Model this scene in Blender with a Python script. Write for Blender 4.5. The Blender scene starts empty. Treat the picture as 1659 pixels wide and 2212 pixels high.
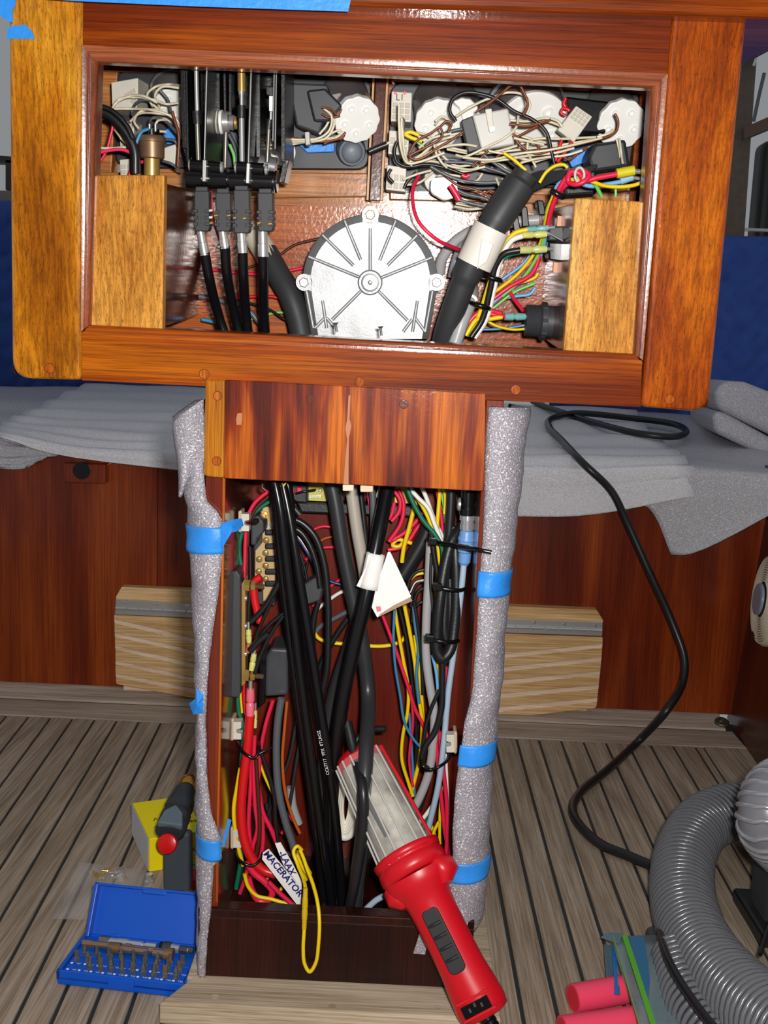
import bpy, math, random
from mathutils import Vector as V, Matrix
random.seed(7)
SC = bpy.context.scene
COL = SC.collection
# ------------------------------------------------------------------ camera
W, H, FPX = 1659.0, 2212.0, 2200.0
CAM_Z = 0.615
YAW, PITCH, ROLL = math.radians(0.75), math.radians(8.45), math.radians(2.33)
cam_d = bpy.data.cameras.new('camera'); cam = bpy.data.objects.new('camera', cam_d); COL.objects.link(cam)
cam_d.sensor_fit = 'VERTICAL'; cam_d.sensor_height = 36.0; cam_d.lens = 36.0 * FPX / H
cam_d.clip_start = 0.01; cam_d.clip_end = 50
CR = Matrix.Rotation(YAW, 3, 'Z') @ Matrix.Rotation(math.pi/2 - PITCH, 3, 'X') @ Matrix.Rotation(ROLL, 3, 'Z')
cam.matrix_world = Matrix.Translation((0, 0, CAM_Z)) @ CR.to_4x4()
SC.camera = cam
# ------------------------------------------------------------------ light
wd = bpy.data.worlds.new('world'); SC.world = wd; wd.use_nodes = True
wd.node_tree.nodes['Background'].inputs[0].default_value = (0.90, 0.95, 1.0, 1)
wd.node_tree.nodes['Background'].inputs[1].default_value = 0.27
fl = bpy.data.lights.new('camera_flash', 'AREA'); flo = bpy.data.objects.new('camera_flash', fl); COL.objects.link(flo)
fl.shape = 'RECTANGLE'; fl.size = 0.035; fl.size_y = 0.022; fl.energy = 10.6; fl.color = (1.0, 0.97, 0.93)
flo.location = (0.035, 0.0, CAM_Z + 0.035)
flo.rotation_euler = (math.radians(90 - 4), 0, math.radians(1))
SC.view_settings.view_transform = 'Standard'; SC.view_settings.look = 'None'
SC.view_settings.exposure = 0.0; SC.view_settings.gamma = 1.0; SC.view_settings.use_curve_mapping = False

# ------------------------------------------------------------------ pixel -> place
CAMP = V((0, 0, CAM_Z))
def ray(px, py):
    return CR @ V(((px - W/2)/FPX, -(py - H/2)/FPX, -1.0))
def hit(px, py, p0, n):
    d = ray(px, py); t = (p0 - CAMP).dot(n)/d.dot(n); return CAMP + d*t
def P(px, py, Y): return hit(px, py, V((0, Y, 0)), V((0, 1, 0)))
def G(px, py, z=0.0): return hit(px, py, V((0, 0, z)), V((0, 0, 1)))
TAU = math.radians(6.5)
PIN = V((0, math.cos(TAU), math.sin(TAU)))       # into the pod
PUP = V((0, -math.sin(TAU), math.cos(TAU)))      # up the pod face
PFACE = V((0, 0.88, 0.735))
def Q(px, py, d=0.0): return hit(px, py, PFACE + PIN*d, PIN)
def S(px, Y): return px*Y/FPX                     # pixel length -> metres at depth Y

# ------------------------------------------------------------------ mesh helper
class MB:
    def __init__(s): s.v = []; s.f = []; s.sm = []
    def add(s, vs, fs, smooth=False):
        o = len(s.v); s.v += [V(x) for x in vs]
        for f in fs: s.f.append([i + o for i in f]); s.sm.append(smooth)
        return s
    def prism(s, pts, vec):
        n = len(pts); pts = [V(p) for p in pts]; vec = V(vec)
        nn = V((0, 0, 0))
        for i in range(n): nn += (pts[i]-pts[0]).cross(pts[(i+1) % n]-pts[0])
        if nn.dot(vec) > 0: pts = pts[::-1]
        vs = pts + [p + vec for p in pts]
        fs = [list(range(n)), list(range(2*n-1, n-1, -1))]
        for i in range(n):
            j = (i+1) % n; fs.append([j, i, i+n, j+n])
        return s.add(vs, fs)
    def box(s, c, dx, dy, dz):
        """c centre; dx,dy,dz half-vectors"""
        c = V(c); dx = V(dx); dy = V(dy); dz = V(dz)
        return s.prism([c-dx-dy-dz, c+dx-dy-dz, c+dx+dy-dz, c-dx+dy-dz], dz*2)
    def abox(s, lo, hi):
        lo = V(lo); hi = V(hi); c = (lo+hi)/2; h = (hi-lo)/2
        return s.box(c, (h.x, 0, 0), (0, h.y, 0), (0, 0, h.z))
    def tube(s, pts, r, n=10, cap=True, closed=False):
        m = len(pts); rs = r if isinstance(r, (list, tuple)) else [r]*m
        t0 = (pts[1]-pts[0]).normalized()
        up = V((0, 0, 1)) if abs(t0.z) < .9 else V((1, 0, 0))
        nx = t0.cross(up).normalized(); vs = []; prev = t0
        for i in range(m):
            if closed: t = (pts[(i+1) % m]-pts[i-1]).normalized()
            else: t = (pts[min(i+1, m-1)]-pts[max(i-1, 0)])
            t = t.normalized() if t.length > 1e-9 else prev
            q = prev.rotation_difference(t); nx = (q @ nx); nx = (nx - t*nx.dot(t)).normalized(); prev = t
            b = t.cross(nx)
            for k in range(n):
                a = 2*math.pi*k/n; vs.append(pts[i] + (nx*math.cos(a) + b*math.sin(a))*rs[i])
        fs = []
        for i in range(m if closed else m-1):
            i2 = (i+1) % m
            for k in range(n):
                k2 = (k+1) % n; fs.append([i*n+k, i*n+k2, i2*n+k2, i2*n+k])
        s.add(vs, fs, True)
        if cap and not closed:
            s.add(vs[:n], [list(range(n))[::-1]]); s.add(vs[-n:], [list(range(n))])
        return s
    def cyl(s, a, b, r, n=20, r2=None):
        return s.tube([V(a), V(b)], [r, r if r2 is None else r2], n)
    def lathe(s, a, axis, prof, n=24):
        """prof: (distance along axis, radius)"""
        axis = V(axis).normalized(); a = V(a)
        x = axis.orthogonal().normalized(); y = axis.cross(x)
        # split the profile where it turns sharply so edges stay crisp
        segs = [[prof[0]]]
        for i in range(1, len(prof)):
            segs[-1].append(prof[i])
            if i < len(prof)-1:
                d1 = V((prof[i][0]-prof[i-1][0], prof[i][1]-prof[i-1][1], 0)); d2 = V((prof[i+1][0]-prof[i][0], prof[i+1][1]-prof[i][1], 0))
                if d1.length > 1e-9 and d2.length > 1e-9 and d1.angle(d2) > .7: segs.append([prof[i]])
        def ring(h, r): return [a + axis*h + (x*math.cos(2*math.pi*k/n)+y*math.sin(2*math.pi*k/n))*max(r, 1e-6) for k in range(n)]
        for sg in segs:
            vs = [p for (h, r) in sg for p in ring(h, r)]; fs = []
            for i in range(len(sg)-1):
                for k in range(n):
                    k2 = (k+1) % n; fs.append([i*n+k, i*n+k2, (i+1)*n+k2, (i+1)*n+k])
            s.add(vs, fs, n > 8)
        s.add(ring(*prof[0]), [list(range(n))[::-1]]); s.add(ring(*prof[-1]), [list(range(n))])
        return s
    def grid(s, rows, smooth=True):
        m = len(rows); n = len(rows[0]); vs = [p for r in rows for p in r]
        fs = [[i*n+k, i*n+k+1, (i+1)*n+k+1, (i+1)*n+k] for i in range(m-1) for k in range(n-1)]
        return s.add(vs, fs, smooth)

BASE = {}
def obj(name, mb, mat, parent=None, label=None, cat=None, group=None, kind=None, bevel=0, seg=2, solid=0, subsurf=0, sharp=False):
    me = bpy.data.meshes.new(name)
    if parent is not None: b = BASE[parent.name]
    else:
        lo = V([min(p[i] for p in mb.v) for i in range(3)]); hi = V([max(p[i] for p in mb.v) for i in range(3)])
        b = V(((lo.x+hi.x)/2, (lo.y+hi.y)/2, lo.z))
    me.from_pydata([tuple(p-b) for p in mb.v], [], mb.f); me.update()
    me.polygons.foreach_set('use_smooth', [bool(x) for x in mb.sm])
    me.materials.append(mat)
    o = bpy.data.objects.new(name, me); COL.objects.link(o); BASE[o.name] = b
    if parent is not None: o.parent = parent
    else: o.location = b
    if label: o['label'] = label
    if cat: o['category'] = cat
    if group: o['group'] = group
    if kind: o['kind'] = kind
    if solid:
        m = o.modifiers.new('solid', 'SOLIDIFY'); m.thickness = solid; m.offset = 0
    if bevel:
        m = o.modifiers.new('bevel', 'BEVEL'); m.width = bevel; m.segments = seg; m.limit_method = 'ANGLE'; m.angle_limit = math.radians(40); m.harden_normals = False
    if subsurf:
        m = o.modifiers.new('sub', 'SUBSURF'); m.levels = subsurf; m.render_levels = subsurf
    return o
def thing(name, label, cat, base, group=None, kind=None):
    o = bpy.data.objects.new(name, None); COL.objects.link(o); o.location = V(base); BASE[o.name] = V(base)
    o.empty_display_size = .02
    o['label'] = label
    if cat: o['category'] = cat
    if group: o['group'] = group
    if kind: o['kind'] = kind
    return o
def spline(pts, sub=8, closed=False):
    """centripetal-ish Catmull-Rom through pts"""
    pts = [V(p) for p in pts]; n = len(pts)
    if n < 3 and not closed: return [pts[0].lerp(pts[1], i/sub) for i in range(sub+1)]
    out = []
    rng = range(n) if closed else range(n-1)
    for i in rng:
        p1 = pts[i]; p2 = pts[(i+1) % n]
        p0 = pts[i-1] if (i > 0 or closed) else p1*2-p2
        p3 = pts[(i+2) % n] if (i+2 < n or closed) else p2*2-p1
        d1 = max((p1-p0).length, 1e-6)**.5; d2 = max((p2-p1).length, 1e-6)**.5; d3 = max((p3-p2).length, 1e-6)**.5
        m1 = ((p1-p0)/d1 - (p2-p0)/(d1+d2) + (p2-p1)/d2)*d2
        m2 = ((p2-p1)/d2 - (p3-p1)/(d2+d3) + (p3-p2)/d3)*d2
        for k in range(sub):
            t = k/sub; t2 = t*t; t3 = t2*t
            out.append(p1*(2*t3-3*t2+1) + m1*(t3-2*t2+t) + p2*(-2*t3+3*t2) + m2*(t3-t2))
    if not closed: out.append(pts[-1])
    return out

# ------------------------------------------------------------------ materials
def lin(c):
    c = c/255.0
    return c/12.92 if c <= .04045 else ((c+.055)/1.055)**2.4
def C(r, g, b): return (lin(r), lin(g), lin(b), 1)
MATS = {}
def _new(name):
    m = bpy.data.materials.new(name); m.use_nodes = True
    nt = m.node_tree; b = nt.nodes['Principled BSDF']; return m, nt, b
def setn(b, **k):
    for a, v in k.items(): b.inputs[a.replace('_', ' ')].default_value = v
def plain(name, col, rough=.4, metal=0.0, coat=0.0, spec=.5, bump=0.0, bscale=400, vary=0.0, vscale=60, trans=0.0, alpha=1.0):
    if name in MATS: return MATS[name]
    m, nt, b = _new(name); N = nt.nodes; L = nt.links
    b.inputs['Base Color'].default_value = col; b.inputs['Roughness'].default_value = rough
    b.inputs['Metallic'].default_value = metal; b.inputs['Coat Weight'].default_value = coat; b.inputs['Coat Roughness'].default_value = .08
    b.inputs['Specular IOR Level'].default_value = spec; b.inputs['Transmission Weight'].default_value = trans; b.inputs['Alpha'].default_value = alpha
    tc = N.new('ShaderNodeTexCoord')
    if vary:
        n1 = N.new('ShaderNodeTexNoise'); n1.inputs['Scale'].default_value = vscale; n1.inputs['Detail'].default_value = 6
        L.new(tc.outputs['Object'], n1.inputs['Vector'])
        mx = N.new('ShaderNodeMix'); mx.data_type = 'RGBA'; mx.blend_type = 'MULTIPLY'; mx.inputs[0].default_value = 1
        rp = N.new('ShaderNodeValToRGB'); rp.color_ramp.elements[0].position = .3; rp.color_ramp.elements[1].position = .7
        k = 1-vary; rp.color_ramp.elements[0].color = (k, k, k, 1); rp.color_ramp.elements[1].color = (1, 1, 1, 1)
        L.new(n1.outputs['Fac'], rp.inputs[0]); mx.inputs[6].default_value = col; L.new(rp.outputs[0], mx.inputs[7]); L.new(mx.outputs[2], b.inputs['Base Color'])
    if bump:
        n2 = N.new('ShaderNodeTexNoise'); n2.inputs['Scale'].default_value = bscale; n2.inputs['Detail'].default_value = 4
        L.new(tc.outputs['Object'], n2.inputs['Vector'])
        bp = N.new('ShaderNodeBump'); bp.inputs['Strength'].default_value = bump; bp.inputs['Distance'].default_value = .002
        L.new(n2.outputs['Fac'], bp.inputs['Height']); L.new(bp.outputs['Normal'], b.inputs['Normal'])
    MATS[name] = m; return m
def wood(name, dark, mid, light, axis='Z', band=22, coat=1.0, crough=.06, rough=.45, grain=.55, pore=.5, wobble=.0015, contrast=.22, peel=.06, fine=2000):
    """varnished timber, grain along axis; colour, grain and orange-peel only"""
    if name in MATS: return MATS[name]
    m, nt, b = _new(name); N = nt.nodes; L = nt.links
    tc = N.new('ShaderNodeTexCoord'); oi = N.new('ShaderNodeObjectInfo')
    ofs = N.new('ShaderNodeVectorMath'); ofs.operation = 'SCALE'; ofs.inputs[0].default_value = (3.1, 4.7, 5.3); L.new(oi.outputs['Random'], ofs.inputs['Scale'])
    add = N.new('ShaderNodeVectorMath'); L.new(tc.outputs['Object'], add.inputs[0]); L.new(ofs.outputs[0], add.inputs[1])
    def mapped(across, along):
        mp = N.new('ShaderNodeMapping'); sc = [across]*3; sc['XYZ'.index(axis)] = along
        mp.inputs['Scale'].default_value = sc; L.new(add.outputs[0], mp.inputs['Vector']); return mp
    def noise(mp, det=3, dist=0, rg=.5):
        n = N.new('ShaderNodeTexNoise'); n.inputs['Scale'].default_value = 1; n.inputs['Detail'].default_value = det; n.inputs['Distortion'].default_value = dist; n.inputs['Roughness'].default_value = rg
        L.new(mp.outputs[0], n.inputs['Vector']); return n
    n1 = noise(mapped(band, band*.09), 3, .4)
    rp = N.new('ShaderNodeValToRGB'); e = rp.color_ramp.elements
    e[0].position = .5-contrast; e[0].color = dark; e[1].position = .5+contrast; e[1].color = light
    k = e.new(.5); k.color = mid
    L.new(n1.outputs['Fac'], rp.inputs[0])
    n2 = noise(mapped(fine*.22, fine*.0035), 4, .3, .6)
    r2 = N.new('ShaderNodeValToRGB'); r2.color_ramp.elements[0].position = .38; r2.color_ramp.elements[1].position = .60
    g = 1-grain*.8; r2.color_ramp.elements[0].color = (g, g*.93, g*.85, 1); r2.color_ramp.elements[1].color = (1, 1, 1, 1)
    L.new(n2.outputs['Fac'], r2.inputs[0])
    mx = N.new('ShaderNodeMix'); mx.data_type = 'RGBA'; mx.blend_type = 'MULTIPLY'; mx.inputs[0].default_value = 1
    L.new(rp.outputs[0], mx.inputs[6]); L.new(r2.outputs[0], mx.inputs[7])
    n3 = noise(mapped(fine, fine*.011), 2, 0, .5)
    r3 = N.new('ShaderNodeValToRGB'); r3.color_ramp.elements[0].position = .33; r3.color_ramp.elements[1].position = .42
    p = 1-pore; r3.color_ramp.elements[0].color = (p, p*.8, p*.7, 1); r3.color_ramp.elements[1].color = (1, 1, 1, 1)
    L.new(n3.outputs['Fac'], r3.inputs[0])
    mx2 = N.new('ShaderNodeMix'); mx2.data_type = 'RGBA'; mx2.blend_type = 'MULTIPLY'; mx2.inputs[0].default_value = 1
    L.new(mx.outputs[2], mx2.inputs[6]); L.new(r3.outputs[0], mx2.inputs[7]); L.new(mx2.outputs[2], b.inputs['Base Color'])
    b.inputs['Roughness'].default_value = rough; b.inputs['Coat Weight'].default_value = coat; b.inputs['Coat Roughness'].default_value = crough
    b.inputs['Specular IOR Level'].default_value = .12
    if peel:
        n4 = N.new('ShaderNodeTexNoise'); n4.inputs['Scale'].default_value = 260; n4.inputs['Detail'].default_value = 3
        L.new(tc.outputs['Object'], n4.inputs['Vector'])
        bp = N.new('ShaderNodeBump'); bp.inputs['Strength'].default_value = peel; bp.inputs['Distance'].default_value = .002
        L.new(n4.outputs['Fac'], bp.inputs['Height']); L.new(bp.outputs['Normal'], b.inputs['Coat Normal'])
        bp2 = N.new('ShaderNodeBump'); bp2.inputs['Strength'].default_value = .15; bp2.inputs['Distance'].default_value = .0005
        L.new(n3.outputs['Fac'], bp2.inputs['Height']); L.new(bp2.outputs['Normal'], b.inputs['Normal'])
    MATS[name] = m; return m
def foam_mat(name, col):
    if name in MATS: return MATS[name]
    m, nt, b = _new(name); N = nt.nodes; L = nt.links
    tc = N.new('ShaderNodeTexCoord')
    n = N.new('ShaderNodeTexNoise'); n.inputs['Scale'].default_value = 620; n.inputs['Detail'].default_value = 1; L.new(tc.outputs['Object'], n.inputs['Vector'])
    rp = N.new('ShaderNodeValToRGB'); e = rp.color_ramp.elements
    e[0].position = .32; e[0].color = tuple(c*.74 for c in col[:3]) + (1,); e[1].position = .60; e[1].color = col
    k = e.new(.72); k.color = (.85, .85, .88, 1)  # near-white specks: the foam's sparkle put into its colour
    L.new(n.outputs['Fac'], rp.inputs[0]); L.new(rp.outputs[0], b.inputs['Base Color'])
    b.inputs['Roughness'].default_value = .42; b.inputs['Specular IOR Level'].default_value = .6
    b.inputs['Subsurface Weight'].default_value = 0
    v = N.new('ShaderNodeTexVoronoi'); v.inputs['Scale'].default_value = 700; L.new(tc.outputs['Object'], v.inputs['Vector'])
    bp = N.new('ShaderNodeBump'); bp.inputs['Strength'].default_value = .55; bp.inputs['Distance'].default_value = .001
    L.new(v.outputs['Distance'], bp.inputs['Height']); L.new(bp.outputs['Normal'], b.inputs['Normal'])
    MATS[name] = m; return m
M_STILE = wood('golden_mahogany_upright', C(150, 80, 2), C(204, 126, 18), C(230, 160, 44), 'Z', band=30)
M_STILE2 = wood('orange_mahogany_upright', C(120, 42, 0), C(168, 74, 0), C(204, 110, 6), 'Z', band=26)
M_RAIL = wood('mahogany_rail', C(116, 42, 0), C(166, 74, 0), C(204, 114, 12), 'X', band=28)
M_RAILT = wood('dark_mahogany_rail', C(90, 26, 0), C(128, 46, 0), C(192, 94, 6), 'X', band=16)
M_RAILG = wood('mahogany_rail_gloss', C(116, 42, 0), C(166, 74, 0), C(204, 114, 12), 'X', band=28, peel=.05, crough=.16)
M_LIP = wood('mahogany_lip', C(124, 60, 34), C(156, 80, 44), C(178, 100, 56), 'X', band=30, peel=.06, crough=.2)
M_LIPV = wood('mahogany_lip_upright', C(124, 60, 34), C(156, 80, 44), C(178, 100, 56), 'Z', band=30, peel=.06, crough=.24)
M_CORNER = wood('straw_mahogany', C(188, 116, 34), C(220, 154, 62), C(240, 182, 94), 'Z', band=36, coat=.5, crough=.2, pore=.6)
M_RIBBON = wood('ribbon_mahogany', C(86, 18, 0), C(140, 46, 2), C(206, 106, 12), 'Z', band=52, contrast=.13, grain=.5, pore=.35)
M_RED = wood('red_mahogany', C(92, 26, 10), C(118, 40, 14), C(138, 54, 20), 'Z', band=24, grain=.35, pore=.25, crough=.09)
M_REDIN = wood('red_mahogany_inside', C(96, 26, 14), C(112, 34, 18), C(126, 44, 24), 'Z', band=14, grain=.25, pore=.25, crough=.2, coat=.5)
M_BACK = wood('mahogany_back', C(148, 62, 18), C(184, 92, 32), C(204, 118, 52), 'X', band=18, peel=.14, crough=.19)
M_REVEAL = wood('mahogany_reveal', C(70, 30, 22), C(92, 42, 30), C(112, 56, 38), 'Z', band=24, peel=.06, crough=.14)
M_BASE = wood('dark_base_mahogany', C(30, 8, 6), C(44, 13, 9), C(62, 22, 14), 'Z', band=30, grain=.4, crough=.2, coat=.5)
M_BENCH = wood('bench_mahogany', C(92, 28, 8), C(128, 46, 12), C(168, 76, 22), 'Z', band=13, contrast=.16, grain=.4, pore=.3, crough=.16, coat=.6)
M_BENCHD = wood('bench_mahogany_dark', C(60, 20, 10), C(80, 28, 14), C(98, 38, 18), 'Z', band=14, grain=.4, pore=.3, crough=.2, coat=.5)
M_BATTEN = wood('pale_batten', C(170, 98, 40), C(196, 126, 66), C(214, 150, 90), 'X', band=26, coat=.6, crough=.2)
M_TEAK = wood('weathered_teak', C(152, 136, 120), C(172, 155, 138), C(184, 168, 151), 'Y', band=60, coat=0, rough=.7, grain=.45, pore=.25, peel=0)
M_TEAKX = wood('weathered_teak_margin', C(168, 154, 140), C(188, 174, 160), C(202, 188, 174), 'X', band=40, coat=0, rough=.7, grain=.4, pore=.2, peel=0)
M_PLINTH = wood('bleached_teak', C(176, 160, 138), C(200, 184, 160), C(214, 200, 176), 'X', band=40, coat=0, rough=.65, grain=.4, pore=.25, peel=0)
M_OAK = wood('pale_oak', C(212, 168, 112), C(232, 192, 138), C(242, 208, 160), 'X', band=34, coat=.2, crough=.3, grain=.4, pore=.3, peel=0)
M_MAPLE = wood('maple_inlay', C(236, 210, 182), C(244, 222, 198), C(248, 230, 210), 'X', band=34, coat=.2, crough=.3, grain=.25, pore=.1, peel=0)
M_PLUG = wood('plug_end', C(150, 66, 10), C(186, 92, 18), C(206, 118, 30), 'Z', band=60)
M_CAULK = plain('black_caulk', C(40, 44, 46), .6)
M_FOAM = foam_mat('packing_foam', C(162, 157, 166))
M_FOAMB = foam_mat('packing_foam_sheet', C(228, 226, 232))
M_FOAM2 = foam_mat('packing_foam_grey', C(186, 184, 192))
M_TAPE = plain('blue_masking_tape', C(48, 150, 246), .45, bump=.25, bscale=220, vary=.12, vscale=90)
M_BLACK = plain('black_rubber', C(26, 27, 30), .42, bump=.1, bscale=500)
M_GLOSSK = plain('gloss_black', C(14, 14, 16), .22)
M_CABLEK = plain('black_cable', C(15, 15, 18), .25)
M_CABLEG = plain('charcoal_cable', C(50, 51, 54), .5)
M_DKGREY = plain('dark_grey_plastic', C(56, 58, 62), .5)
M_PANELK = plain('black_panel', C(38, 40, 48), .45)
M_WHITE = plain('white_plastic', C(246, 246, 242), .4)
M_NYLON = plain('cream_nylon', C(216, 210, 196), .45, vary=.1)
M_NYLONT = plain('clear_nylon', C(196, 194, 188), .35, alpha=.92)
M_STEEL = plain('steel', C(196, 196, 194), .32, metal=.65)
M_DSTEEL = plain('dark_steel', C(132, 128, 120), .35, metal=.6, vary=.2)
M_CHROME = plain('chrome', C(220, 220, 224), .2, metal=.75)
M_BRASS = plain('brass', C(212, 170, 96), .32, metal=.6, vary=.2)
M_OLDBRASS = plain('old_brass', C(150, 118, 90), .42, metal=.55, vary=.3)
M_ALU = plain('cast_aluminium', C(180, 182, 184), .46, metal=.5, bump=.08, bscale=500, vary=.3, vscale=45)
M_ALUD = plain('cast_aluminium_edge', C(150, 152, 156), .4, metal=.3, bump=.1, bscale=500)
M_REDP = plain('red_plastic', C(206, 14, 32), .35)
M_BLUEP = plain('blue_plastic', C(0, 84, 200), .4)
M_QUILT = plain('blue_quilt', C(46, 82, 164), .85, vary=.25, vscale=25)
WC = dict(red=C(226, 34, 72), pink=C(236, 60, 100), bred=C(214, 24, 30), yellow=C(238, 204, 14), green=C(16, 110, 82), lgreen=C(120, 200, 100),
          blue=C(60, 130, 176), lblue=C(110, 178, 228), white=C(238, 236, 230), cream=C(224, 214, 186), brown=C(120, 58, 22), dbrown=C(76, 36, 22),
          black=C(28, 28, 31), grey=C(140, 142, 146), dgrey=C(88, 92, 98), orange=C(190, 92, 30), bluegrey=C(164, 186, 208), navy=C(40, 50, 110), lgrey=C(168, 168, 170), beige=C(180, 172, 160), charcoal=C(48, 49, 52))
def wm(c): return plain('insulation_'+c, WC[c], .36)
def wire(label, col, w, pts, name='wire', cat='wire', group=None, parent=None, n=8, sub=7, mat=None):
    ps = [p if isinstance(p, V) else P(*p) for p in pts]
    r = w/2*sum((p-CAMP).length for p in ps)/len(ps)/FPX*.985
    mb = MB().tube(spline(ps, sub), r, n)
    if parent is not None: return obj(name, mb, mat or wm(col), parent, label=label)
    return obj(name, mb, mat or wm(col), None, label, cat, group)
def text_mb(s, size, o, xd, yd, ext=.0, bold=0.0):
    cu = bpy.data.curves.new('txt', 'FONT'); cu.body = s; cu.size = size; cu.align_x = 'CENTER'; cu.align_y = 'CENTER'; cu.resolution_u = 2; cu.extrude = ext; cu.offset = bold
    t = bpy.data.objects.new('txt', cu); COL.objects.link(t); bpy.context.view_layer.update()
    dg = bpy.context.evaluated_depsgraph_get(); me = bpy.data.meshes.new_from_object(t.evaluated_get(dg))
    xd = V(xd).normalized(); yd = V(yd).normalized(); zd = xd.cross(yd)
    mb = MB(); mb.add([V(o)+xd*v.co.x+yd*v.co.y+zd*v.co.z for v in me.vertices], [list(p.vertices) for p in me.polygons])
    bpy.data.objects.remove(t); bpy.data.curves.remove(cu); bpy.data.meshes.remove(me)
    return mb
XA, YA, ZA = V((1, 0, 0)), V((0, 1, 0)), V((0, 0, 1))
def qpoly(px, d): return [Q(x, y, d) for x, y in px]
def ppoly(px, Y): return [P(x, y, Y) for x, y in px]
def rounded(poly, r, n=4, only=None):
    """round the corners of a 3-D planar polygon"""
    out = []; m = len(poly)
    for i, p in enumerate(poly):
        if only is not None and i not in only: out.append(p); continue
        a = poly[i-1]-p; b = poly[(i+1) % m]-p; rr = min(r, a.length*.45, b.length*.45)
        a = a.normalized()*rr; b = b.normalized()*rr
        for k in range(n+1):
            t = k/n; out.append(p + a*(1-t)**2 + b*t**2)
    return out
# ================================================================== SETTING
YB = 1.759          # bench front
# floor: caulk bed with laid planks
fb = MB().abox((-1.2, .25, -.03), (.62, 1.76, -.003))
floor = obj('floor', fb, M_CAULK, None, 'teak laid deck floor with black caulked seams', None, None, 'structure')
CA = .0042
def seam_x(k, Y):
    x0 = -.343 + .0372*k
    return x0 + (.017-.12*x0)*(1.62-Y)
for k in range(-22, 24):
    rows = []
    for Y in (.27, .7, 1.15, 1.631):
        rows.append((seam_x(k, Y)+CA/2, min(seam_x(k+1, Y)-CA/2, .524 + .046*(Y-1.62)), Y))
    if rows[-1][1] - rows[-1][0] < .006: continue
    vs = []; fs = []
    for (a, b, Y) in rows: vs += [(a, Y, 0), (b, Y, 0), (a, Y, -.006), (b, Y, -.006)]
    for i in range(3):
        o = i*4; fs += [[o, o+1, o+5, o+4], [o, o+4, o+6, o+2], [o+1, o+3, o+7, o+5]]
    fs += [[0, 2, 3, 1], [12, 13, 15, 14]]
    obj('plank', MB().add(vs, fs), M_TEAK, floor, bevel=.0006, seg=1)
obj('margin_board', MB().prism([V((-1.1, 1.636, -.006)), V((.60, 1.636, -.006)), V((.60, 1.712, -.006)), V((-1.1, 1.712, -.006))], (0, 0, .006)), M_TEAKX, floor, bevel=.0006, seg=1)
obj('side_margin_board', MB().prism([V((.5285, 1.633, -.006)), V((.60, 1.633, -.006)), V((.55, .25, -.006)), V((.465, .25, -.006))], (0, 0, .006)), M_TEAK, floor, bevel=.0006, seg=1)
# cove moulding at the foot of the bench
cv = MB(); prof = [(0, 0), (.046, 0), (.046, .016), (.04, .015), (.02, .006), (.004, .003)]
cv.prism([V((-1.1, 1.759-.046+a, b)) for a, b in prof], (1.69, 0, 0))
obj('trim_1', cv, M_TEAKX, None, 'weathered teak cove moulding along the bench foot', None, None, 'structure', bevel=.001)
pl = G(1560, 1580, .016)
gm = MB().lathe(V((.588, 1.735, .004)), (0, -.35, 1), [(0, .013), (.006, .013), (.008, .011), (.008, .007), (.003, .006)], 24)
obj('deck_drain', gm, plain('dull_bronze', C(96, 92, 84), .45, metal=.7), None, 'small round deck fitting in the far right floor corner', 'drain')

# bench: front panel, seat board, side
bt = .447
bench = thing('bench_seat', 'varnished mahogany bench behind the pedestal, seat covered with foam sheets', 'bench', (0, 1.8, 0))
pn = [V((-1.15, YB, .014)), V((-.505, YB, .014)), V((-.505, YB, bt-.012)), V((-1.15, YB, bt-.012))]
xs = [-1.15, -.42, -.3, .02, .72]
for a, b in zip(xs[:-1], xs[1:]):
    obj('front_panel', MB().abox((a+.0004, YB, .014), (b-.0004, YB+.018, bt-.012)), M_BENCH, bench, bevel=.0008, seg=1)
obj('seat_board', MB().prism([V((-1.15, YB-.01, bt-.012)), V((.95, YB-.01, bt-.012)), V((.95, 2.5, bt+.065)), V((-1.15, 2.5, bt+.065))], (0, 0, .010)), M_BENCHD, bench)
# finger-pull block under the seat edge
c = P(180, 1016, YB)
lb = MB(); o3 = [P(136, 1000, YB-.022), P(228, 1003, YB-.022), P(228, 1045, YB-.022), P(138, 1043, YB-.022)]
lb.prism(o3, (0, .022, 0)); blk = obj('catch_block', lb, M_BENCH, bench, bevel=.002)
obj('finger_hole', MB().cyl(P(176, 1017, YB-.0226), P(176, 1017, YB-.0226)+YA*.004, S(19, YB), 24), M_GLOSSK, blk)
# chain-like row of varnish beads seen as small bright marks on the panel
# right side wall
A0 = V((.612, 1.78, 0)); A1 = V((.575, 1.35, 0)); A2 = V((.50, .5, 0))
lean = V((.035, 0, .45))
wr = MB().prism([A0, A2, A2+lean, A0+lean], (.02, 0, 0))
obj('wall_right', wr, M_BENCHD, None, 'dark mahogany side panel at the right of the cockpit', None, None, 'structure')
sidetop = MB().prism([A0+lean+V((-.01, 0, 0)), A2+lean+V((-.01, 0, 0)), A2+lean+V((.6, 0, .02)), A0+lean+V((.6, 0, .02))], (0, 0, .012))
obj('trim_2', sidetop, M_BENCHD, None, 'mahogany top board of the right side panel', None, None, 'structure')
# added dark bulkhead, unseen behind the camera, keeps grey sky out of varnish reflections
obj('wall_front_added', MB().abox((-1.25, -.85, 0), (1.25, -.82, 1.9)), M_BENCHD, None, 'added unseen mahogany bulkhead behind the camera, darkening the varnish reflections', None, None, 'structure')
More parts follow.
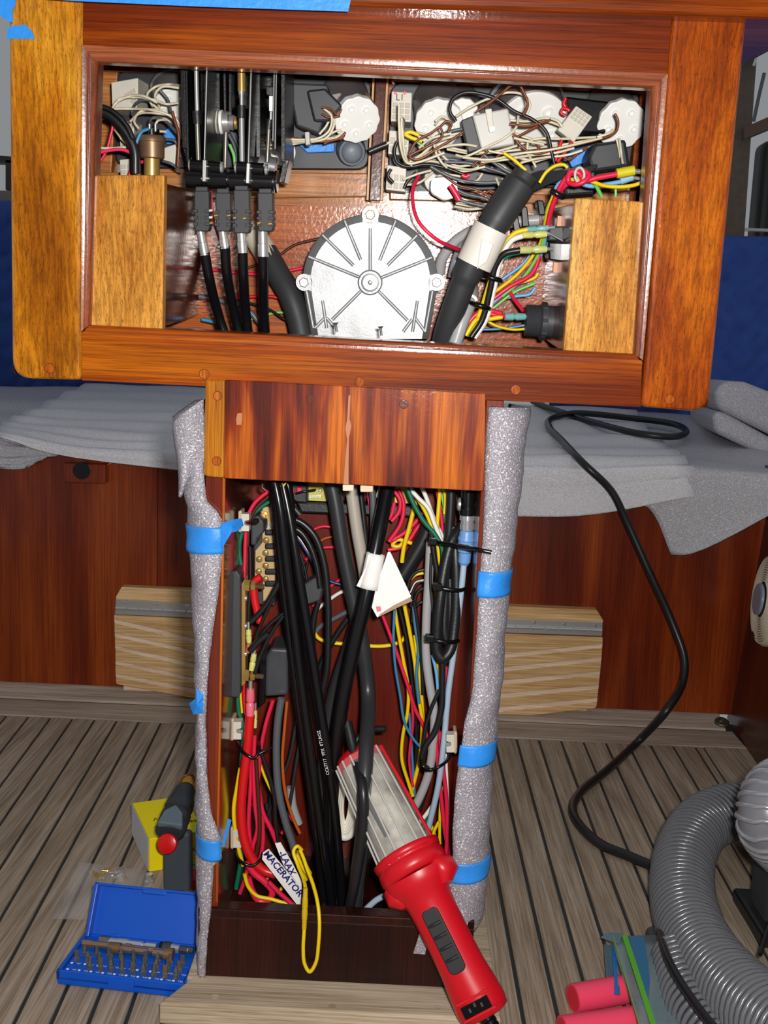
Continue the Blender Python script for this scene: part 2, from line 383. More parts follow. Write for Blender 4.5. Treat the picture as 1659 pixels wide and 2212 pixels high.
# backrest cushions under blue quilted blankets
def quilt(name, label, x0, x1, z0, z1, Y, step=.055):
    nx = int((x1-x0)/.012); nz = int((z1-z0)/.012); rows = []
    for i in range(nz+1):
        r = []
        for k in range(nx+1):
            x = x0+(x1-x0)*k/nx; z = z0+(z1-z0)*i/nz
            zz = (z + abs(((x/.16) % 1)-.5)*.16*1.4)
            u = abs(math.sin(math.pi*zz/step))
            ed = min(1, (z1-z)/.05)
            r.append(V((x, Y - .012*(u**.5) - .03*math.sqrt(max(0, 1-(1-ed)**2)) + .02*math.sin(x*7+z*3), z)))
        rows.append(r)
    top = [V((p.x, p.y+.09, p.z+.004)) for p in rows[-1]]
    rows.append([V((p.x, p.y+.03, p.z+.006)) for p in rows[-1]]); rows.append(top)
    mb = MB().grid(rows)
    return obj(name, mb, M_QUILT, None, label, 'blanket', solid=.006)
quilt('moving_blanket', 'dark blue quilted moving blanket draped behind the bench, right of the console', .35, 1.5, .50, .936, 2.49)
quilt('moving_blanket', 'dark blue quilted moving blanket draped behind the bench, left of the console', -1.7, -.45, .49, .952, 2.49)
# dim things above the right blanket
ob = thing('equipment_rack', 'black box unit standing behind the right blanket', 'equipment', (1.0, 2.65, .9))
obj('body', MB().abox((.86, 2.62, .82), (1.3, 2.70, 1.19)), plain('matt_black_box', C(16, 17, 18), .5), ob, bevel=.02, seg=3)
obj('rim', MB().abox((.7, 2.60, .967), (1.5, 2.615, .974)), M_STEEL, ob)
wp = thing('cabin_post', 'narrow grey-brown wooden post behind the console right edge', 'post', (.85, 2.6, 0))
obj('shaft', MB().prism([P(1612, 75, 2.55), P(1637, 92, 2.55), P(1622, 300, 2.55), P(1607, 520, 2.55), P(1560, 520, 2.55), P(1590, 250, 2.55)], (0, .03, 0)), plain('grey_post', C(96, 84, 72), .6, vary=.3), wp)
obj('ledge', MB().prism([P(1608, 275, 2.53), P(1700, 235, 2.53), P(1700, 262, 2.53), P(1608, 300, 2.53)], (0, .05, 0)), plain('brown_ledge', C(92, 72, 60), .6), wp)
wire('grey antenna whip leaning behind the top right console corner', 'dgrey', 7, [(1628, 262, 2.5), (1640, 205, 2.5), (1651, 158, 2.5)], name='antenna', cat='antenna', n=6)
wire('white line hanging beside the top right console corner', 'white', 5, [(1628, 142, 2.45), (1640, 105, 2.45), (1658, 42, 2.45), (1668, 10, 2.45)], name='rigging_line', cat='line', n=6)
obj('window_frame', MB().prism([P(1612, 58, 2.6), P(1700, 78, 2.6), P(1700, 88, 2.6), P(1612, 68, 2.6)], (0, .03, 0)), plain('grey_rail', C(150, 156, 156), .5), None, 'pale grey rail behind the top right console corner', 'rail')
# dim window bits left
lw = thing('side_window', 'pale window with dark lower frame behind the console left edge', 'window', P(0, 410, 2.6))
obj('frame', MB().prism([P(-60, 332, 2.6), P(26, 338, 2.6), P(26, 352, 2.6), P(-60, 346, 2.6)], (0, .04, 0)), plain('dark_frame', C(70, 60, 56), .6), lw)
obj('mullion', MB().prism([P(12, 346, 2.6), P(26, 346, 2.6), P(26, 412, 2.6), P(12, 410, 2.6)], (0, .04, 0)), plain('dark_frame', C(70, 60, 56), .6), lw)
obj('sill', MB().prism([P(-60, 410, 2.58), P(30, 412, 2.58), P(30, 440, 2.58), P(-60, 436, 2.58)], (0, .1, 0)), plain('pale_sill', C(150, 140, 126), .6), lw)

# ---------------------------------------------------------------- folding steps on the bench front
def step(name, label, top, hinge, panel, lower, lines, screws):
    t = thing(name, label, 'folding step', P(sum(p[0] for p in panel)/len(panel), panel[2][1], YB-.01))
    obj('back_board', MB().prism(rounded(ppoly(lower, YB-.010), .012), (0, .010, 0)), M_PLINTH if False else M_MAPLE, t, bevel=.001)
    obj('top_board', MB().prism(ppoly(top, YB-.022), (0, .022, 0)), M_OAK, t, bevel=.0015)
    # slats between the inlay lines
    cuts = [panel[:2]] + lines + [panel[2:][::-1]]
    for i in range(0, len(cuts)-1):
        a, b = cuts[i], cuts[i+1]
        isin = (i % 2 == 1)
        pp = [a[0], a[1], b[1], b[0]]
        Y = YB-.024 if isin else YB-.0265
        poly = ppoly(pp, Y)
        if i == len(cuts)-2: poly = rounded(poly, .016, 5, (2, 3))
        obj('inlay' if isin else 'slat', MB().prism(poly, (0, .014, 0)), M_MAPLE if isin else M_OAK, t, bevel=.0008, seg=1)
    hg = obj('hinge', MB().prism(ppoly(hinge, YB-.0272), (0, .004, 0)), M_STEEL, t, bevel=.0006)
    h0 = V(((hinge[0][0]*.42+hinge[3][0]*.58), (hinge[0][1]*.42+hinge[3][1]*.58), 0)); h1 = V(((hinge[1][0]*.42+hinge[2][0]*.58), (hinge[1][1]*.42+hinge[2][1]*.58), 0))
    nk = 9
    for k in range(nk):
        a = h0.lerp(h1, (k+.04)/nk); b = h0.lerp(h1, (k+.96)/nk)
        obj('knuckle', MB().cyl(P(a.x, a.y, YB-.0285), P(b.x, b.y, YB-.0285), .0032, 10), M_CHROME, hg)
    for (x, y) in screws:
        obj('screw', MB().lathe(P(x, y, YB-.0272), (0, -1, 0), [(0, .004), (.0009, .0034), (.0012, .001)], 12), M_CHROME, hg)
    return t
step('folding_step', 'folded slatted oak step with steel hinge left of the pedestal',
     [(262, 1268), (480, 1278), (480, 1312), (250, 1303), (250, 1289)], [(250, 1295), (480, 1308), (480, 1338), (248, 1327)],
     [(246, 1328), (480, 1340), (480, 1520), (250, 1478)], [(266, 1470), (480, 1490), (480, 1546), (268, 1530)],
     [[(246, 1337), (480, 1392)], [(247, 1347), (480, 1402)], [(247, 1367), (480, 1418)], [(248, 1376), (480, 1428)], [(248, 1395), (480, 1446)], [(249, 1404), (480, 1456)],
      [(249, 1427), (480, 1476)], [(249, 1436), (480, 1485)], [(249, 1455), (480, 1498)], [(250, 1464), (480, 1508)]],
     [(273, 1301), (340, 1304), (405, 1308)])
step('folding_step', 'folded slatted oak step with steel hinge right of the pedestal',
     [(1020, 1306), (1290, 1318), (1303, 1340), (1303, 1346), (1020, 1336)], [(1020, 1333), (1302, 1345), (1301, 1374), (1020, 1364)],
     [(1020, 1366), (1302, 1377), (1288, 1530), (1020, 1560)], [(1020, 1530), (1270, 1525), (1262, 1564), (1020, 1566)],
     [[(1020, 1420), (1302, 1391)], [(1020, 1430), (1301, 1400)], [(1020, 1448), (1300, 1420)], [(1020, 1459), (1299, 1429)], [(1020, 1476), (1297, 1450)], [(1020, 1487), (1296, 1459)],
      [(1020, 1504), (1294, 1480)], [(1020, 1515), (1293, 1489)], [(1020, 1534), (1291, 1508)], [(1020, 1545), (1290, 1517)]],
     [(1153, 1344), (1218, 1348), (1285, 1351)])

# ---------------------------------------------------------------- speaker on the right wall
wn = (A2-A0).cross(lean).normalized()
if wn.x > 0: wn = -wn
sc0 = hit(1668, 1298, A0, wn)
su = (A2-A0).normalized(); sv = wn.cross(su).normalized()
spk = thing('speaker', 'round cream loudspeaker with concentric grille ridges on the right side panel', 'speaker', sc0)
R0 = .076
obj('rim', MB().lathe(sc0, wn, [(0, R0), (.006, R0), (.012, R0*.96), (.014, R0*.93), (.008, R0*.92), (.0075, R0*.90)], 48), plain('cream_plastic', C(226, 216, 192), .4), spk)
obj('cone_cloth', MB().lathe(sc0, wn, [(.007, R0*.92), (.0085, R0*.91)], 40), plain('dark_cloth', C(70, 60, 50), .8), spk)
for k in range(11):
    r = R0*(.93-.052*k)
    ring = [sc0 + wn*(.0125+.0008*k*(1-k/22)) + (su*math.cos(a)+sv*math.sin(a))*r for a in [2*math.pi*i/48 for i in range(48)]]
    obj('grille_ring', MB().tube(ring, .0016, 6, closed=True), plain('cream_plastic', C(226, 216, 192), .4), spk)
obj('badge', MB().lathe(sc0+wn*.02, wn, [(0, .026), (.004, .026), (.005, .022)], 32), plain('silver_blue_badge', C(160, 172, 196), .3, metal=.4), spk)
obj('foot_vent', MB().lathe(sc0-sv*R0*.9*(1 if sv.z > 0 else -1)+su*(-.02)+wn*.012, wn, [(0, .011), (.003, .010)], 20), M_GLOSSK, spk)

# ---------------------------------------------------------------- foam sheets lying on the bench
def drape(name, label, rowpts, mat, ripple=.004, freq=14, sub=6, wob=0.0):
    """rowpts: rows from back to front, each a list of 3-D points"""
    rows = [spline(r, sub) for r in rowpts]
    cols = list(zip(*rows)); cols = [spline(list(c), 10) for c in cols]
    rows = list(zip(*cols)); out = []
    n = len(rows)
    for i, r in enumerate(rows):
        s = i/(n-1)
        out.append([p + V((0, 0, ripple*(math.sin(s*freq*2*math.pi + wob*k/len(r)) + .4*math.sin(k*.9+i*.35))*(1 if s < .8 else .3))) for k, p in enumerate(r)])
    return obj(name, MB().grid(out), mat, None, label, 'foam sheet', solid=.004)
def T(px, py): # top of the seat (rising to the back)
    n = V((0, -(.077)/.75, 1)).normalized(); return hit(px, py, V((0, YB-.01, bt+.004)), n)
def up(p, d): return p + V((0, 0, d))
YF = YB-.016
drape('foam_sheet', 'white packing foam sheet with a torn corner flap at the far left of the bench',
      [[up(T(-140, 832), .0), up(T(60, 836), .0), up(T(230, 838), 0)], [up(T(-150, 880), 0), up(T(40, 884), 0), up(T(200, 880), 0)], [T(-160, 930), T(10, 940), T(160, 945)],
       [P(-120, 955, YF-.004), P(30, 960, YF-.004), P(150, 968, YF-.004)], [P(-120, 985, YF-.01), P(20, 1000, YF-.01), P(104, 986, YF-.008)], [P(-120, 990, YF-.012), P(48, 1012, YF-.014), P(72, 1000, YF-.012)]], M_FOAM2, .003, 8)
drape('foam_sheet', 'ribbed white packing foam sheet fanned over the bench left of the pedestal',
      [[up(T(190, 838), .008), up(T(330, 842), .008), up(T(520, 850), .008)], [up(T(120, 868), .008), up(T(300, 872), .009), up(T(520, 880), .008)],
       [up(T(45, 905), .008), up(T(250, 915), .010), up(T(520, 920), .008)], [up(T(5, 925), .008), up(T(220, 950), .008), up(T(520, 960), .008)],
       [P(0, 938, YF-.02), P(200, 972, YF-.018), P(520, 985, YF-.012)], [P(0, 946, YF-.03), P(110, 979, YF-.026), P(520, 1032, YF-.02)]], M_FOAMB, .0035, 9)
drape('foam_sheet', 'large white packing foam sheet with a pointed hanging corner on the right of the bench',
      [[up(T(1200, 890), .0), up(T(1440, 893), .0), up(T(1720, 930), .0)], [up(T(1200, 925), 0), up(T(1430, 930), 0), up(T(1720, 985), 0)], [T(1200, 985), T(1440, 990), up(T(1720, 1020), .0)],
       [P(1300, 1005, YF-.004), P(1450, 1008, YF-.004), P(1720, 1030, YF-.06)], [P(1360, 1060, YF-.008), P(1500, 1070, YF-.02), P(1720, 1060, YF-.08)],
       [P(1408, 1105, YF-.01), P(1520, 1140, YF-.025), P(1720, 1075, YF-.085)], [P(1450, 1198, YF-.014), P(1495, 1196, YF-.025), P(1720, 1082, YF-.085)]], M_FOAM2, .002, 6)
drape('foam_sheet', 'bright ribbed packing foam sheet hanging over the bench edge right of the pedestal',
      [[up(T(1000, 878), .008), up(T(1200, 885), .008), up(T(1372, 893), .008)], [up(T(1000, 930), .008), up(T(1200, 935), .009), up(T(1400, 940), .008)],
       [up(T(1000, 978), .008), up(T(1250, 985), .008), up(T(1462, 985), .008)], [P(1000, 1004, YF-.013), P(1250, 1006, YF-.013), P(1490, 1005, YF-.013)],
       [P(1000, 1060, YF-.018), P(1250, 1062, YF-.018), P(1515, 1035, YF-.018)], [P(1000, 1112, YF-.02), P(1250, 1114, YF-.02), P(1524, 1068, YF-.02)]], M_FOAMB, .0035, 8)
# foam wrapped cushions at the right
for j, (lab, pts) in enumerate([('foam wrapped cushion lying under another at the far right of the bench', [(1540, 905), (1545, 885), (1570, 893), (1720, 975), (1720, 1020), (1545, 935)]),
                                ('foam wrapped cushion on top of the pair at the far right of the bench', [(1545, 850), (1560, 822), (1610, 825), (1720, 868), (1720, 968), (1550, 884)])]):
    mb = MB().prism([P(x, y, 1.95) for x, y in pts], (.06, .38, .0))
    obj('wrapped_cushion', mb, M_FOAM2, None, lab, 'cushion', 'foam wrapped cushions', bevel=.016, seg=4)
# black cable looped on the bench and falling to the floor
zt = .019
wire('black extension cord looped on the bench foam and trailing down to the floor', 'black', 15.5,
     [up(T(1150, 885), zt), up(T(1200, 905), zt), up(T(1290, 935), zt), up(T(1380, 960), zt+.002), up(T(1450, 965), zt), up(T(1481, 953), zt), up(T(1450, 935), zt), up(T(1350, 921), zt),
      up(T(1240, 918), zt+.006), up(T(1190, 924), zt), up(T(1186, 945), zt), up(T(1212, 974), zt), P(1262, 1003, YF-.036), P(1320, 1060, YF-.040), P(1355, 1130, YF-.04), P(1400, 1230, YF-.05), P(1450, 1340, YF-.06),
      P(1478, 1420, YF-.08), P(1476, 1470, YF-.1), P(1440, 1535, 1.58), G(1380, 1600, .01), G(1310, 1665, .008), G(1255, 1710, .008), G(1237, 1745, .008), G(1250, 1780, .008), G(1300, 1825, .008), G(1360, 1850, .008), G(1430, 1880, .008)],
     name='extension_cord', cat='cord', n=12)
# ================================================================== INSTRUMENT POD
pod = thing('helm_pod', 'varnished mahogany helm console box with open access panel on the pedestal', 'console', (-.04, .96, .585))
TH = .022
def board(name, px, d, th, mat, rnd=None, r=.016, bevel=.0012, par=None, seg=2):
    poly = qpoly(px, d)
    if rnd: poly = rounded(poly, r, 6, rnd)
    return obj(name, MB().prism(poly, PIN*th), mat, par or pod, bevel=bevel, seg=seg)
board('stile', [(17, -45), (179, -40), (175.5, 822), (25, 818)], 0, TH, M_STILE, (3,), .018, bevel=.004, seg=3)
board('stile', [(1456, -10), (1618, -5), (1531, 892), (1385, 880)], 0, TH, M_STILE2, (2,), .018, bevel=.004, seg=3)
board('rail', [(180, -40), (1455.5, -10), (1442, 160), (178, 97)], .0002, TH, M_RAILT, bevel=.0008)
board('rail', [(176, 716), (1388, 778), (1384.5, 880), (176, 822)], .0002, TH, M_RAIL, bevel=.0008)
# rounded lips round the opening
def lip(a0, a1, b0, b1, mat, s0, s1, n=24):
    """outer edge a0-a1, inner edge b0-b1 (pixels)"""
    rows = []
    us = [0, .02, .12, .24, .36, .47, .5, .53, .64, .76, .88, .97]
    for i in range(n+1):
        t = i/n; A = V((a0[0], a0[1], 0)).lerp(V((a1[0], a1[1], 0)), t); B = V((b0[0], b0[1], 0)).lerp(V((b1[0], b1[1], 0)), t)
        pa, pb = Q(A.x, A.y, 0), Q(B.x, B.y, 0); w = (pb-pa).length
        row = [pa + PIN*.006] + [pa.lerp(pb, u) + PIN*(-.0020 + w*(s0*u+(s1-s0)*.5*u*u) + (.0012 if u == .5 else 0)) for u in us] + [pb + PIN*.008, pb + PIN*TH]
        rows.append(row)
    if (rows[0][5]-rows[0][4]).cross(rows[1][4]-rows[0][4]).dot(PIN) > 0: rows = [r[::-1] for r in rows]
    prof = rows[0]
    mb = MB().grid(rows)
    k = len(prof)
    mb.add(rows[0], [list(range(k))]); mb.add(rows[-1], [list(range(k))[::-1]])
    return obj('lip_moulding', mb, mat, pod)
lip((178, 97), (1442, 160), (205, 131), (1412, 188), M_LIP, .05, .33)
lip((176, 724), (1388, 786), (192, 703), (1372, 766), M_RAILG, .04, .33)
lip((178, 97), (176, 716), (207, 131), (191, 703), M_LIPV, .20, .62)
lip((1442, 160), (1388, 778), (1410, 188), (1371, 766), M_LIPV, .10, .45)
# lower groove edge on the bottom rail
# cap board across the top with its overhang
board('cap_board', [(-60, -120), (1800, -60), (1800, 44), (1659, 38), (760, 12), (-60, -24)], -.022, .22, M_RAIL, bevel=.006, seg=3)
# plugs
for (x, y) in [(107, 796), (441, 808), (777, 825), (1114, 842), (1446, 863)]:
    obj('bung', MB().cyl(Q(x, y, -.0004), Q(x, y, -.0004)+PIN*.004, S(10, .89), 20), M_PLUG, pod)
    ring = [Q(x, y, -.0003) + (XA*math.cos(a)+PUP*math.sin(a))*S(10.6, .89) for a in [2*math.pi*i/24 for i in range(24)]]
    obj('bung_joint', MB().tube(ring, .00025, 5, closed=True), plain('dark_glue', C(90, 34, 6), .6), pod)
# shell of the box
DB = .178
def qb(x, y, d0, d1): return Q(x, y, d0), Q(x, y, d0)+PIN*(d1-d0)
cTL, cTR, cBL, cBR = Q(24, -40, TH), Q(1605, -5, TH), Q(30, 806, TH), Q(1528, 880, TH)
D2 = PIN*.19
for a, b, v in ((cTL, cBL, XA*.016), (cTR, cBR, -XA*.016)):
    obj('side_panel', MB().prism([a, b, b+D2, a+D2], v), M_REVEAL, pod)
obj('bottom_panel', MB().prism([cBL, cBR, cBR+D2, cBL+D2], PUP*.014), M_REDIN, pod)
obj('top_panel', MB().prism([cTL, cTR, cTR+D2, cTL+D2], -PUP*.014), M_REDIN, pod)
board('back_panel', [(150, 428), (1460, 470), (1460, 800), (150, 790)], DB, .014, M_BACK, bevel=0)
board('back_panel', [(120, 60), (1500, 90), (1500, 480), (120, 440)], DB+.016, .012, M_BATTEN, bevel=0)
board('back_rail', [(150, 372), (795, 374), (795, 425), (150, 432)], DB-.004, .02, M_BATTEN)
board('back_rail', [(842, 408), (1180, 420), (1180, 440), (842, 432)], DB-.004, .02, M_BATTEN)
board('head_rail', [(150, 118), (1480, 170), (1480, 206), (845, 176), (845, 160), (240, 155), (150, 152)], DB-.006, .02, M_BACK)
board('end_rail', [(200, 140), (255, 142), (240, 375), (200, 375)], DB-.002, .016, M_BATTEN)
board('end_rail', [(1388, 170), (1440, 170), (1440, 440), (1358, 440), (1372, 300)], DB-.002, .016, M_BACK)
board('divider', [(812, 152), (836, 153), (822, 435), (797, 433)], DB-.03, .04, M_REVEAL, bevel=.001)
for xa, xb in ((807, 793), (837, 823)):
    board('divider_edge', [(xa-1.5, 155), (xa+3, 155), (xb+3, 432), (xb-1.5, 432)], DB-.0312, .02, plain('gilt_edge', C(190, 140, 70), .4), bevel=0)
# corner boxes
board('corner_panel', [(203, 378), (355, 378), (351, 712), (188, 708)], .010, .012, M_CORNER, bevel=.0012)
board('corner_panel', [(1243, 428), (1398, 436), (1372, 768), (1217, 762)], .010, .012, M_CORNER, bevel=.0012)
def ret(px0, px1, side):
    a, b = Q(*px0, .022), Q(*px1, .022); v = PIN*(DB-.022)
    o = obj('side_board', MB().prism([a, b, b+v, a+v], XA*side), M_REVEAL, pod, bevel=.0008)
    obj('edge_band', MB().prism([a+XA*side*.1, b+XA*side*.1, b+XA*side, a+XA*side], PIN*-.0015), M_LIPV, o)
ret((356, 396), (352, 708), -.007); ret((1240, 440), (1214, 760), .007)

# ---------------------------------------------------------------- motor cover
mc = thing('motor_cover', 'round cast aluminium motor cover with radial ribs and three bolt ears', 'motor cover', Q(800, 720, .15))
MCX, MCY = 800, 608
def mpt(x, y, d): return Q(x, y, d)
def moutline(k, d, nn=40):
    pts = []
    R = 146*k
    for i in range(nn+1):
        a = math.pi*i/nn; pts.append((MCX+R*math.cos(a), MCY-R*math.sin(a)))
    pts += [(MCX-R*.985, MCY+20), (MCX-126*k, MCY+124), (MCX+126*k, MCY+124), (MCX+R*.985, MCY+20)]
    return [Q(x, y, d) for x, y in pts]
rows = [moutline(1.0, .135), moutline(1.0, .112), moutline(.985, .1095), moutline(.90, .1045), moutline(.885, .103)]
rows = [[p for p in r] + [r[0]] for r in rows]
mb = MB().grid([rows[0], rows[1]], False); mb.grid([rows[1], rows[2], rows[3], rows[4]], True)
obj('rim', mb, M_ALUD, mc)
fo = moutline(.885, .103); obj('face', MB().prism(fo, PIN*.01), M_ALU, mc)
bo = moutline(.97, .1352); obj('housing', MB().prism(bo, PIN*.04), M_ALUD, mc)
for (x, y) in ((800, 464), (657, 610), (943, 610)):
    e = obj('bolt_ear', MB().cyl(Q(x, y, .103), Q(x, y, .103)+PIN*.025, S(17.5, 1.0), 28), M_ALU, mc, bevel=.0015)
    ix, iy = x+(MCX-x)*.2, y+(MCY-y)*.2
    if x == 800: neck = [(x-17, y), (x+17, y), (x+22, y+34), (x-22, y+34)]
    else:
        s = 1 if x < 800 else -1; neck = [(x, y-17), (x+s*30, y-20), (x+s*34, y+30), (x+s*6, y+17)]
    obj('ear_web', MB().prism(qpoly(neck, .1035), PIN*.02), M_ALU, mc, bevel=.001)
    obj('hex_bolt', MB().lathe(Q(x, y, .103), -PIN, [(0, .0048), (.003, .0048), (.0036, .004)], 6), M_BRASS if x == 800 else M_WHITE if False else M_STEEL, e)
def cr(x, y): return (640+x/5.027, 430+y/5.027)
ribs = [((525, 235), (700, 660)), ((285, 390), (620, 720)), ((135, 625), (690, 850)), ((803, 315), (803, 775)), ((1080, 235), (905, 665)), ((1310, 395), (990, 720)), ((1470, 635), (920, 855)),
        ((700, 1000), (390, 1310)), ((895, 1000), (1210, 1320)), ((285, 1100), (330, 1400)), ((1315, 1105), (1262, 1440)), ((112, 1000), (185, 1400)), ((1480, 1000), (1400, 1440)), ((1290, 1290), (1400, 1440)), ((1262, 1300), (1160, 1440)), ((310, 1290), (200, 1400)), ((330, 1290), (420, 1400))]
for a, b in ribs:
    a = cr(*a); b = cr(*b)
    pa, pb = Q(*a, .1035), Q(*b, .1025)
    obj('rib', MB().tube([pa, pb], [.0017, .0016], 8), M_ALU, mc)
hub = cr(803, 905)
hb = obj('hub', MB().lathe(Q(*hub, .103), -PIN, [(0, .0118), (.003, .0118), (.0045, .0105), (.0045, .0085), (.002, .0082)], 36), M_ALUD, mc)
obj('hub_disc', MB().lathe(Q(*hub, .1005), -PIN, [(0, .0082), (.001, .0082), (.0013, .007)], 32), M_ALU, hb)
obj('hub_centre', MB().lathe(Q(*hub, .0992), -PIN, [(0, .0022), (.0008, .0022), (.001, .0012), (.0003, .001)], 16), M_DSTEEL, hb)
obj('casting_mark', text_mb('HH', .0055, Q(688, 688, .1022), -PUP, XA), M_ALUD, mc)
obj('casting_mark', text_mb('HH', .0055, Q(908, 690, .1022), -PUP, XA), M_ALUD, mc)
for i, (x, y, lab) in enumerate(((725, 697, 'loose countersunk screw standing on the rail edge, left of the pair'), (822, 705, 'loose countersunk screw standing on the rail edge, right of the pair'))):
    s = thing('screw', lab, 'screw', Q(x+2, y+18, .03), 'screws standing on the rail')
    a = Q(x, y, .03); b = Q(x+2, y+20, .03)
    obj('head', MB().tube([a, a.lerp(b, .22)], [.0028, .0011], 14), M_DSTEEL, s)
    obj('shank', MB().cyl(a.lerp(b, .2), b, .0011, 10), M_DSTEEL, s)

# ---------------------------------------------------------------- gauge panels and gauges
gp = thing('instrument_board', 'black instrument panel back left of the wooden divider', 'panel', Q(600, 365, DB))
obj('plate', MB().prism(rounded(qpoly([(252, 152), (802, 168), (795, 366), (250, 362)], DB-.004), .012, 5), PIN*.016), M_PANELK, gp, bevel=.001)
gp2 = thing('instrument_board', 'black instrument panel back right of the wooden divider', 'panel', Q(1100, 395, DB))
obj('plate', MB().prism(rounded(qpoly([(843, 178), (1385, 192), (1355, 398), (838, 420)], DB-.004), .014, 5), PIN*.016), M_PANELK, gp2, bevel=.001)
def gauge(lab, far, near, r, dn, scallop=True, rn=None):
    a = Q(*far, DB-.003); b = Q(*near, dn); ax = (b-a); L = ax.length; ax = ax.normalized()
    g = thing('gauge', lab, 'gauge', a, 'gauges mounted in the black panels'); R = S(r, 1.02)
    obj('can', MB().lathe(a, ax, [(0, R*1.06), (L*.12, R*1.06), (L*.16, R), (L*.8, R*.97), (L*.86, R*.94)], 36), plain('zinc_can', C(186, 186, 190), .3, metal=.8), g)
    x = ax.cross(ZA).normalized(); y = ax.cross(x)
    n = 48; pts = []
    for i in range(n):
        t = 2*math.pi*i/n; rr = R*(.97+.025*math.sin(12*t)) if scallop else R*.95
        pts.append(a+ax*(L*.86)+(x*math.cos(t)+y*math.sin(t))*rr)
    cp = obj('rear_cap', MB().prism(pts, ax*(L*.14)), M_WHITE, g, bevel=.001)
    for k in range(5):
        t = k*1.25+.4; c = a+ax*L+(x*math.cos(t)+y*math.sin(t))*R*.55
        obj('boss', MB().lathe(c, ax, [(0, R*.14), (.002, R*.13), (.002, R*.07), (.0005, R*.06)], 14), M_WHITE, cp)
    return g
gauge('white backed gauge beside the divider in the left panel', (742, 208), (772, 260), 48, .125)
gauge('white backed gauge mostly hidden behind the lever mechanism', (372, 190), (378, 232), 44, .15)
gauge('white backed gauge with black plug, nearest the divider in the right panel', (945, 222), (948, 268), 50, .125)
gauge('small white backed gauge second from the divider in the right panel', (1000, 222), (1000, 250), 34, .13)
gauge('largest gauge with polished can in the middle of the right panel', (1132, 232), (1150, 278), 80, .14, False)
gauge('white backed gauge at the far right of the right panel', (1314, 236), (1343, 270), 50, .125)
gauge('grey gauge back hanging low under the wire tangle in the right panel', (935, 375), (948, 388), 32, .15, False)
gauge('white gauge back low beside the lever mechanism in the left panel', (600, 318), (612, 330), 28, .15, False)
kn = thing('rubber_button', 'grey domed rubber button low in the left instrument panel', 'button', Q(760, 350, DB))
a = Q(757, 322, DB-.004); ax = (Q(763, 334, .145)-a).normalized()
obj('collar', MB().lathe(a, ax, [(0, .0148), (.012, .014), (.018, .0125)], 28), plain('grey_rubber', C(96, 104, 114), .5), kn)
obj('dome', MB().lathe(a+ax*.018, ax, [(0, .0105), (.004, .009), (.006, .006), (.0065, .002)], 24), plain('grey_rubber_light', C(120, 128, 138), .45), kn)

# ---------------------------------------------------------------- connectors and relays in the pod
def block(name, lab, cat, px, d, th, mat, cells=None, group=None, bevel=.0008, cellmat=None):
    c = [sum(p[0] for p in px)/len(px), max(p[1] for p in px)]
    t = thing(name, lab, cat, Q(c[0], c[1], d), group)
    poly = qpoly(px, d); b = obj('housing', MB().prism(poly, PIN*th), mat, t, bevel=bevel)
    if cells:
        nx, ny, (u0, u1, v0, v1) = cells
        A, B, Cc, D = poly[:4]
        for i in range(nx):
            for j in range(ny):
                def uv(u, v): return A.lerp(B, u).lerp(D.lerp(Cc, u), v)
                U0 = u0+(u1-u0)*(i+.14)/nx; U1 = u0+(u1-u0)*(i+.86)/nx; V0 = v0+(v1-v0)*(j+.14)/ny; V1 = v0+(v1-v0)*(j+.86)/ny
                obj('cell', MB().prism([uv(U0, V0)-PIN*.0014, uv(U1, V0)-PIN*.0014, uv(U1, V1)-PIN*.0014, uv(U0, V1)-PIN*.0014], PIN*.002), cellmat or mat, b, bevel=.0003, seg=1)
    return t
M_CELL = plain('cream_nylon_shade', C(190, 184, 170), .5)
L1 = block('wire_connector', 'cream nylon connector marked L1, topmost of the three right of the divider', 'connector', [(846, 197), (890, 200), (888, 264), (844, 262)], .12, .05, M_NYLON, (3, 3, (.05, .95, .35, .95)), cellmat=M_CELL)
obj('marking', text_mb('L1', .008, Q(864, 211, .1195), XA, PUP), plain('pencil', C(60, 56, 50), .7), L1)
for xx in (854, 874):
    obj('red_dab', MB().cyl(Q(xx, 201, .1196), Q(xx, 201, .1196)+PIN*.005, .0014, 10), wm('pink'), L1)
block('wire_connector', 'cream nylon connector in the middle of the three right of the divider', 'connector', [(841, 281), (884, 285), (882, 336), (838, 333)], .12, .05, M_NYLON, (3, 2, (.05, .95, .25, .95)), cellmat=M_CELL)
block('wire_connector', 'cream nylon connector lowest of the three right of the divider', 'connector', [(836, 356), (878, 362), (876, 415), (833, 410)], .115, .05, M_NYLON, (3, 2, (.05, .95, .3, .95)), cellmat=M_CELL)
block('wire_connector', 'tall cream connector at the upper left corner of the opening', 'connector', [(240, 178), (298, 168), (298, 205), (295, 236), (242, 240)], .125, .04, M_NYLON, (4, 2, (.05, .8, .45, .95)), cellmat=M_CELL)
block('wire_connector', 'cream connector behind the thick black leads at the left of the opening', 'connector', [(256, 262), (290, 262), (288, 330), (260, 330)], .14, .03, M_NYLON, (2, 4, (.05, .95, .05, .95)), cellmat=M_CELL)
block('wire_connector', 'small cream connector just above the left straw coloured corner panel', 'connector', [(258, 345), (288, 342), (286, 378), (260, 380)], .11, .03, M_NYLON, (2, 2, (.05, .95, .3, .95)), cellmat=M_CELL)
block('wire_connector', 'cream connector tipped over beside the brass sender', 'connector', [(352, 320), (382, 310), (378, 360), (352, 345)], .12, .02, M_NYLON)
fc = block('wire_connector', 'large clear and black plug floating over the right wire tangle', 'connector', [(1020, 248), (1098, 233), (1112, 312), (1040, 325)], .085, .022, M_NYLONT, bevel=.0015)
obj('black_half', MB().prism(qpoly([(996, 260), (1021, 250), (1040, 322), (1012, 330)], .087), PIN*.02), M_DKGREY, fc, bevel=.001)
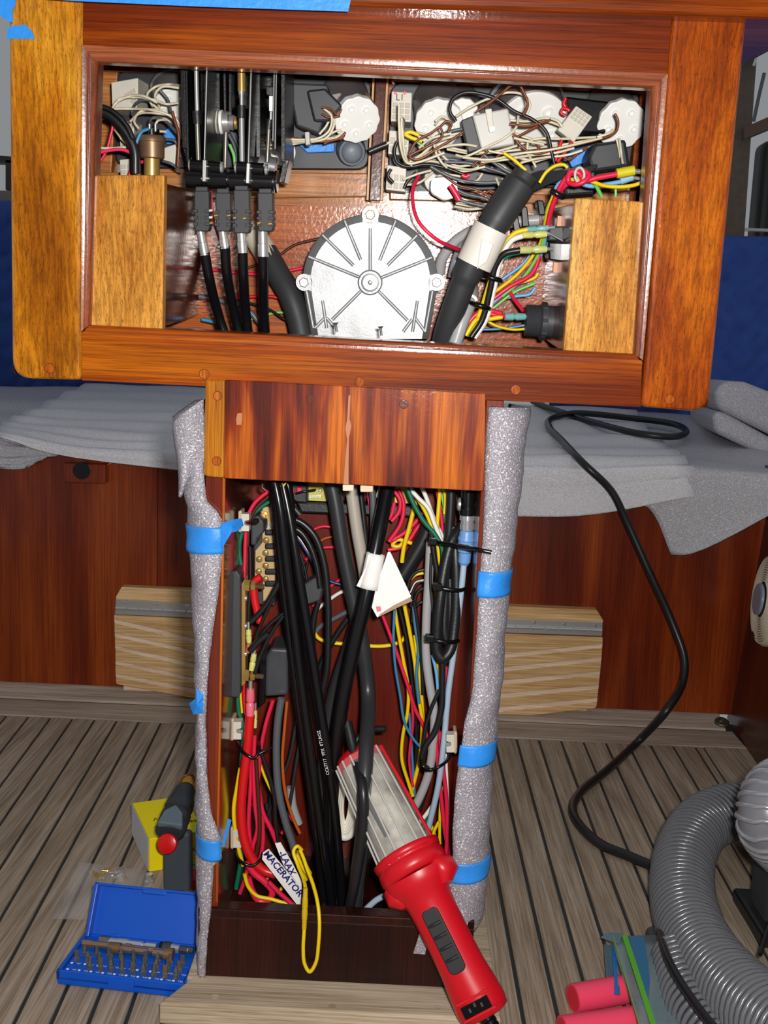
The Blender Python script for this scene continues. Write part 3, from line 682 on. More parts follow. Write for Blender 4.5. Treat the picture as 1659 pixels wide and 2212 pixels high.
obj('latch', MB().prism(qpoly([(1048, 236), (1062, 234), (1068, 282), (1056, 284)], .082), PIN*.004), M_NYLON, fc, bevel=.0006)
obj('latch_tip', MB().prism(qpoly([(1056, 273), (1069, 271), (1070, 284), (1058, 286)], .0805), PIN*.003), M_WHITE, fc, bevel=.0005)
wc_ = block('wire_connector', 'white connector turned diagonally in front of the far right gauges', 'connector', [(1245, 228), (1280, 252), (1240, 308), (1204, 281)], .10, .014, M_NYLON, (4, 3, (.08, .92, .05, .45)), bevel=.001, cellmat=M_CELL)
block('relay', 'black relay block in the left panel right of the lever mechanism', 'relay', [(622, 178), (708, 182), (712, 215), (690, 290), (640, 272)], .12, .04, M_DKGREY, bevel=.002)
block('relay', 'black relay hanging in front of the gauge nearest the divider on its left', 'relay', [(662, 195), (702, 190), (740, 228), (712, 262), (678, 262)], .11, .02, M_PANELK, bevel=.002)
tg = block('gauge_plug', 'grey plug tag lettered EIU beside the left panel gauge', 'plug', [(716, 204), (735, 200), (744, 214), (740, 238), (722, 240)], .128, .012, plain('grey_tag', C(150, 140, 128), .6), bevel=.0008)
obj('marking', text_mb('EIU', .007, Q(729, 222, .1275), XA*.97-PUP*.1, PUP), plain('pencil', C(60, 56, 50), .7), tg)
block('gauge_plug', 'dark slotted plug on the gauge nearest the divider, right panel', 'plug', [(955, 212), (972, 207), (984, 216), (976, 260), (952, 250)], .128, .014, plain('taupe_plug', C(112, 100, 90), .5), bevel=.0008)
block('relay', 'black flasher relay with red top left of the far right gauge', 'relay', [(1222, 208), (1320, 220), (1308, 290), (1230, 285)], .125, .03, M_GLOSSK, bevel=.002)
block('gauge_plug', 'grey oval plug on the far right gauge', 'plug', [(1322, 228), (1336, 236), (1338, 270), (1322, 280), (1312, 262)], .132, .012, plain('grey_plug', C(150, 148, 140), .5), bevel=.002)
block('relay', 'black relay cluster low at the right, above the fanned coloured wires', 'relay', [(1285, 310), (1352, 300), (1362, 360), (1280, 372), (1270, 340)], .10, .04, M_PANELK, bevel=.003)
block('foam_pad', 'black foam pad filling the space beside the right corner panel', 'pad', [(1215, 372), (1290, 365), (1290, 420), (1220, 425)], .11, .04, M_BLACK, bevel=.003)
block('adhesive_strip', 'blue tape strip stuck low on the left black panel', 'tape', [(644, 312), (722, 308), (722, 328), (664, 330)], .165, .006, M_TAPE)
block('adhesive_strip', 'blue tape patch beside the left panel gauge', 'tape', [(724, 248), (750, 242), (756, 288), (728, 282)], .165, .006, M_TAPE)
block('adhesive_strip', 'blue tape patch behind the brass sender', 'tape', [(350, 285), (378, 268), (384, 310), (360, 312)], .16, .006, M_TAPE)
block('adhesive_strip', 'blue tape patch low at the right under the white connector', 'tape', [(1222, 332), (1275, 314), (1292, 338), (1236, 362)], .145, .006, M_TAPE)
obj('panel_stud', MB().lathe(Q(1402, 262, .13), -PIN, [(0, .007), (.006, .0065), (.008, .0045)], 8), M_BLACK, None, 'black nut on the right inner wall of the opening', 'nut')
wire('black seal strip running down the right inner wall of the opening', 'black', 9, [Q(1400, 190, .12), Q(1398, 260, .12), Q(1388, 400, .12), Q(1384, 430, .12)], name='seal_strip', cat='seal')

# brass pressure sender
bs = thing('pressure_sender', 'weathered brass pressure sender with black terminals, left of the lever mechanism', 'sender', Q(328, 378, .07))
obj('stem', MB().cyl(Q(328, 385, .07), Q(328, 343, .07), S(16, .96), 20), M_BRASS, bs)
obj('body', MB().lathe(Q(329, 343, .07), Q(328, 295, .07)-Q(329, 343, .07), [(0, .0095), (.001, .0108), (.014, .0112), (.0145, .0122), (.018, .0122), (.0195, .011)], 28), M_OLDBRASS, bs)
obj('insulator', MB().cyl(Q(328, 300, .07), Q(327, 280, .07), .0072, 16), M_GLOSSK, bs)
for dx in (-5, 8): obj('terminal', MB().cyl(Q(328+dx, 284, .065), Q(328+dx, 268, .065), .0012, 8), M_STEEL, bs)

# ---------------------------------------------------------------- lever mechanism
lm = thing('lever_mechanism', 'black steel twin lever control mechanism hanging at the left of the opening', 'mechanism', Q(500, 400, .08))
def vplate(x0, y0, x1, y1, w, d0, d1, mat, nm='side_plate'):
    a0, a1 = Q(x0-w/2, y0, d0), Q(x1-w/2, y1, d0); ww = XA*S(w, .95)
    return obj(nm, MB().prism([a0, a0+ww, a1+ww, a1], PIN*(d1-d0)), mat, lm, bevel=.0006)
M_PLATE = plain('black_painted_steel', C(20, 20, 22), .3, bump=.1)
vplate(393, 120, 398, 320, 9, .05, .12, M_PLATE)
vplate(401, 120, 405, 350, 5, .05, .11, M_PLATE)
vplate(447, 122, 441, 392, 4.5, .035, .12, M_PLATE)
vplate(468, 122, 470, 270, 11, .08, .12, M_PLATE)
vplate(484, 122, 486, 262, 6, .085, .12, M_PLATE)
vplate(497, 122, 497, 250, 7, .09, .12, M_PLATE)
vplate(543, 122, 534, 395, 4.5, .035, .12, M_PLATE)
vplate(556, 122, 558, 340, 10, .07, .12, M_PLATE)
vplate(597, 122, 593, 325, 4.5, .05, .11, M_PLATE)
vplate(611, 122, 611, 350, 9, .05, .12, M_PLATE)
for e_ in ((447, 122, 441, 345), (543, 122, 536, 352), (597, 135, 594, 322), (592, 150, 589, 305)): vplate(*e_, 2.6, .0335 if e_[0] < 560 else .0485, .037 if e_[0] < 560 else .052, M_STEEL, 'plate_edge')
vplate(441, 345, 440, 392, 7, .033, .05, M_STEEL, 'plate_end'); vplate(536, 352, 534, 396, 7, .033, .05, M_STEEL, 'plate_end')
obj('rear_web', MB().prism(qpoly([(392, 120), (470, 120), (478, 355), (400, 360)], .118), PIN*.004), M_PLATE, lm)
obj('rear_web', MB().prism(qpoly([(500, 120), (612, 120), (606, 230), (520, 235)], .118), PIN*.004), M_PLATE, lm)
for x, y, x2, y2 in ((393, 315, 412, 372), (612, 345, 602, 395)):
    obj('plate_foot', MB().prism([Q(x, y, .06), Q(x+13, y, .06), Q(x2+12, y2, .06), Q(x2, y2, .06)], PIN*.03), M_PLATE, lm, bevel=.0006)
def rod(x0, y0, x1, y1, w, d, mat, nm='push_rod'):
    return obj(nm, MB().cyl(Q(x0, y0, d), Q(x1, y1, d), S(w/2, .95), 16), mat, lm)
rod(423, 122, 426, 244, 9, .045, M_STEEL); rod(425, 240, 427, 268, 19, .045, M_BLACK, 'boot'); rod(426, 266, 429, 350, 10, .045, M_DSTEEL)
rod(521, 120, 522, 198, 16, .05, M_BRASS, 'brass_sleeve'); rod(521, 196, 522, 204, 12, .05, M_STEEL, 'lock_nut'); rod(522, 203, 522, 232, 8, .05, M_STEEL); rod(522, 228, 522, 256, 17, .05, M_BLACK, 'boot'); rod(522, 250, 523, 352, 11, .05, M_CHROME)
rod(488, 286, 486, 362, 9, .055, M_DSTEEL); rod(586, 208, 585, 262, 6, .06, M_STEEL); rod(583, 258, 580, 280, 16, .06, M_BLACK, 'boot'); rod(581, 278, 577, 350, 9, .06, M_DSTEEL)
obj('clevis', MB().prism(qpoly([(581, 207), (592, 207), (592, 240), (581, 240)], .055), PIN*.008), M_WHITE, lm, bevel=.0005)
obj('cable_end', MB().prism(qpoly([(574, 186), (592, 186), (592, 210), (574, 205)], .055), PIN*.01), M_BLACK, lm, bevel=.001)
def hroll(x0, x1, y0, y1, r, d, mat, nm):
    return obj(nm, MB().cyl(Q(x0, y0, d), Q(x1, y1, d), S(r, .96), 28), mat, lm, bevel=.0006)
for x, w in ((423, 12), (589, 10)): obj('white_bush', MB().prism(qpoly([(x-w, 122), (x+w*1.3, 122), (x+w*1.3, 150), (x-w, 150)], .06), PIN*.01), M_WHITE, lm, bevel=.0006)
hroll(446, 459, 262, 263, 23, .085, plain('ivory_nylon', C(206, 202, 184), .4), 'washer'); hroll(460, 472, 262, 263, 24, .085, plain('ivory_nylon', C(206, 202, 184), .4), 'washer')
hroll(476, 482, 264, 264, 24, .085, M_WHITE, 'washer'); hroll(483, 495, 264, 264, 21, .085, M_STEEL, 'bearing'); hroll(496, 506, 264, 265, 15, .085, M_CHROME, 'spacer'); hroll(507, 513, 265, 265, 13, .085, M_BRASS, 'spacer')
hroll(552, 558, 268, 268, 24, .085, M_WHITE, 'washer'); hroll(558, 562, 268, 268, 18, .085, M_BRASS, 'spacer')
hroll(412, 476, 357, 362, 12, .045, M_GLOSSK, 'pivot_pin'); hroll(512, 570, 361, 366, 12, .045, M_GLOSSK, 'pivot_pin')
for x, y in ((409, 357), (477, 362), (508, 361), (573, 366)): obj('pin_head', MB().lathe(Q(x-2, y, .045), XA, [(0, .003), (.0008, .0048), (.0028, .0048), (.0036, .003)], 16), M_CHROME, lm)
hroll(404, 438, 384, 386, 21, .05, M_GLOSSK, 'drum'); hroll(452, 492, 386, 388, 21, .05, M_GLOSSK, 'drum'); hroll(498, 531, 390, 391, 21, .05, M_GLOSSK, 'drum'); hroll(547, 590, 391, 393, 21, .05, M_GLOSSK, 'drum')
hroll(436, 550, 386, 391, 15, .05, M_PLATE, 'drum_shaft'); hroll(586, 594, 392, 393, 20, .055, M_PLATE, 'drum_flange'); hroll(595, 599, 393, 393, 22, .055, M_GLOSSK, 'drum_flange')
obj('side_tube', MB().cyl(Q(560, 354, .075), Q(596, 362, .075), .0085, 18), plain('grey_tube', C(150, 148, 152), .35, metal=.6), lm)

# ---------------------------------------------------------------- control cables running down into the pedestal
def ccable(lab, blk, fer, path, w=21):
    t = thing('control_cable', lab, 'cable', P(*path[-1]), 'push-pull control cables')
    (x0, y0, x1, y1) = blk
    b = obj('clamp_block', MB().prism(qpoly([(x0, y0), (x1, y0), (x1+1, y1-8), (x1-2, y1), (x0+3, y1), (x0+1, y1-8)], .04), PIN*.014), M_DKGREY if False else plain('charcoal_block', C(44, 45, 48), .55), t, bevel=.001)
    h = (y1-y0)
    for k in range(3):
        yy = y0+h*(.46+.16*k)
        for xa, xb in ((x0-2, x0+8), (x1-9, x1+2)):
            obj('lug', MB().prism(qpoly([(xa, yy), (xb, yy), (xb, yy+7), (xa, yy+7)], .0385), PIN*.017), plain('charcoal_block', C(44, 45, 48), .55), b, bevel=.0004, seg=1)
    obj('cap', MB().prism(qpoly([(x0+3, y0-9), (x1-3, y0-9), (x1-3, y0+2), (x0+3, y0+2)], .041), PIN*.012), plain('charcoal_block', C(44, 45, 48), .55), b, bevel=.0006)
    (fx0, fy0, fx1, fy1, fw) = fer
    obj('ferrule', MB().lathe(Q(fx0, fy0-6, .047), Q(fx1, fy1, .047)-Q(fx0, fy0-6, .047), [(0, S(fw/2, .94)), ((fy1-fy0)*.00025, S(fw/2, .94)), ((fy1-fy0)*.00026, S(fw/2+1, .94)), ((fy1-fy0+6)*.00043, S(fw/2+1, .94))], 20), M_STEEL, t)
    ps = [Q(fx1, fy1-3, .047)] + [q if isinstance(q, V) else P(*q) for q in path]
    obj('sheath', MB().tube(spline(ps, 7), [.0046]*1 and .0046, 12), M_CABLEK, t)
    return t
ccable('leftmost push-pull control cable below the lever mechanism', (419, 412, 451, 500), (432, 500, 442, 548, 18), [Q(452, 600, .055), Q(475, 690, .08), (540, 880, .97), (596, 1052, .945), (621, 1230, .945), (652, 1480, .95), (690, 1760, .96), (722, 1985, .97)])
ccable('second push-pull control cable from the left', (465, 416, 497, 500), (480, 500, 486, 534, 18), [Q(490, 590, .055), Q(511, 695, .08), (560, 880, .975), (612, 1052, .955), (652, 1280, .95), (688, 1500, .955), (722, 1740, .965), (742, 1985, .975)])
ccable('third push-pull control cable from the left', (504, 410, 538, 504), (521, 504, 524, 543, 19), [Q(526, 600, .055), Q(533, 695, .08), (560, 880, .985), (590, 1052, .965), (612, 1260, .968), (645, 1520, .97), (678, 1760, .98), (704, 1985, .985)])
ccable('rightmost push-pull control cable below the lever mechanism', (556, 416, 589, 500), (567, 500, 568, 550, 20), [Q(569, 600, .055), Q(571, 695, .08), (590, 880, .99), (622, 1052, .972), (636, 1200, .972), (668, 1420, .972), (702, 1640, .978), (730, 1985, .99)])

# ---------------------------------------------------------------- wires inside the pod
def q(x, y, d): return Q(x, y, d)
def qs(l, d): return [Q(p[0], p[1], p[2] if len(p) > 2 else d) for p in l]
wire('thick black lead pair entering at the left edge and dropping behind the brass sender', 'black', 20, qs([(198, 235), (235, 248), (268, 280), (290, 320), (293, 375)], .06), name='cable', cat='cable')
wire('slim black lead above the thick black pair at the left edge', 'black', 10, qs([(198, 225), (240, 238), (272, 268), (288, 300)], .05))
wire('red wire crossing behind the left edge of the opening', 'red', 6, qs([(244, 270), (240, 290), (228, 330), (205, 365)], .09))
wire('pink striped wire running level at the left edge', 'pink', 7, qs([(200, 334), (230, 326), (262, 323), (285, 330)], .08))
wire('red wire arching behind the stem of the brass sender', 'red', 7, qs([(278, 382), (288, 358), (305, 350), (320, 352)], .085))
wire('cream wire looping at the left edge above the pink wire', 'cream', 5, qs([(200, 306), (215, 318), (240, 320), (272, 318)], .085))
G_T1 = 'cream wires tangled left of the lever mechanism'
L_T1 = 'thin cream wire in the tangle left of the lever mechanism'
for l in ([(240, 238), (258, 214), (290, 210), (330, 215), (360, 225), (385, 222)], [(262, 300), (240, 262), (248, 225), (280, 208), (312, 208), (340, 222)], [(245, 235), (280, 235), (330, 238), (370, 252), (388, 275)],
          [(330, 230), (318, 205), (335, 188), (365, 182), (390, 185)], [(345, 232), (335, 205), (350, 188), (388, 190)], [(282, 262), (300, 246), (340, 245), (375, 250)], [(262, 300), (285, 318), (310, 300), (330, 280)],
          [(300, 278), (290, 262), (305, 240), (345, 236)], [(360, 258), (340, 262), (335, 280), (360, 285)], [(202, 272), (214, 262), (228, 252)], [(330, 226), (352, 242), (384, 262), (392, 300)]):
    wire(L_T1, 'cream', 5, qs([(p[0], p[1], .095+.02*random.random()) for p in l], 0), group=G_T1)
L_T1b = 'thin grey-black wire in the tangle left of the lever mechanism'
for l in ([(300, 270), (285, 240), (310, 215), (350, 225)], [(320, 280), (330, 255), (355, 260), (385, 290)], [(345, 195), (362, 215), (372, 250), (388, 268)], [(350, 300), (378, 305), (390, 340)], [(352, 348), (372, 355), (392, 372)]):
    wire(L_T1b, 'dgrey', 6, qs([(p[0], p[1], .10+.02*random.random()) for p in l], 0), group='grey-black wires tangled left of the lever mechanism')
wire('brown wire falling beside the left plate of the lever mechanism', 'brown', 6, qs([(372, 240), (378, 262), (386, 290), (384, 360)], .09))
wire('pale blue sleeved wire on the left terminal of the brass sender', 'blue', 7, qs([(322, 278), (306, 285), (298, 300), (292, 318)], .06))
# wires through and behind the mechanism
for i, (c, l, lab) in enumerate([('red', [(500, 215), (512, 210), (520, 200)], 'red wire glimpsed behind the rods of the lever mechanism'),
        ('brown', [(484, 215), (480, 240), (476, 262)], 'brown wire glimpsed behind the rods of the lever mechanism'), ('lgreen', [(496, 312), (505, 335), (508, 362)], 'light green wire behind the chrome rod of the lever mechanism')]):
    wire(lab, c, 7, qs(l, .125))
for l in ([(494, 290), (508, 320), (512, 360)], [(500, 285), (516, 320), (520, 355)], [(506, 288), (520, 310), (530, 350)]):
    wire('dark grey wire bunched behind the chrome rod of the mechanism', 'dgrey', 7, qs(l, .13), group='dark grey wires behind the chrome rod')
L_T2 = 'thin cream wire fanned between the lever mechanism and the left gauge'
for k, l in enumerate(([(560, 305), (600, 300), (650, 302), (690, 298), (712, 280), (716, 250), (700, 235)], [(560, 312), (610, 304), (660, 305), (705, 298), (722, 262), (706, 240)], [(562, 318), (620, 308), (665, 307), (715, 302), (735, 292)],
          [(565, 325), (625, 313), (680, 303), (725, 296), (742, 285)], [(690, 290), (706, 270), (718, 240)], [(700, 300), (722, 285), (738, 280)])):
    wire(L_T2, 'cream', 5, qs([(p[0], p[1], .10+.004*k) for p in l], 0), group='cream wires between mechanism and left gauge')
L_T2b = 'thin brown wire fanned between the lever mechanism and the left gauge'
for k, l in enumerate(([(695, 232), (715, 236), (730, 248), (738, 235)], [(695, 246), (712, 254), (735, 250)], [(560, 290), (620, 296), (690, 306), (730, 300), (745, 290)], [(700, 310), (725, 302), (740, 298), (746, 285)])):
    wire(L_T2b, 'brown', 4.5, qs([(p[0], p[1], .098+.004*k) for p in l], 0), group='brown wires between mechanism and left gauge')
block('cable_tie', 'small clear cable tie round the cream wires in the left panel', 'cable tie', [(658, 285), (668, 284), (670, 312), (660, 314)], .092, .014, M_NYLONT)
wire('black wire with a cut sleeve lying across the wooden divider', 'black', 15, qs([(797, 328), (815, 320), (836, 312)], .12))
wire('cream stub poking out of the black sleeve at the divider', 'cream', 5, qs([(830, 314), (845, 305), (856, 300)], .12))
# right hand tangle
random.seed(11)
L_T3, G_T3 = 'thin cream wire in the big tangle behind the right gauges', 'cream wires in the right tangle'
T3 = [[(862, 225), (862, 265), (866, 320), (880, 352), (905, 350), (960, 330)], [(868, 255), (866, 300), (872, 340), (890, 358)], [(868, 258), (874, 330), (882, 355)],
      [(884, 356), (930, 348), (985, 362), (1025, 365), (1045, 350)], [(884, 356), (940, 358), (1000, 370), (1048, 360)], [(937, 308), (955, 335), (985, 358), (1022, 356)], [(937, 308), (942, 330), (955, 352), (965, 362)],
      [(885, 350), (915, 330), (937, 308)], [(885, 352), (912, 336), (938, 310), (960, 300), (998, 290)], [(888, 287), (910, 288), (935, 300)], [(870, 388), (905, 375), (932, 368)], [(872, 400), (905, 395), (935, 372)],
      [(985, 335), (1005, 338), (1050, 318), (1090, 298), (1115, 275), (1120, 250)], [(985, 252), (1010, 235), (1050, 215), (1075, 208)], [(1065, 210), (1095, 200), (1130, 205), (1145, 225), (1138, 248)],
      [(960, 315), (1000, 325), (1050, 330), (1100, 320), (1160, 300), (1210, 300), (1290, 296)], [(965, 322), (1020, 332), (1080, 328), (1150, 320), (1200, 315), (1290, 300)], [(1000, 340), (1060, 345), (1120, 332), (1180, 325), (1230, 315), (1300, 298)],
      [(1040, 350), (1090, 345), (1150, 335), (1200, 330), (1240, 320)], [(1050, 325), (1100, 335), (1140, 345), (1170, 342)], [(1100, 260), (1140, 262), (1180, 255), (1205, 262), (1215, 275)], [(1100, 268), (1150, 270), (1180, 262), (1212, 272)],
      [(1105, 285), (1130, 295), (1165, 305), (1190, 310)], [(1110, 298), (1140, 305), (1175, 312)], [(1140, 308), (1140, 330), (1152, 350), (1158, 362)], [(975, 382), (1000, 392), (1030, 390), (1042, 375)], [(945, 380), (975, 378), (1010, 385)],
      [(1060, 362), (1080, 372), (1095, 368)], [(1072, 352), (1090, 362), (1105, 378)], [(1125, 352), (1150, 345), (1180, 340), (1225, 335), (1258, 325)], [(1072, 385), (1078, 400), (1084, 412)], [(1085, 385), (1090, 400)],
      [(985, 440), (1020, 445), (1060, 440)], [(982, 446), (1020, 452), (1070, 444)], [(1062, 430), (1075, 455), (1082, 470)], [(900, 345), (950, 320), (1000, 312), (1030, 316)], [(905, 320), (930, 300), (975, 288)], [(1150, 352), (1170, 345), (1195, 338)],
      [(940, 262), (955, 252), (970, 262), (972, 280)], [(940, 270), (950, 258), (962, 256)], [(1290, 296), (1315, 288), (1325, 280)], [(1338, 300), (1342, 330), (1345, 352)], [(1332, 300), (1338, 325), (1340, 340)]]
for k, l in enumerate(T3):
    base = .07+.045*((k*37) % 17)/17.0
    wire(L_T3, 'cream', 5.2, qs([(p[0], p[1], base+.008*random.random()) for p in l], 0), group=G_T3)
L_T4, G_T4 = 'thin brown wire in the big tangle behind the right gauges', 'brown wires in the right tangle'
for k, l in enumerate([[(1085, 200), (1105, 184), (1120, 182), (1132, 200), (1140, 225), (1130, 248)], [(1030, 240), (1060, 220), (1085, 200)], [(885, 330), (900, 305), (935, 285), (950, 275), (955, 295), (920, 318), (885, 338), (900, 345), (940, 325)], [(935, 325), (970, 305), (1000, 285)],
        [(950, 275), (965, 262), (975, 268), (968, 285)], [(1100, 268), (1140, 272), (1180, 262)], [(1108, 292), (1130, 320), (1160, 332), (1200, 322), (1290, 302), (1330, 285), (1335, 262), (1328, 245)], [(1110, 300), (1150, 278), (1190, 258)], [(1110, 288), (1125, 315), (1150, 330), (1165, 318), (1150, 305)],
        [(1020, 360), (1040, 340), (1055, 325)], [(1035, 358), (1065, 345), (1085, 330)], [(1215, 338), (1230, 345), (1250, 330), (1270, 318)], [(960, 380), (990, 400), (1020, 408), (1050, 420), (1065, 440)], [(1040, 425), (1060, 412), (1075, 425), (1062, 445)], [(1045, 432), (1070, 428), (1080, 445)]]):
    wire(L_T4, 'brown', 5.2, qs([(p[0], p[1], .062+.003*k) for p in l], 0), group=G_T4)
L_T5, G_T5 = 'grey-black wire in the big tangle behind the right gauges', 'grey-black wires in the right tangle'
for k, l in enumerate([[(985, 262), (972, 240), (978, 215), (1005, 200), (1040, 203), (1075, 215), (1110, 240), (1150, 258), (1180, 285), (1192, 330), (1198, 355)], [(915, 350), (918, 320), (935, 300), (970, 285), (1000, 278)], [(868, 255), (872, 262), (868, 290)], [(858, 305), (852, 325), (858, 350), (880, 360), (920, 355), (960, 362), (1010, 380)],
        [(930, 345), (980, 345), (1030, 362), (1080, 372), (1130, 375)], [(930, 360), (980, 385), (1040, 395), (1100, 392)], [(1060, 325), (1085, 335), (1100, 350), (1130, 372)], [(1045, 335), (1065, 350), (1100, 372), (1140, 380)], [(960, 350), (1010, 352), (1060, 365), (1120, 385)],
        [(845, 365), (838, 380), (850, 395)], [(940, 392), (975, 405), (1010, 420), (1050, 430), (1080, 450)], [(985, 430), (1020, 440), (1060, 448)], [(1150, 395), (1180, 385), (1210, 378)], [(1140, 405), (1180, 395), (1215, 392)], [(1150, 385), (1190, 370), (1220, 362)], [(900, 372), (880, 392), (872, 408)]]):
    wire(L_T5, 'dgrey' if k % 3 else 'black', 7, qs([(p[0], p[1], .078+.004*((k*5) % 11)) for p in l], 0), group=G_T5)
for k in range(9):
    t = k/8
    wire('dark wire packed into the mouth of the big black conduit', 'charcoal', 7, qs([(1290-30*t, 358+28*t, .09), (1220, 372+12*t, .085), (1165, 372+32*t, .075), (1120+8*t, 395+30*t, .062)], 0), group='dark wires entering the conduit')
wire('olive yellow wire hooked over the middle connector right of the divider', 'yellow', 8, qs([(905, 292), (885, 285), (876, 290), (890, 298), (912, 305)], .085))
wire('green striped stub beside the olive yellow wire', 'lgreen', 5, qs([(893, 300), (905, 310), (916, 318)], .09))
wire('long yellow wire slanting through the right tangle to the conduit mouth', 'yellow', 7, qs([(1088, 330), (1110, 345), (1125, 358), (1136, 368)], .06))
wire('yellow wire arching out of the conduit mouth', 'yellow', 7, qs([(1165, 395), (1180, 372), (1200, 358), (1218, 356), (1226, 362)], .055))
wire('pair of red leads below the diagonal white connector, left one', 'bred', 7, qs([(1214, 302), (1206, 325), (1200, 348)], .09)); wire('pair of red leads below the diagonal white connector, right one', 'bred', 7, qs([(1236, 306), (1220, 330), (1204, 350)], .09))
wire('red lead looping out of the black flasher relay', 'bred', 8, qs([(1230, 240), (1218, 225), (1222, 212)], .115)); wire('small red loop at the left corner of the flasher relay', 'bred', 6, qs([(1222, 250), (1212, 244), (1216, 234), (1226, 236)], .11))
wire('red sleeve stub low in the right tangle', 'red', 9, qs([(998, 378), (1006, 382), (1014, 378)], .07)); wire('red and white plaited lead low in the right tangle', 'red', 13, qs([(972, 400), (984, 418), (992, 432)], .075))
obj('relay', MB().prism(rounded(qpoly([(932, 385), (985, 380), (990, 425), (960, 432), (930, 415)], .10), .004), PIN*.03), M_GLOSSK, None, 'black relay hanging low behind the lowest right connector', 'relay')
wire('red wire leaving the lowest connector and sweeping under the conduit', 'red', 8, qs([(905, 380, .09), (893, 405, .08), (892, 440, .07), (905, 480, .06), (940, 515, .06), (980, 535, .08), (1020, 552, .11), (1060, 590, .13)], 0))
# big black conduit
cd = thing('wiring_conduit', 'thick black conduit with white sleeve running down past the motor cover', 'conduit', P(960, 740, .97))
cp_ = qs([(1135, 378, .06), (1118, 405, .058), (1085, 455, .055), (1045, 520, .055), (1010, 590, .06), (985, 655, .068), (965, 715, .078), (954, 765, .09)], 0)
sp = spline(cp_, 8); rr = [.0135]*len(sp)
for i in range(len(sp)): rr[i] = .0115 if i < 6 else .0146 if i < 20 else .0132 if i < 34 else .0115
obj('sleeve', MB().tube(sp, rr, 20), M_CABLEG, cd)
wsl = spline(qs([(1062, 492, .052), (1024, 572, .054)], 0), 4); obj('white_wrap', MB().tube(wsl, .0165, 20), plain('off_white_tape', C(226, 220, 210), .5), cd)
obj('wrap_tail', MB().prism(qpoly([(1040, 515), (1067, 527), (1052, 566), (1030, 582)], .036), PIN*.008), plain('off_white_tape', C(226, 220, 210), .5), cd, bevel=.001)
tg2 = qs([(1020, 535)], .034)[0]
wire('grey hose behind the big conduit, curving up to the cable clips', 'lgrey', 24, qs([(950, 590, .14), (955, 560, .135), (985, 520, .13), (1030, 495, .125), (1090, 482, .12), (1165, 475, .115)], 0), name='hose', cat='hose')
wire('second grey cable close behind the big conduit', 'grey', 18, qs([(975, 600), (985, 560), (1000, 530), (1040, 515)], .125), name='cable', cat='cable')
wire('pale grey conduit elbow rising beside the lower end of the black conduit', 'lgrey', 30, qs([(982, 745, .07), (1000, 690, .072), (1014, 655, .08), (1020, 630, .10), (1016, 618, .13)], 0), name='hose', cat='hose')
obj('hose_collar', MB().tube(spline([Q(1012+17*math.cos(a), 650-12*math.sin(a), .072) for a in [math.pi*k/8 for k in range(9)]], 2), .0018, 8), M_WHITE, None, 'white collar ring on the pale grey conduit elbow', 'collar')
for i, (x, y, x2, y2) in enumerate(((1104, 460, 1112, 500), (1125, 445, 1130, 490), (1160, 432, 1166, 465))):
    obj('cable_clip', MB().prism(qpoly([(x, y), (x+14, y+1), (x2+14, y2), (x2-2, y2)], .105), PIN*.02), M_GLOSSK, None, ['black cable clip lowest on the grey hose', 'black cable clip in the middle of the grey hose', 'black cable clip at the upper end of the grey hose'][i], 'clip', bevel=.001)
# fan of coloured wires at the right
def fan(lab, c, w, l, **k): return wire(lab, c, w, [Q(*p) for p in l], **k)
fan('red wire knotted under the yellow crimp, nearest the right corner panel', 'red', 11, [(1335, 376, .04), (1290, 384, .04), (1262, 390, .04), (1250, 374, .038), (1232, 372, .04), (1228, 392, .042), (1245, 398, .036), (1262, 392, .034), (1272, 378, .036), (1255, 368, .04), (1230, 378, .045), (1210, 405, .05), (1192, 450, .06), (1183, 490, .075)])
fan('second red wire running down beside the right side board', 'red', 10, [(1250, 390, .045), (1222, 400, .05), (1200, 430, .06), (1185, 465, .075), (1175, 500, .09), (1170, 530, .1), (1150, 590, .105), (1100, 620, .11), (1060, 650, .11)])
fan('blue wire running under the red knot and down the fan', 'lblue', 9, [(1345, 392, .05), (1310, 398, .05), (1275, 402, .05), (1240, 392, .05), (1210, 395, .055), (1190, 440, .065), (1180, 490, .085), (1172, 540, .1), (1145, 590, .11), (1080, 640, .115), (1040, 680, .115)])
fan('yellow wire reaching the right edge of the opening', 'yellow', 8, [(1400, 390, .045), (1360, 402, .045), (1310, 402, .045), (1270, 390, .042), (1235, 388, .046), (1205, 410, .055), (1188, 440, .065), (1178, 480, .08), (1165, 530, .1), (1120, 590, .11), (1070, 630, .115)])
fan('light green wire twisting through the red knot', 'lgreen', 8, [(1300, 425, .05), (1285, 398, .046), (1268, 382, .042), (1240, 386, .045), (1205, 412, .06), (1183, 450, .07), (1180, 490, .085), (1165, 545, .1), (1130, 600, .11), (1085, 640, .115)])
fan('short light green wire hanging from the blue crimp', 'lgreen', 6, [(1345, 388, .052), (1332, 398, .052), (1330, 425, .052)])
cz = thing('crimp_terminal', 'yellow crimp terminal on the red wire at the right edge', 'terminal', Q(1350, 370, .04))
obj('sleeve', MB().cyl(Q(1332, 375, .04), Q(1370, 368, .04), S(10, .93), 16), plain('yellow_vinyl', C(214, 200, 40), .3, alpha=1), cz); obj('ring', MB().cyl(Q(1368, 369, .04), Q(1392, 372, .04), S(5, .93), 12), M_CHROME, cz)
cz = thing('crimp_terminal', 'pale blue crimp terminal under the yellow one at the right edge', 'terminal', Q(1355, 388, .05))
obj('sleeve', MB().cyl(Q(1340, 391, .05), Q(1366, 382, .05), S(8, .93), 16), plain('blue_vinyl', C(150, 190, 220), .3), cz); obj('ring', MB().cyl(Q(1364, 383, .05), Q(1382, 386, .05), S(4, .93), 12), M_CHROME, cz)
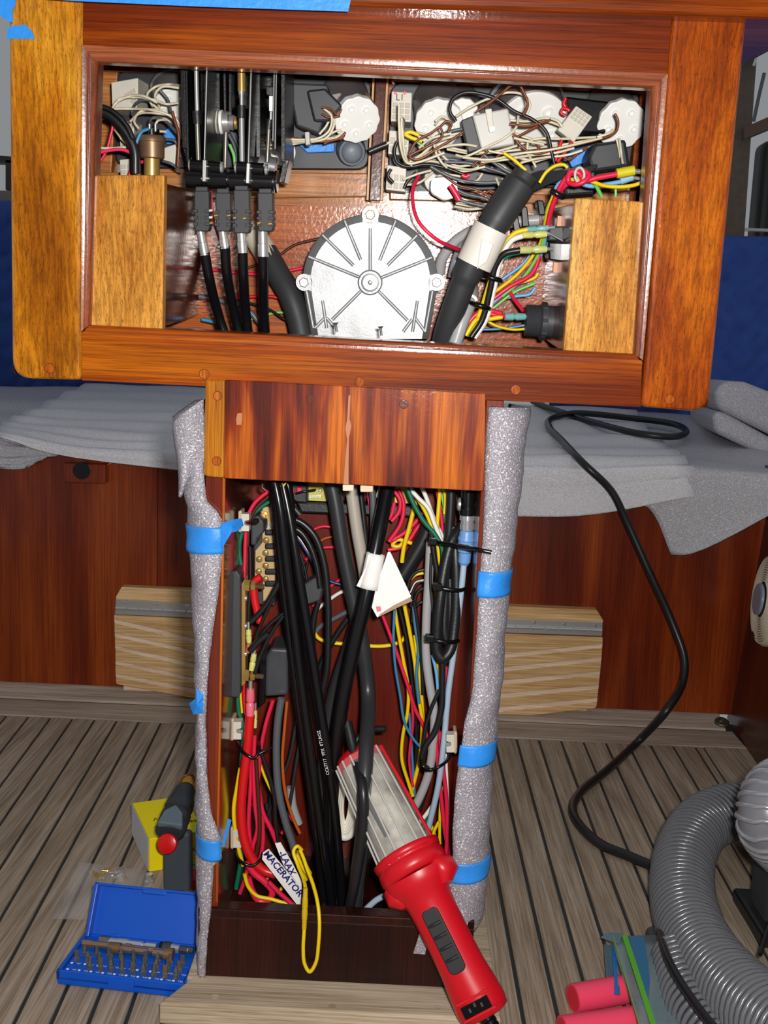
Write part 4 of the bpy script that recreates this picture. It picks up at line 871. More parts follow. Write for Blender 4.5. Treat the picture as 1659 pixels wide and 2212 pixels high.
obj('cable_tie', MB().tube(spline([Q(1252+10*math.cos(a), 378+16*math.sin(a), .035) for a in [2*math.pi*k/10 for k in range(10)]], 2, True), .0013, 6, closed=True), M_NYLONT, None, 'clear cable tie through the red wire knot', 'cable tie')
obj('cable_tie', MB().tube([Q(1192, 412, .05), Q(1205, 420, .045), Q(1216, 426, .05)], .0026, 8), M_GLOSSK, None, 'black cable tie round the fan of coloured wires', 'cable tie')
# toggle switch block with crimps
sw = thing('rocker_switch', 'black switch back with crimped leads on the right side board', 'switch', Q(1200, 560, .09))
obj('upper_body', MB().prism(qpoly([(1186, 490), (1218, 488), (1220, 520), (1185, 520)], .075), PIN*.03), M_DKGREY, sw, bevel=.0015)
obj('lower_body', MB().prism(qpoly([(1184, 522), (1222, 524), (1214, 566), (1186, 562)], .075), PIN*.03), M_GLOSSK, sw, bevel=.0015)
obj('spring', MB().cyl(Q(1175, 498, .07), Q(1216, 520, .06), .0009, 8), M_CHROME, sw)
obj('copper_tab', MB().prism(qpoly([(1205, 466), (1216, 468), (1214, 490), (1203, 488)], .09), PIN*.004), plain('copper_tab', C(214, 140, 96), .4), sw)
obj('copper_tab', MB().prism(qpoly([(1196, 566), (1210, 568), (1204, 590), (1195, 588)], .09), PIN*.004), plain('copper_tab', C(214, 140, 96), .4), sw)
def crimp(lab, pa, pb, w, c, tip=True):
    t = thing('crimp_terminal', lab, 'terminal', Q(*pb))
    a, b = Q(*pa), Q(*pb)
    obj('sleeve', MB().lathe(a, b-a, [(0, S(w*.45, .95)), ((b-a).length*.4, S(w*.5, .95)), ((b-a).length*.45, S(w*.38, .95)), ((b-a).length*.55, S(w*.38, .95)), ((b-a).length*.6, S(w*.5, .95)), ((b-a).length, S(w*.42, .95))], 14), plain('vinyl_'+c, dict(y=C(214, 212, 120), b=C(120, 180, 180), t=C(196, 204, 130))[c], .25), t)
    if tip: obj('tab', MB().cyl(b, b+(b-a).normalized()*.006, S(4, .95), 10), M_CHROME, t)
crimp('teal crimp on the yellow lead, uppermost at the black switch', (1138, 496, .07), (1184, 492, .072), 13, 'b')
crimp('pale yellow crimp on the white lead, middle of three at the switch', (1128, 508, .065), (1180, 506, .07), 15, 'y')
crimp('clear yellow crimp on the black lead, lowest of three at the switch', (1122, 540, .06), (1180, 538, .065), 17, 't')
fan('yellow lead curving up to the teal crimp on the switch', 'yellow', 11, [(1010, 725, .085), (1035, 680, .085), (1055, 620, .08), (1080, 550, .075), (1110, 505, .072), (1140, 496, .07)])
fan('white lead curving up to the middle crimp on the switch', 'white', 12, [(1025, 730, .08), (1050, 690, .08), (1068, 620, .075), (1082, 560, .07), (1105, 520, .068), (1130, 509, .065)])
fan('black lead curving up to the lowest crimp on the switch', 'black', 13, [(1018, 728, .075), (1042, 690, .075), (1060, 620, .07), (1070, 575, .066), (1090, 548, .062), (1124, 540, .06)])
fan('dark green lead hugging the black one below the switch', 'green', 8, [(1062, 620, .082), (1075, 575, .078), (1100, 552, .074), (1124, 546, .07)])
fan('red lead lowest in the bundle leaving toward the pedestal', 'red', 11, [(1000, 725, .09), (1018, 690, .09), (1045, 670, .09), (1085, 678, .085)])
fan('yellow lead of the lower bundle beside the pale conduit', 'yellow', 10, [(1006, 725, .08), (1030, 690, .082), (1050, 690, .085), (1085, 685, .086)])
for k, (c, l) in enumerate([('red', [(1050, 670), (1080, 645), (1120, 612), (1152, 580)]), ('pink', [(1040, 665), (1070, 630), (1110, 600), (1150, 565)]), ('yellow', [(1060, 655), (1100, 620), (1155, 600), (1162, 590)]), ('lgreen', [(1060, 670), (1110, 632), (1155, 612)]), ('lblue', [(1085, 645), (1115, 640), (1145, 635), (1156, 622)]), ('lblue', [(1040, 655), (1075, 612), (1130, 570), (1160, 530)])]):
    wire(['red wire of the loose fan above the round socket', 'pink wire of the loose fan above the round socket', 'yellow wire of the loose fan above the round socket', 'light green wire of the loose fan above the round socket', 'light blue wire sagging above the round socket', 'light blue wire highest in the loose fan above the socket'][k], c, 7, qs([(p[0], p[1], .12+.004*k) for p in l], 0))
fan('red wire dropping to the back of the round socket', 'red', 8, [(1095, 620, .13), (1110, 645, .125), (1130, 672, .115)])
for i, (y0, lab) in enumerate(((612, 'black cable tie round the leads, upper of two'), (672, 'black cable tie round the leads, lower of two'))):
    x0 = 1045 if i == 0 else 1020
    obj('cable_tie', MB().tube(spline([Q(x0-5, y0-18, .075), Q(x0+8, y0-14, .066), Q(x0+30, y0-8, .066), Q(x0+38, y0-4, .08)], 4), .0024, 8), M_GLOSSK, None, lab, 'cable tie')
# round socket
so = thing('power_socket', 'black threaded power socket body poking through the right side board', 'socket', Q(1165, 720, .10))
a, b = Q(1135, 692, .10), Q(1172, 694, .10); ax = (b-a)
prof = [(0, .0145)]
for k in range(8): prof += [(.001+.0016*k, .0152), (.0018+.0016*k, .0145)]
prof += [(.0145, .0175), (.019, .0175), (.0195, .015), (.026, .015)]
obj('body', MB().lathe(a, ax, prof, 28), M_DKGREY, so)
obj('nut', MB().lathe(a+ax.normalized()*.0145, ax, [(0, .0182), (.005, .0182)], 8), M_DKGREY, so)
crimp('teal and clear crimp on the back of the round socket', (1090, 684, .09), (1134, 684, .095), 17, 'b')
fan('red lead into the round socket crimp', 'red', 9, [(1050, 676, .088), (1070, 680, .088), (1092, 684, .09)])
fan('thin yellow wire looping under the round socket', 'yellow', 6, [(1050, 692, .10), (1075, 705, .1), (1110, 712, .102), (1138, 710, .104)])
fan('thin blue wire level under the round socket', 'blue', 6, [(1040, 712, .11), (1085, 710, .108), (1138, 702, .106)])
# wires low on the back panel, left
fan('thin brown wire crossing the back panel to the motor cover', 'dbrown', 6, [(530, 580, .168), (590, 560, .168), (635, 530, .168), (690, 515, .168)])
fan('red wire crossing the back panel behind the control cables', 'red', 7, [(440, 580, .165), (520, 590, .165), (580, 592, .165), (660, 578, .165)])
fan('lower red wire on the back panel behind the control cables', 'bred', 7, [(440, 650, .16), (500, 645, .16), (580, 640, .16), (620, 648, .16)])
fan('grey cable low behind the control cables', 'dgrey', 12, [(430, 640, .15), (480, 650, .15), (530, 665, .15), (570, 710, .15)])
fan('light green wire low on the back panel beside the black hose', 'lgreen', 6, [(500, 702, .16), (560, 685, .16), (600, 675, .16), (640, 680, .16)])
fan('thin black wire kinked low on the back panel', 'black', 6, [(540, 655, .158), (580, 668, .155), (615, 690, .15), (645, 705, .15)])
fan('blue wire stub in the lower left corner behind the cables', 'blue', 9, [(436, 690, .15), (455, 694, .15), (475, 700, .15)])
hs = thing('rubber_hose', 'black rubber hose with a cream taped end left of the motor cover', 'hose', Q(650, 720, .12))
obj('tube', MB().tube(spline(qs([(575, 545, .15), (600, 590, .14), (628, 640, .13), (645, 690, .125), (655, 740, .12)], 0), 7), .0118, 18), M_CABLEG, hs)
obj('taped_end', MB().tube(spline(qs([(540, 495, .16), (558, 520, .155), (585, 565, .146)], 0), 5), .0122, 18), plain('cream_tape', C(206, 196, 174), .5), hs)
wire('pink wire hanging between the first two control cables', 'pink', 6, qs([(455, 410, .09), (458, 450, .09), (462, 480, .1), (488, 560, .12), (500, 640, .14)], 0))
CC = [o for o in COL.objects if o.name.startswith('control_cable')]
for (x, y, ci) in ((466, 466, 1), (494, 466, 1), (507, 471, 2), (528, 472, 2), (559, 482, 3), (583, 484, 3), (456, 482, 0), (455, 455, 0), (455, 470, 0)):
    obj('pin', MB().cyl(Q(x-3, y, .0375), Q(x+4, y-1, .0375), S(2.6, .93), 8), M_BRASS if y > 471 or ci else wm('cream'), CC[ci])
# tapes on the console
def tape_patch(lab, px, d=-.0045, name='tape_strip'):
    return obj(name, MB().prism(qpoly(px, d), PIN*.0006), M_TAPE, None, lab, 'tape')
obj('tape_strip', MB().prism(qpoly([(14, -80), (762, -50), (757, 4), (752, 25), (430, 14), (160, 2), (14, -10)], -.0232), PIN*.001), M_TAPE, None, 'long blue masking tape strip along the top edge of the console', 'tape')
tape_patch('blue masking tape flap folded over the top left corner of the console', [(-60, -60), (30, -60), (34, 8), (27, 22), (28, 50), (16, 45), (-60, -10)], -.012)
tape_patch('small blue masking tape scrap on the left console upright', [(15, 64), (24, 56), (54, 53), (68, 66), (76, 84), (15, 84)], -.0012)
# ================================================================== PEDESTAL COLUMN
YC = .905; YBK = 1.085
colm = thing('pedestal', 'red mahogany pedestal column with open front full of wiring', 'pedestal', (-.045, .99, .022))
xl, xli = P(443, 1040, YC).x, P(487, 1040, YC).x
xr, xri = .090, .074
z0, z1 = .022, .585
obj('front_stile', MB().abox((xl, YC, .022), (xli, YC+.012, z1)), M_RED, colm, bevel=.0012)
obj('front_stile', MB().abox((xri, YC, .022), (xr, YC+.012, z1)), M_RED, colm, bevel=.0012)
obj('bead', MB().cyl(V((xli-.0012, YC-.0004, .098)), V((xli-.0012, YC-.0004, z1)), .0014, 10), wood('bead_varnish', C(170, 84, 20), C(196, 104, 30), C(220, 136, 50), 'Z'), colm)
obj('side_panel', MB().abox((xl, YC+.012, .022), (xli-.0005, YBK, z1)), M_REDIN if False else M_REVEAL, colm)
obj('side_panel', MB().abox((xri+.0005, YC+.012, .022), (xr, YBK, z1)), M_REVEAL, colm)
obj('back_panel', MB().abox((xl, YBK, .022), (xr, YBK+.012, z1)), M_REDIN, colm)
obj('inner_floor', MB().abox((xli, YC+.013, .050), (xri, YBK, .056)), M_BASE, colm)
zb = P(445, 1957, YC).z
obj('base_board', MB().abox((xl, YC-.003, .022), (xr, YC+.010, zb-.009)), M_BASE, colm, bevel=.001)
obj('base_cap', MB().abox((xl, YC-.0045, zb-.0088), (xr, YC+.012, zb)), M_BASE, colm, bevel=.0012)
sk = obj('skirt_panel', MB().prism(ppoly([(486, 820), (1049, 850), (1046, 1061), (484, 1033)], .892), (0, .012, 0)), M_RIBBON, colm, bevel=.0008)
obj('skirt_edge', MB().prism(rounded(ppoly([(443, 820), (486, 820), (484, 1033), (439, 1029)], .892), .004, 3, (3,)), (0, .012, 0)), M_STILE, colm, bevel=.002, seg=3)
for x, y in ((470, 855), (468, 996), (671, 862), (872, 873)):
    o = obj('bung', MB().cyl(P(x, y, .8916), P(x, y, .8916)+YA*.008, S(9, .89), 20), M_PLUG if x < 500 else M_RED, sk)
    ring = [P(x, y, .8915) + (XA*math.cos(a)+ZA*math.sin(a))*S(9.6, .89) for a in [2*math.pi*i/24 for i in range(24)]]
    obj('bung_joint', MB().tube(ring, .00025, 5, closed=True), plain('dark_glue', C(90, 34, 6), .6), sk)
fl_px = [(753, 853), (757, 855), (755, 905), (759, 920), (754, 945), (753, 1000), (753, 1047), (742, 1046), (746, 990), (750, 950), (746, 925), (750, 905)]
M_FILL = plain('tan_filler', C(176, 110, 62), .55)
obj('filler_streak', MB().prism(ppoly(fl_px, .8916), (0, .002, 0)), M_FILL, sk)
obj('filler_patch', MB().prism(ppoly([(513, 893), (523, 892), (523, 905), (521, 918), (511, 918), (510, 905)], .8916), (0, .002, 0)), M_FILL, sk)
for x0, x1, y0, y1 in ((740, 764, 1046, 1061), (778, 806, 1048, 1063)):
    obj('glue_block', MB().prism(ppoly([(x0, y0), (x1, y0), (x1, y1), (x0, y1)], .905), (0, .012, 0)), M_MAPLE, sk, bevel=.001)
# plinth under the pedestal
p0 = G(343, 2166, .022); 
plm = MB().prism([V((p0.x, p0.y, 0)), V((.115, p0.y, 0)), V((.115, 1.2, 0)), V((xl-.01, 1.2, 0)), V((xl-.01, YC-.006, 0)), V((G(415, 2128, .022).x-.004, YC-.008, 0))], (0, 0, .0218))
plo = obj('plinth_board', plm, M_PLINTH, None, 'pale bleached teak plinth board under the pedestal', 'plinth', bevel=.003, seg=3)
for x, y in ((465, 2153), (718, 2174), (944, 2177)):
    g = G(x, y, .0218); obj('plug', MB().cyl(g, g+V((0, 0, .0004)), .0035, 18), plain('grey_plug_wood', C(150, 136, 116), .6) if x == 718 else M_PLINTH, plo)

# ---------------------------------------------------------------- packing foam taped to the column edges
def interp(tab, y):
    if y <= tab[0][0]: return tab[0][1]
    for (ya, xa), (yb, xb) in zip(tab[:-1], tab[1:]):
        if y <= yb: return xa+(xb-xa)*(y-ya)/(yb-ya)
    return tab[-1][1]
LR = [(870, 440), (1030, 441), (1080, 446), (1098, 462), (1106, 479), (1200, 480), (1290, 470), (1420, 451), (1550, 444), (1680, 447), (1750, 456), (1810, 478), (1850, 478), (1858, 462), (1950, 456), (2030, 446), (2112, 442)]
LL = [(870, 425), (905, 380), (960, 384), (1030, 400), (1110, 408), (1230, 415), (1400, 425), (1560, 431), (1700, 429), (1900, 430), (2050, 433), (2112, 437)]
RL = [(880, 1056), (950, 1050), (1060, 1047), (1150, 1045), (1200, 1040), (1290, 1035), (1400, 1028), (1500, 1020), (1560, 1004), (1620, 996), (1700, 985), (1790, 978), (1850, 980), (1900, 972), (2020, 965)]
RR = [(880, 1143), (980, 1130), (1100, 1118), (1190, 1106), (1290, 1095), (1400, 1087), (1500, 1080), (1600, 1068), (1680, 1060), (1780, 1055), (1860, 1051), (1950, 1048), (2012, 1036), (2030, 1015)]
def foam_rows(side, ys, off=0.0, ufrom=0.0, uto=1.0, nu=14, noise=.0007):
    rows = []
    for y in ys:
        if side == 'L': xe, xo = interp(LR, y), interp(LL, y)
        else: xe, xo = interp(RL, y), interp(RR, y)
        z = P((xe+xo)/2, y, YC).z
        a = P(xe, y, YC-.003).x; b = P(xo, y, YC+.025).x
        s = -1 if side == 'L' else 1
        w = abs(b-a)
        ctl = [V((a, YC-.0035, z)), V((a+s*w*.35, YC-.006, z)), V((a+s*w*.75, YC-.004+.006, z)), V((b, YC+.022, z)), V((b-s*.004, YC+.05, z)), V((b-s*.010, YC+.09, z))]
        sp = spline(ctl, 5); L = len(sp)-1
        row = []
        for k in range(nu+1):
            u = ufrom+(uto-ufrom)*k/nu; t = u*L; i = min(int(t), L-1); p = sp[i].lerp(sp[i+1], t-i)
            tg = (sp[min(i+1, L)]-sp[max(i-1, 0)]).normalized(); nrm = V((tg.y, -tg.x, 0))
            if nrm.dot(p-V((-.045, .99, p.z))) < 0: nrm = -nrm
            nz = noise*math.sin(y*.045+u*9)+noise*.7*math.sin(y*.11-u*6)
            row.append(p+nrm*(off+nz))
        rows.append(row)
    return rows
ysL = [870+(2112-870)*i/70 for i in range(71)]
obj('foam_wrap', MB().grid(foam_rows('L', ysL)), M_FOAM, None, 'white packing foam strip taped down the left edge of the pedestal', 'foam strip', solid=.003)
# curled upper flap of the left strip
fp = [[P(438, 862, YC-.012), P(405, 885, YC-.02), P(379, 908, YC-.012), P(376, 930, YC+.004)], [P(441, 920, YC-.008), P(412, 935, YC-.014), P(385, 950, YC-.010), P(380, 960, YC+.004)],
      [P(443, 985, YC-.004), P(420, 990, YC-.008), P(395, 1010, YC-.010), P(388, 1020, YC+.0)], [P(436, 1040, YC-.002), P(412, 1030, YC-.004), P(397, 1050, YC-.010), P(389, 1075, YC-.004)]]
rows = [spline(r, 6) for r in fp]; rows = list(zip(*[spline(list(c), 6) for c in zip(*rows)]))
obj('foam_flap', MB().grid([list(r) for r in rows]), M_FOAM, None, 'curled loose flap of packing foam at the upper left of the pedestal', 'foam strip', solid=.003)
ysR = [880+(2022-880)*i/66 for i in range(67)]
obj('foam_wrap', MB().grid(foam_rows('R', ysR)), M_FOAM, None, 'white packing foam strip taped down the right edge of the pedestal', 'foam strip', solid=.003)
obj('foam_scrap', MB().prism(ppoly([(908, 2012), (925, 2030), (918, 2062), (893, 2060)], YC-.009), (0, .003, 0)), M_FOAM, None, 'small triangle of packing foam behind the work lamp handle', 'foam scrap')
obj('grab_bracket', MB().prism(ppoly([(442, 915), (436, 932), (431, 965), (431, 1000), (434, 1028), (442, 1032)], YC+.004), (0, .02, 0)), M_DKGREY, None, 'black bracket edge between the left foam flap and the skirt panel', 'bracket', bevel=.0012)
def ftape(lab, side, y0, y1, u0, u1, slant=0):
    ys = [y0+(y1-y0)*i/8 for i in range(9)]
    rows = foam_rows(side, ys, .0026, u0, u1, 12)
    rows = [[p + V((0, 0, slant*k/12)) for k, p in enumerate(r)] for r in rows]
    return obj('tape_strip', MB().grid(rows), M_TAPE, None, lab, 'tape', solid=.0005)
t1 = ftape('blue masking tape band on the left foam strip, the highest one with a crumpled tail', 'L', 1134, 1192, -.02, .82, -.004)
tp = [P(478, 1130, YC-.008), P(505, 1122, YC-.006), P(522, 1120, YC+.004), P(526, 1135, YC+.006), P(512, 1148, YC-.006), P(500, 1150, YC-.012), P(480, 1184, YC-.008)]
mb = MB(); cc = P(500, 1138, YC-.013); mb.add(tp+[cc], [[i, (i+1) % 7, 7] for i in range(7)])
obj('tape_tail', mb, M_TAPE, t1, solid=.0005)
BASE['x'] = 0
ftape('blue masking tape band low on the left foam strip', 'L', 1808, 1852, -.06, .85)
mb = MB(); tp = [P(424, 1486, YC-.004), P(440, 1502, YC-.008), P(438, 1512, YC-.008), P(440, 1540, YC-.010), P(418, 1543, YC-.006), P(409, 1520, YC-.002), P(424, 1508, YC-.006)]
mb.add(tp+[P(425, 1522, YC-.014)], [[i, (i+1) % 7, 7] for i in range(7)])
obj('tape_strip', mb, M_TAPE, None, 'crumpled blue masking tape scrap halfway down the left foam strip', 'tape', solid=.0005)
ftape('blue masking tape band highest on the right foam strip', 'R', 1233, 1288, -.03, .62)
ftape('blue masking tape band with a torn end, middle of the right foam strip', 'R', 1606, 1652, -.02, .60)
ftape('blue masking tape band lowest on the right foam strip', 'R', 1860, 1902, -.02, .60)
obj('tape_strip', MB().prism(ppoly([(492, 1768), (500, 1772), (484, 1830), (480, 1826)], YC+.02), (0, .0006, 0)), M_TAPE, None, 'blue tape sliver stuck inside the left wall of the pedestal', 'tape')

# ================================================================== WIRING IN THE COLUMN
def w_(lab, c, w, pts, Y=None, **k):
    return wire(lab, c, w, [(p[0], p[1], p[2] if len(p) > 2 else Y) for p in pts], **k)
# heavy cables
hv = thing('power_cable', 'thick black cable carrying the white paper tag across the pedestal', 'cable', P(720, 1960, .99))
obj('sheath', MB().tube(spline([P(842, 1030, .99), P(836, 1060, .985), P(812, 1180, .965), P(790, 1290, .955), P(766, 1390, .955), P(742, 1500, .96), P(722, 1640, .97), P(712, 1800, .98), P(712, 1970, .99)], 8), S(17, .96), 18), M_CABLEK, hv)
w_('thick charcoal cable crossing behind the tagged one, upper left to lower right', 'charcoal', 33, [(712, 1030), (722, 1070), (740, 1180), (764, 1300), (784, 1400), (795, 1500), (791, 1620, .95), (787, 1700, .93), (786, 1780, .925), (774, 1880, .925), (762, 1980, .93)], 1.005, name='power_cable', cat='cable', n=16)
w_('charcoal cable bending out from behind the crossing cables toward the lower left', 'charcoal', 36, [(790, 1300), (760, 1390), (730, 1480), (712, 1560), (705, 1640), (700, 1750)], 1.02, name='power_cable', cat='cable', n=16)
w_('black cable slipping from the crossing down beside the work lamp', 'black', 22, [(750, 1560, .97), (768, 1640, .95), (784, 1705, .92), (784, 1790, .914), (768, 1900, .916), (752, 1975, .925)], .985, name='power_cable', cat='cable', n=14)
w_('cream grey conduit dropping from under the skirt panel centre', 'beige', 27, [(757, 1040), (762, 1080), (772, 1150), (786, 1230), (795, 1300)], 1.02, name='conduit', cat='conduit', n=16)
w_('black cable just right of the cream grey conduit', 'black', 14, [(776, 1040), (782, 1090), (792, 1180), (800, 1230)], 1.03, name='cable', cat='cable')
w_('grey cable behind the tagged black cable at the top', 'dgrey', 16, [(802, 1040), (806, 1090), (806, 1150), (800, 1210)], 1.03, name='cable', cat='cable')
w_('thin red wire beside the grey cable at the top', 'red', 5, [(793, 1050), (796, 1080), (800, 1105)], 1.045)
w_('short white wire tucked behind the tagged cable at the top', 'white', 8, [(822, 1050), (814, 1075)], 1.04)
w_('fat black hose end slanting behind the right hand wires', 'black', 38, [(928, 1130), (915, 1165), (893, 1205), (868, 1245)], 1.035, name='hose', cat='hose', n=16)
# paper tag
tg = thing('paper_tag', 'white paper tag folded round the thick black cable', 'tag', P(840, 1330, .95))
M_PAPER = plain('white_paper', C(240, 238, 234), .6)
obj('card', MB().prism(ppoly([(838, 1192), (843, 1192), (888, 1288), (880, 1300), (815, 1334), (803, 1312), (812, 1270)], .946), (0, .0012, 0)), M_PAPER, tg)
wr_ = spline([P(812, 1196, .952), P(796, 1272, .948)], 6)
obj('wrap', MB().tube(wr_, S(20.5, .955), 18, cap=False), M_PAPER, tg, solid=.0004)
obj('fold', MB().prism(ppoly([(795, 1198), (790, 1225), (770, 1266), (786, 1272), (806, 1276), (818, 1200)], .944), (0, .001, 0)), M_PAPER, tg)
obj('worn_edge', MB().prism(ppoly([(886, 1290), (891, 1298), (860, 1312), (815, 1334), (822, 1326), (850, 1308)], .9455), (0, .0008, 0)), plain('brown_card_edge', C(196, 160, 132), .7, vary=.5, vscale=900), tg)
for k, (x, y, s) in enumerate(((838, 1228, .0024), (848, 1240, .0024), (857, 1255, .0024), (843, 1262, .0024), (852, 1275, .0024))):
    obj('faint_print', text_mb('- -- --- --', s, P(x, y, .9457), P(870, 1260, .95)-P(850, 1220, .95), V((.8, 0, .5))), plain('faint_ink', C(196, 190, 190), .7), tg)
obj('red_stamp', MB().prism(ppoly([(812, 1310), (822, 1310), (824, 1320), (814, 1322)], .9456), (0, .0003, 0)), plain('red_ink', C(230, 120, 140), .7), tg)
# printed legends on the control cables
M_INK = plain('white_ink', C(230, 230, 235), .5)
def legend(s, pxa, pxb, Y, size):
    a, b = P(*pxa, Y), P(*pxb, Y); d = (b-a).normalized(); n = V((0, 1, 0)).cross(d)
    return text_mb(s, size, (a+b)/2, d, -n)
ctl = [o for o in COL.objects if o.get('label', '').startswith('second push-pull')][0]
obj('printed_legend', legend('CC67717  YPX  0TLROZ', (709, 1675), (688, 1577), .9445, .0044), M_INK, ctl)
ctl = [o for o in COL.objects if o.get('label', '').startswith('rightmost push-pull')][0]
obj('printed_legend', legend('CC67770  YPX  0TLR', (655, 1527), (640, 1415), .9595, .0036), M_INK, ctl)
# looping black pair upper left
w_('outer of two black cables arching out from the terminal strip', 'black', 15, [(622, 1118), (650, 1128), (680, 1158), (700, 1215), (708, 1290), (709, 1380), (706, 1450), (690, 1520)], .985, name='cable', cat='cable', n=12)
w_('inner of two black cables arching out from the terminal strip', 'black', 13, [(624, 1136), (648, 1148), (668, 1175), (684, 1220), (692, 1270)], .995, name='cable', cat='cable', n=12)
w_('black cable dropping below the small black relay box', 'black', 12, [(688, 1300), (678, 1340), (676, 1400), (680, 1450)], 1.03, name='cable', cat='cable')
w_('black cable slanting from centre back toward the lower left', 'black', 13, [(752, 1335), (725, 1375), (700, 1420), (682, 1465)], 1.05, name='cable', cat='cable')
w_('grey wire slanting behind the black slanting cable', 'dgrey', 12, [(752, 1320), (715, 1340), (690, 1355), (678, 1372)], 1.06)
w_('white wire rising from behind the black arches to the centre', 'white', 8, [(680, 1325), (690, 1312), (712, 1295), (735, 1280), (756, 1273)], 1.05)
w_('yellow wire sagging level behind the centre cables', 'yellow', 9, [(678, 1366), (690, 1380), (715, 1388), (760, 1392), (820, 1396), (850, 1392), (868, 1384), (876, 1374)], 1.055)
w_('upper red wire bowing across the back left of centre', 'red', 7, [(640, 1180), (658, 1160), (676, 1145), (698, 1137), (722, 1140)], 1.065)
w_('middle red wire bowing across the back left of centre', 'red', 7, [(660, 1210), (680, 1190), (700, 1183), (735, 1182)], 1.065)
w_('lower red wire bowing across the back left of centre', 'red', 7, [(676, 1310), (700, 1280), (725, 1258), (750, 1245)], 1.065)
w_('orange brown wire bowing across the back between the red ones', 'orange', 5, [(680, 1178), (700, 1164), (725, 1158)], 1.068)
w_('thin blue and white twin wire curving from the terminal strip', 'navy', 6, [(632, 1155), (645, 1165), (658, 1185), (672, 1208), (684, 1235)], 1.03)
w_('thin white tracer of the twin wire by the terminal strip', 'white', 2.5, [(633, 1152), (646, 1162), (660, 1183), (674, 1206), (685, 1232)], 1.027)
w_('thin blue twin wire crossing behind the centre cables', 'navy', 7, [(700, 1245), (715, 1256), (735, 1262), (755, 1262)], 1.06)
for k, l in enumerate(([(640, 1170), (650, 1200), (660, 1235), (664, 1260)], [(642, 1190), (652, 1215), (656, 1245)], [(640, 1210), (650, 1228), (660, 1250)], [(664, 1215), (660, 1235), (652, 1248)])):
    w_('thin black wire bunched above the small black relay box', 'black', 6, l, 1.02+.004*k, group='thin black wires above the relay box')
rb = thing('relay', 'small black relay box tilted behind the arching black cables', 'relay', P(675, 1300, 1.0))
obj('case', MB().prism(ppoly([(652, 1265), (680, 1247), (700, 1262), (692, 1298), (662, 1308)], 1.0), (0, .025, 0)), M_DKGREY, rb, bevel=.002)
# terminal strip with screws
ts = thing('terminal_strip', 'cream terminal strip with brass screws at the upper left of the pedestal', 'terminal strip', P(570, 1310, 1.02))
M_PHEN = plain('cream_phenolic', C(206, 176, 122), .45, vary=.15)
obj('base', MB().prism(ppoly([(546, 1090), (592, 1092), (594, 1310), (548, 1306)], 1.045), (0, .03, 0)), M_DKGREY, ts, bevel=.002)
obj('strip', MB().prism(ppoly([(566, 1094), (592, 1096), (594, 1290), (568, 1300), (567, 1252), (550, 1248), (551, 1190), (566, 1172)], 1.03), (0, .015, 0)), M_PHEN, ts, bevel=.001)
for x, y in ((575, 1167), (574, 1194), (560, 1208), (574, 1222), (559, 1234), (574, 1251)):
    s = obj('screw', MB().lathe(P(x, y, 1.03), (0, -1, 0), [(0, .0034), (.0012, .0034), (.002, .0024), (.0022, .001)], 14), M_BRASS, ts)
    obj('slot', MB().box(P(x, y, 1.0277), (.0022, 0, .0008), (0, .0004, 0), (-.0001, 0, .0003)), M_DSTEEL, s)
obj('hex_nut', MB().lathe(P(570, 1113, 1.03), (0, -1, 0), [(0, .0052), (.004, .0052)], 6), M_BRASS, ts); obj('stud', MB().cyl(P(570, 1113, 1.026), P(570, 1113, 1.026)-YA*.008, .0026, 12), M_BRASS, ts)
obj('zinc_bolt', MB().lathe(P(577, 1138, 1.03), (0, -1, 0), [(0, .004), (.002, .0036)], 8), M_STEEL, ts)
for y in (1151, 1181, 1208, 1236, 1262):
    obj('ring_lug', MB().prism(ppoly([(572, y-6), (600, y-6), (600, y+6), (572, y+6)], 1.022), (0, .006, 0)), M_BLACK, ts, bevel=.0015)
for k, y in enumerate((1151, 1181, 1208, 1236, 1262)):
    w_('black wire from the %s black lug of the cream terminal strip' % ['topmost', 'second', 'middle', 'fourth', 'lowest'][k], 'black', 9, [(596, y), (612, y+4), (628, y+18), (640, y+40)], 1.026+.002*k)
obj('side_cover', MB().prism(ppoly([(541, 1120), (556, 1112), (570, 1128), (570, 1150), (556, 1165), (552, 1180), (541, 1178)], 1.0), (0, .03, 0)), M_DKGREY, ts, bevel=.002)
# bus bar on the left wall
bb = thing('bus_bar', 'brass bus bar on a black base on the left inner wall of the pedestal', 'bus bar', P(512, 1505, .98))
obj('base', MB().prism(ppoly([(497, 1236), (511, 1232), (519, 1245), (519, 1500), (515, 1508), (496, 1506)], .965), (0, .03, 0)), M_DKGREY, bb, bevel=.0015)
bar = obj('bar', MB().prism(ppoly([(522, 1262), (530, 1248), (530, 1476), (521, 1484)], .975), (0, .016, 0)), M_BRASS, bb, bevel=.0004)
for x, y in ((531, 1264), (530, 1458)):
    ax = P(x+30, y+3, .975)-P(x, y, .975)
    obj('hex_nut', MB().lathe(P(x-2, y, .975), ax, [(0, .0062), (.005, .0062)], 6), M_BRASS, bar)
    obj('hex_nut', MB().lathe(P(x+12, y+1, .975), ax, [(0, .0050), (.0042, .0050)], 6), M_BRASS, bar)
    pr = [(0, .0026)]
    for k in range(14): pr += [(.0007+.0013*k, .0029), (.0013+.0013*k, .0024)]
    obj('stud', MB().lathe(P(x, y, .975), ax, pr, 12), M_OLDBRASS, bar)
    obj('spacer', MB().cyl(P(x-20, y-1, .975), P(x-8, y, .975), .0045, 14), M_DKGREY, bar)
for y in (1292, 1352, 1412):
    obj('screw', MB().lathe(P(530, y, .975), XA, [(0, .0030), (.0014, .0028), (.002, .0016)], 12), M_CHROME, bar)
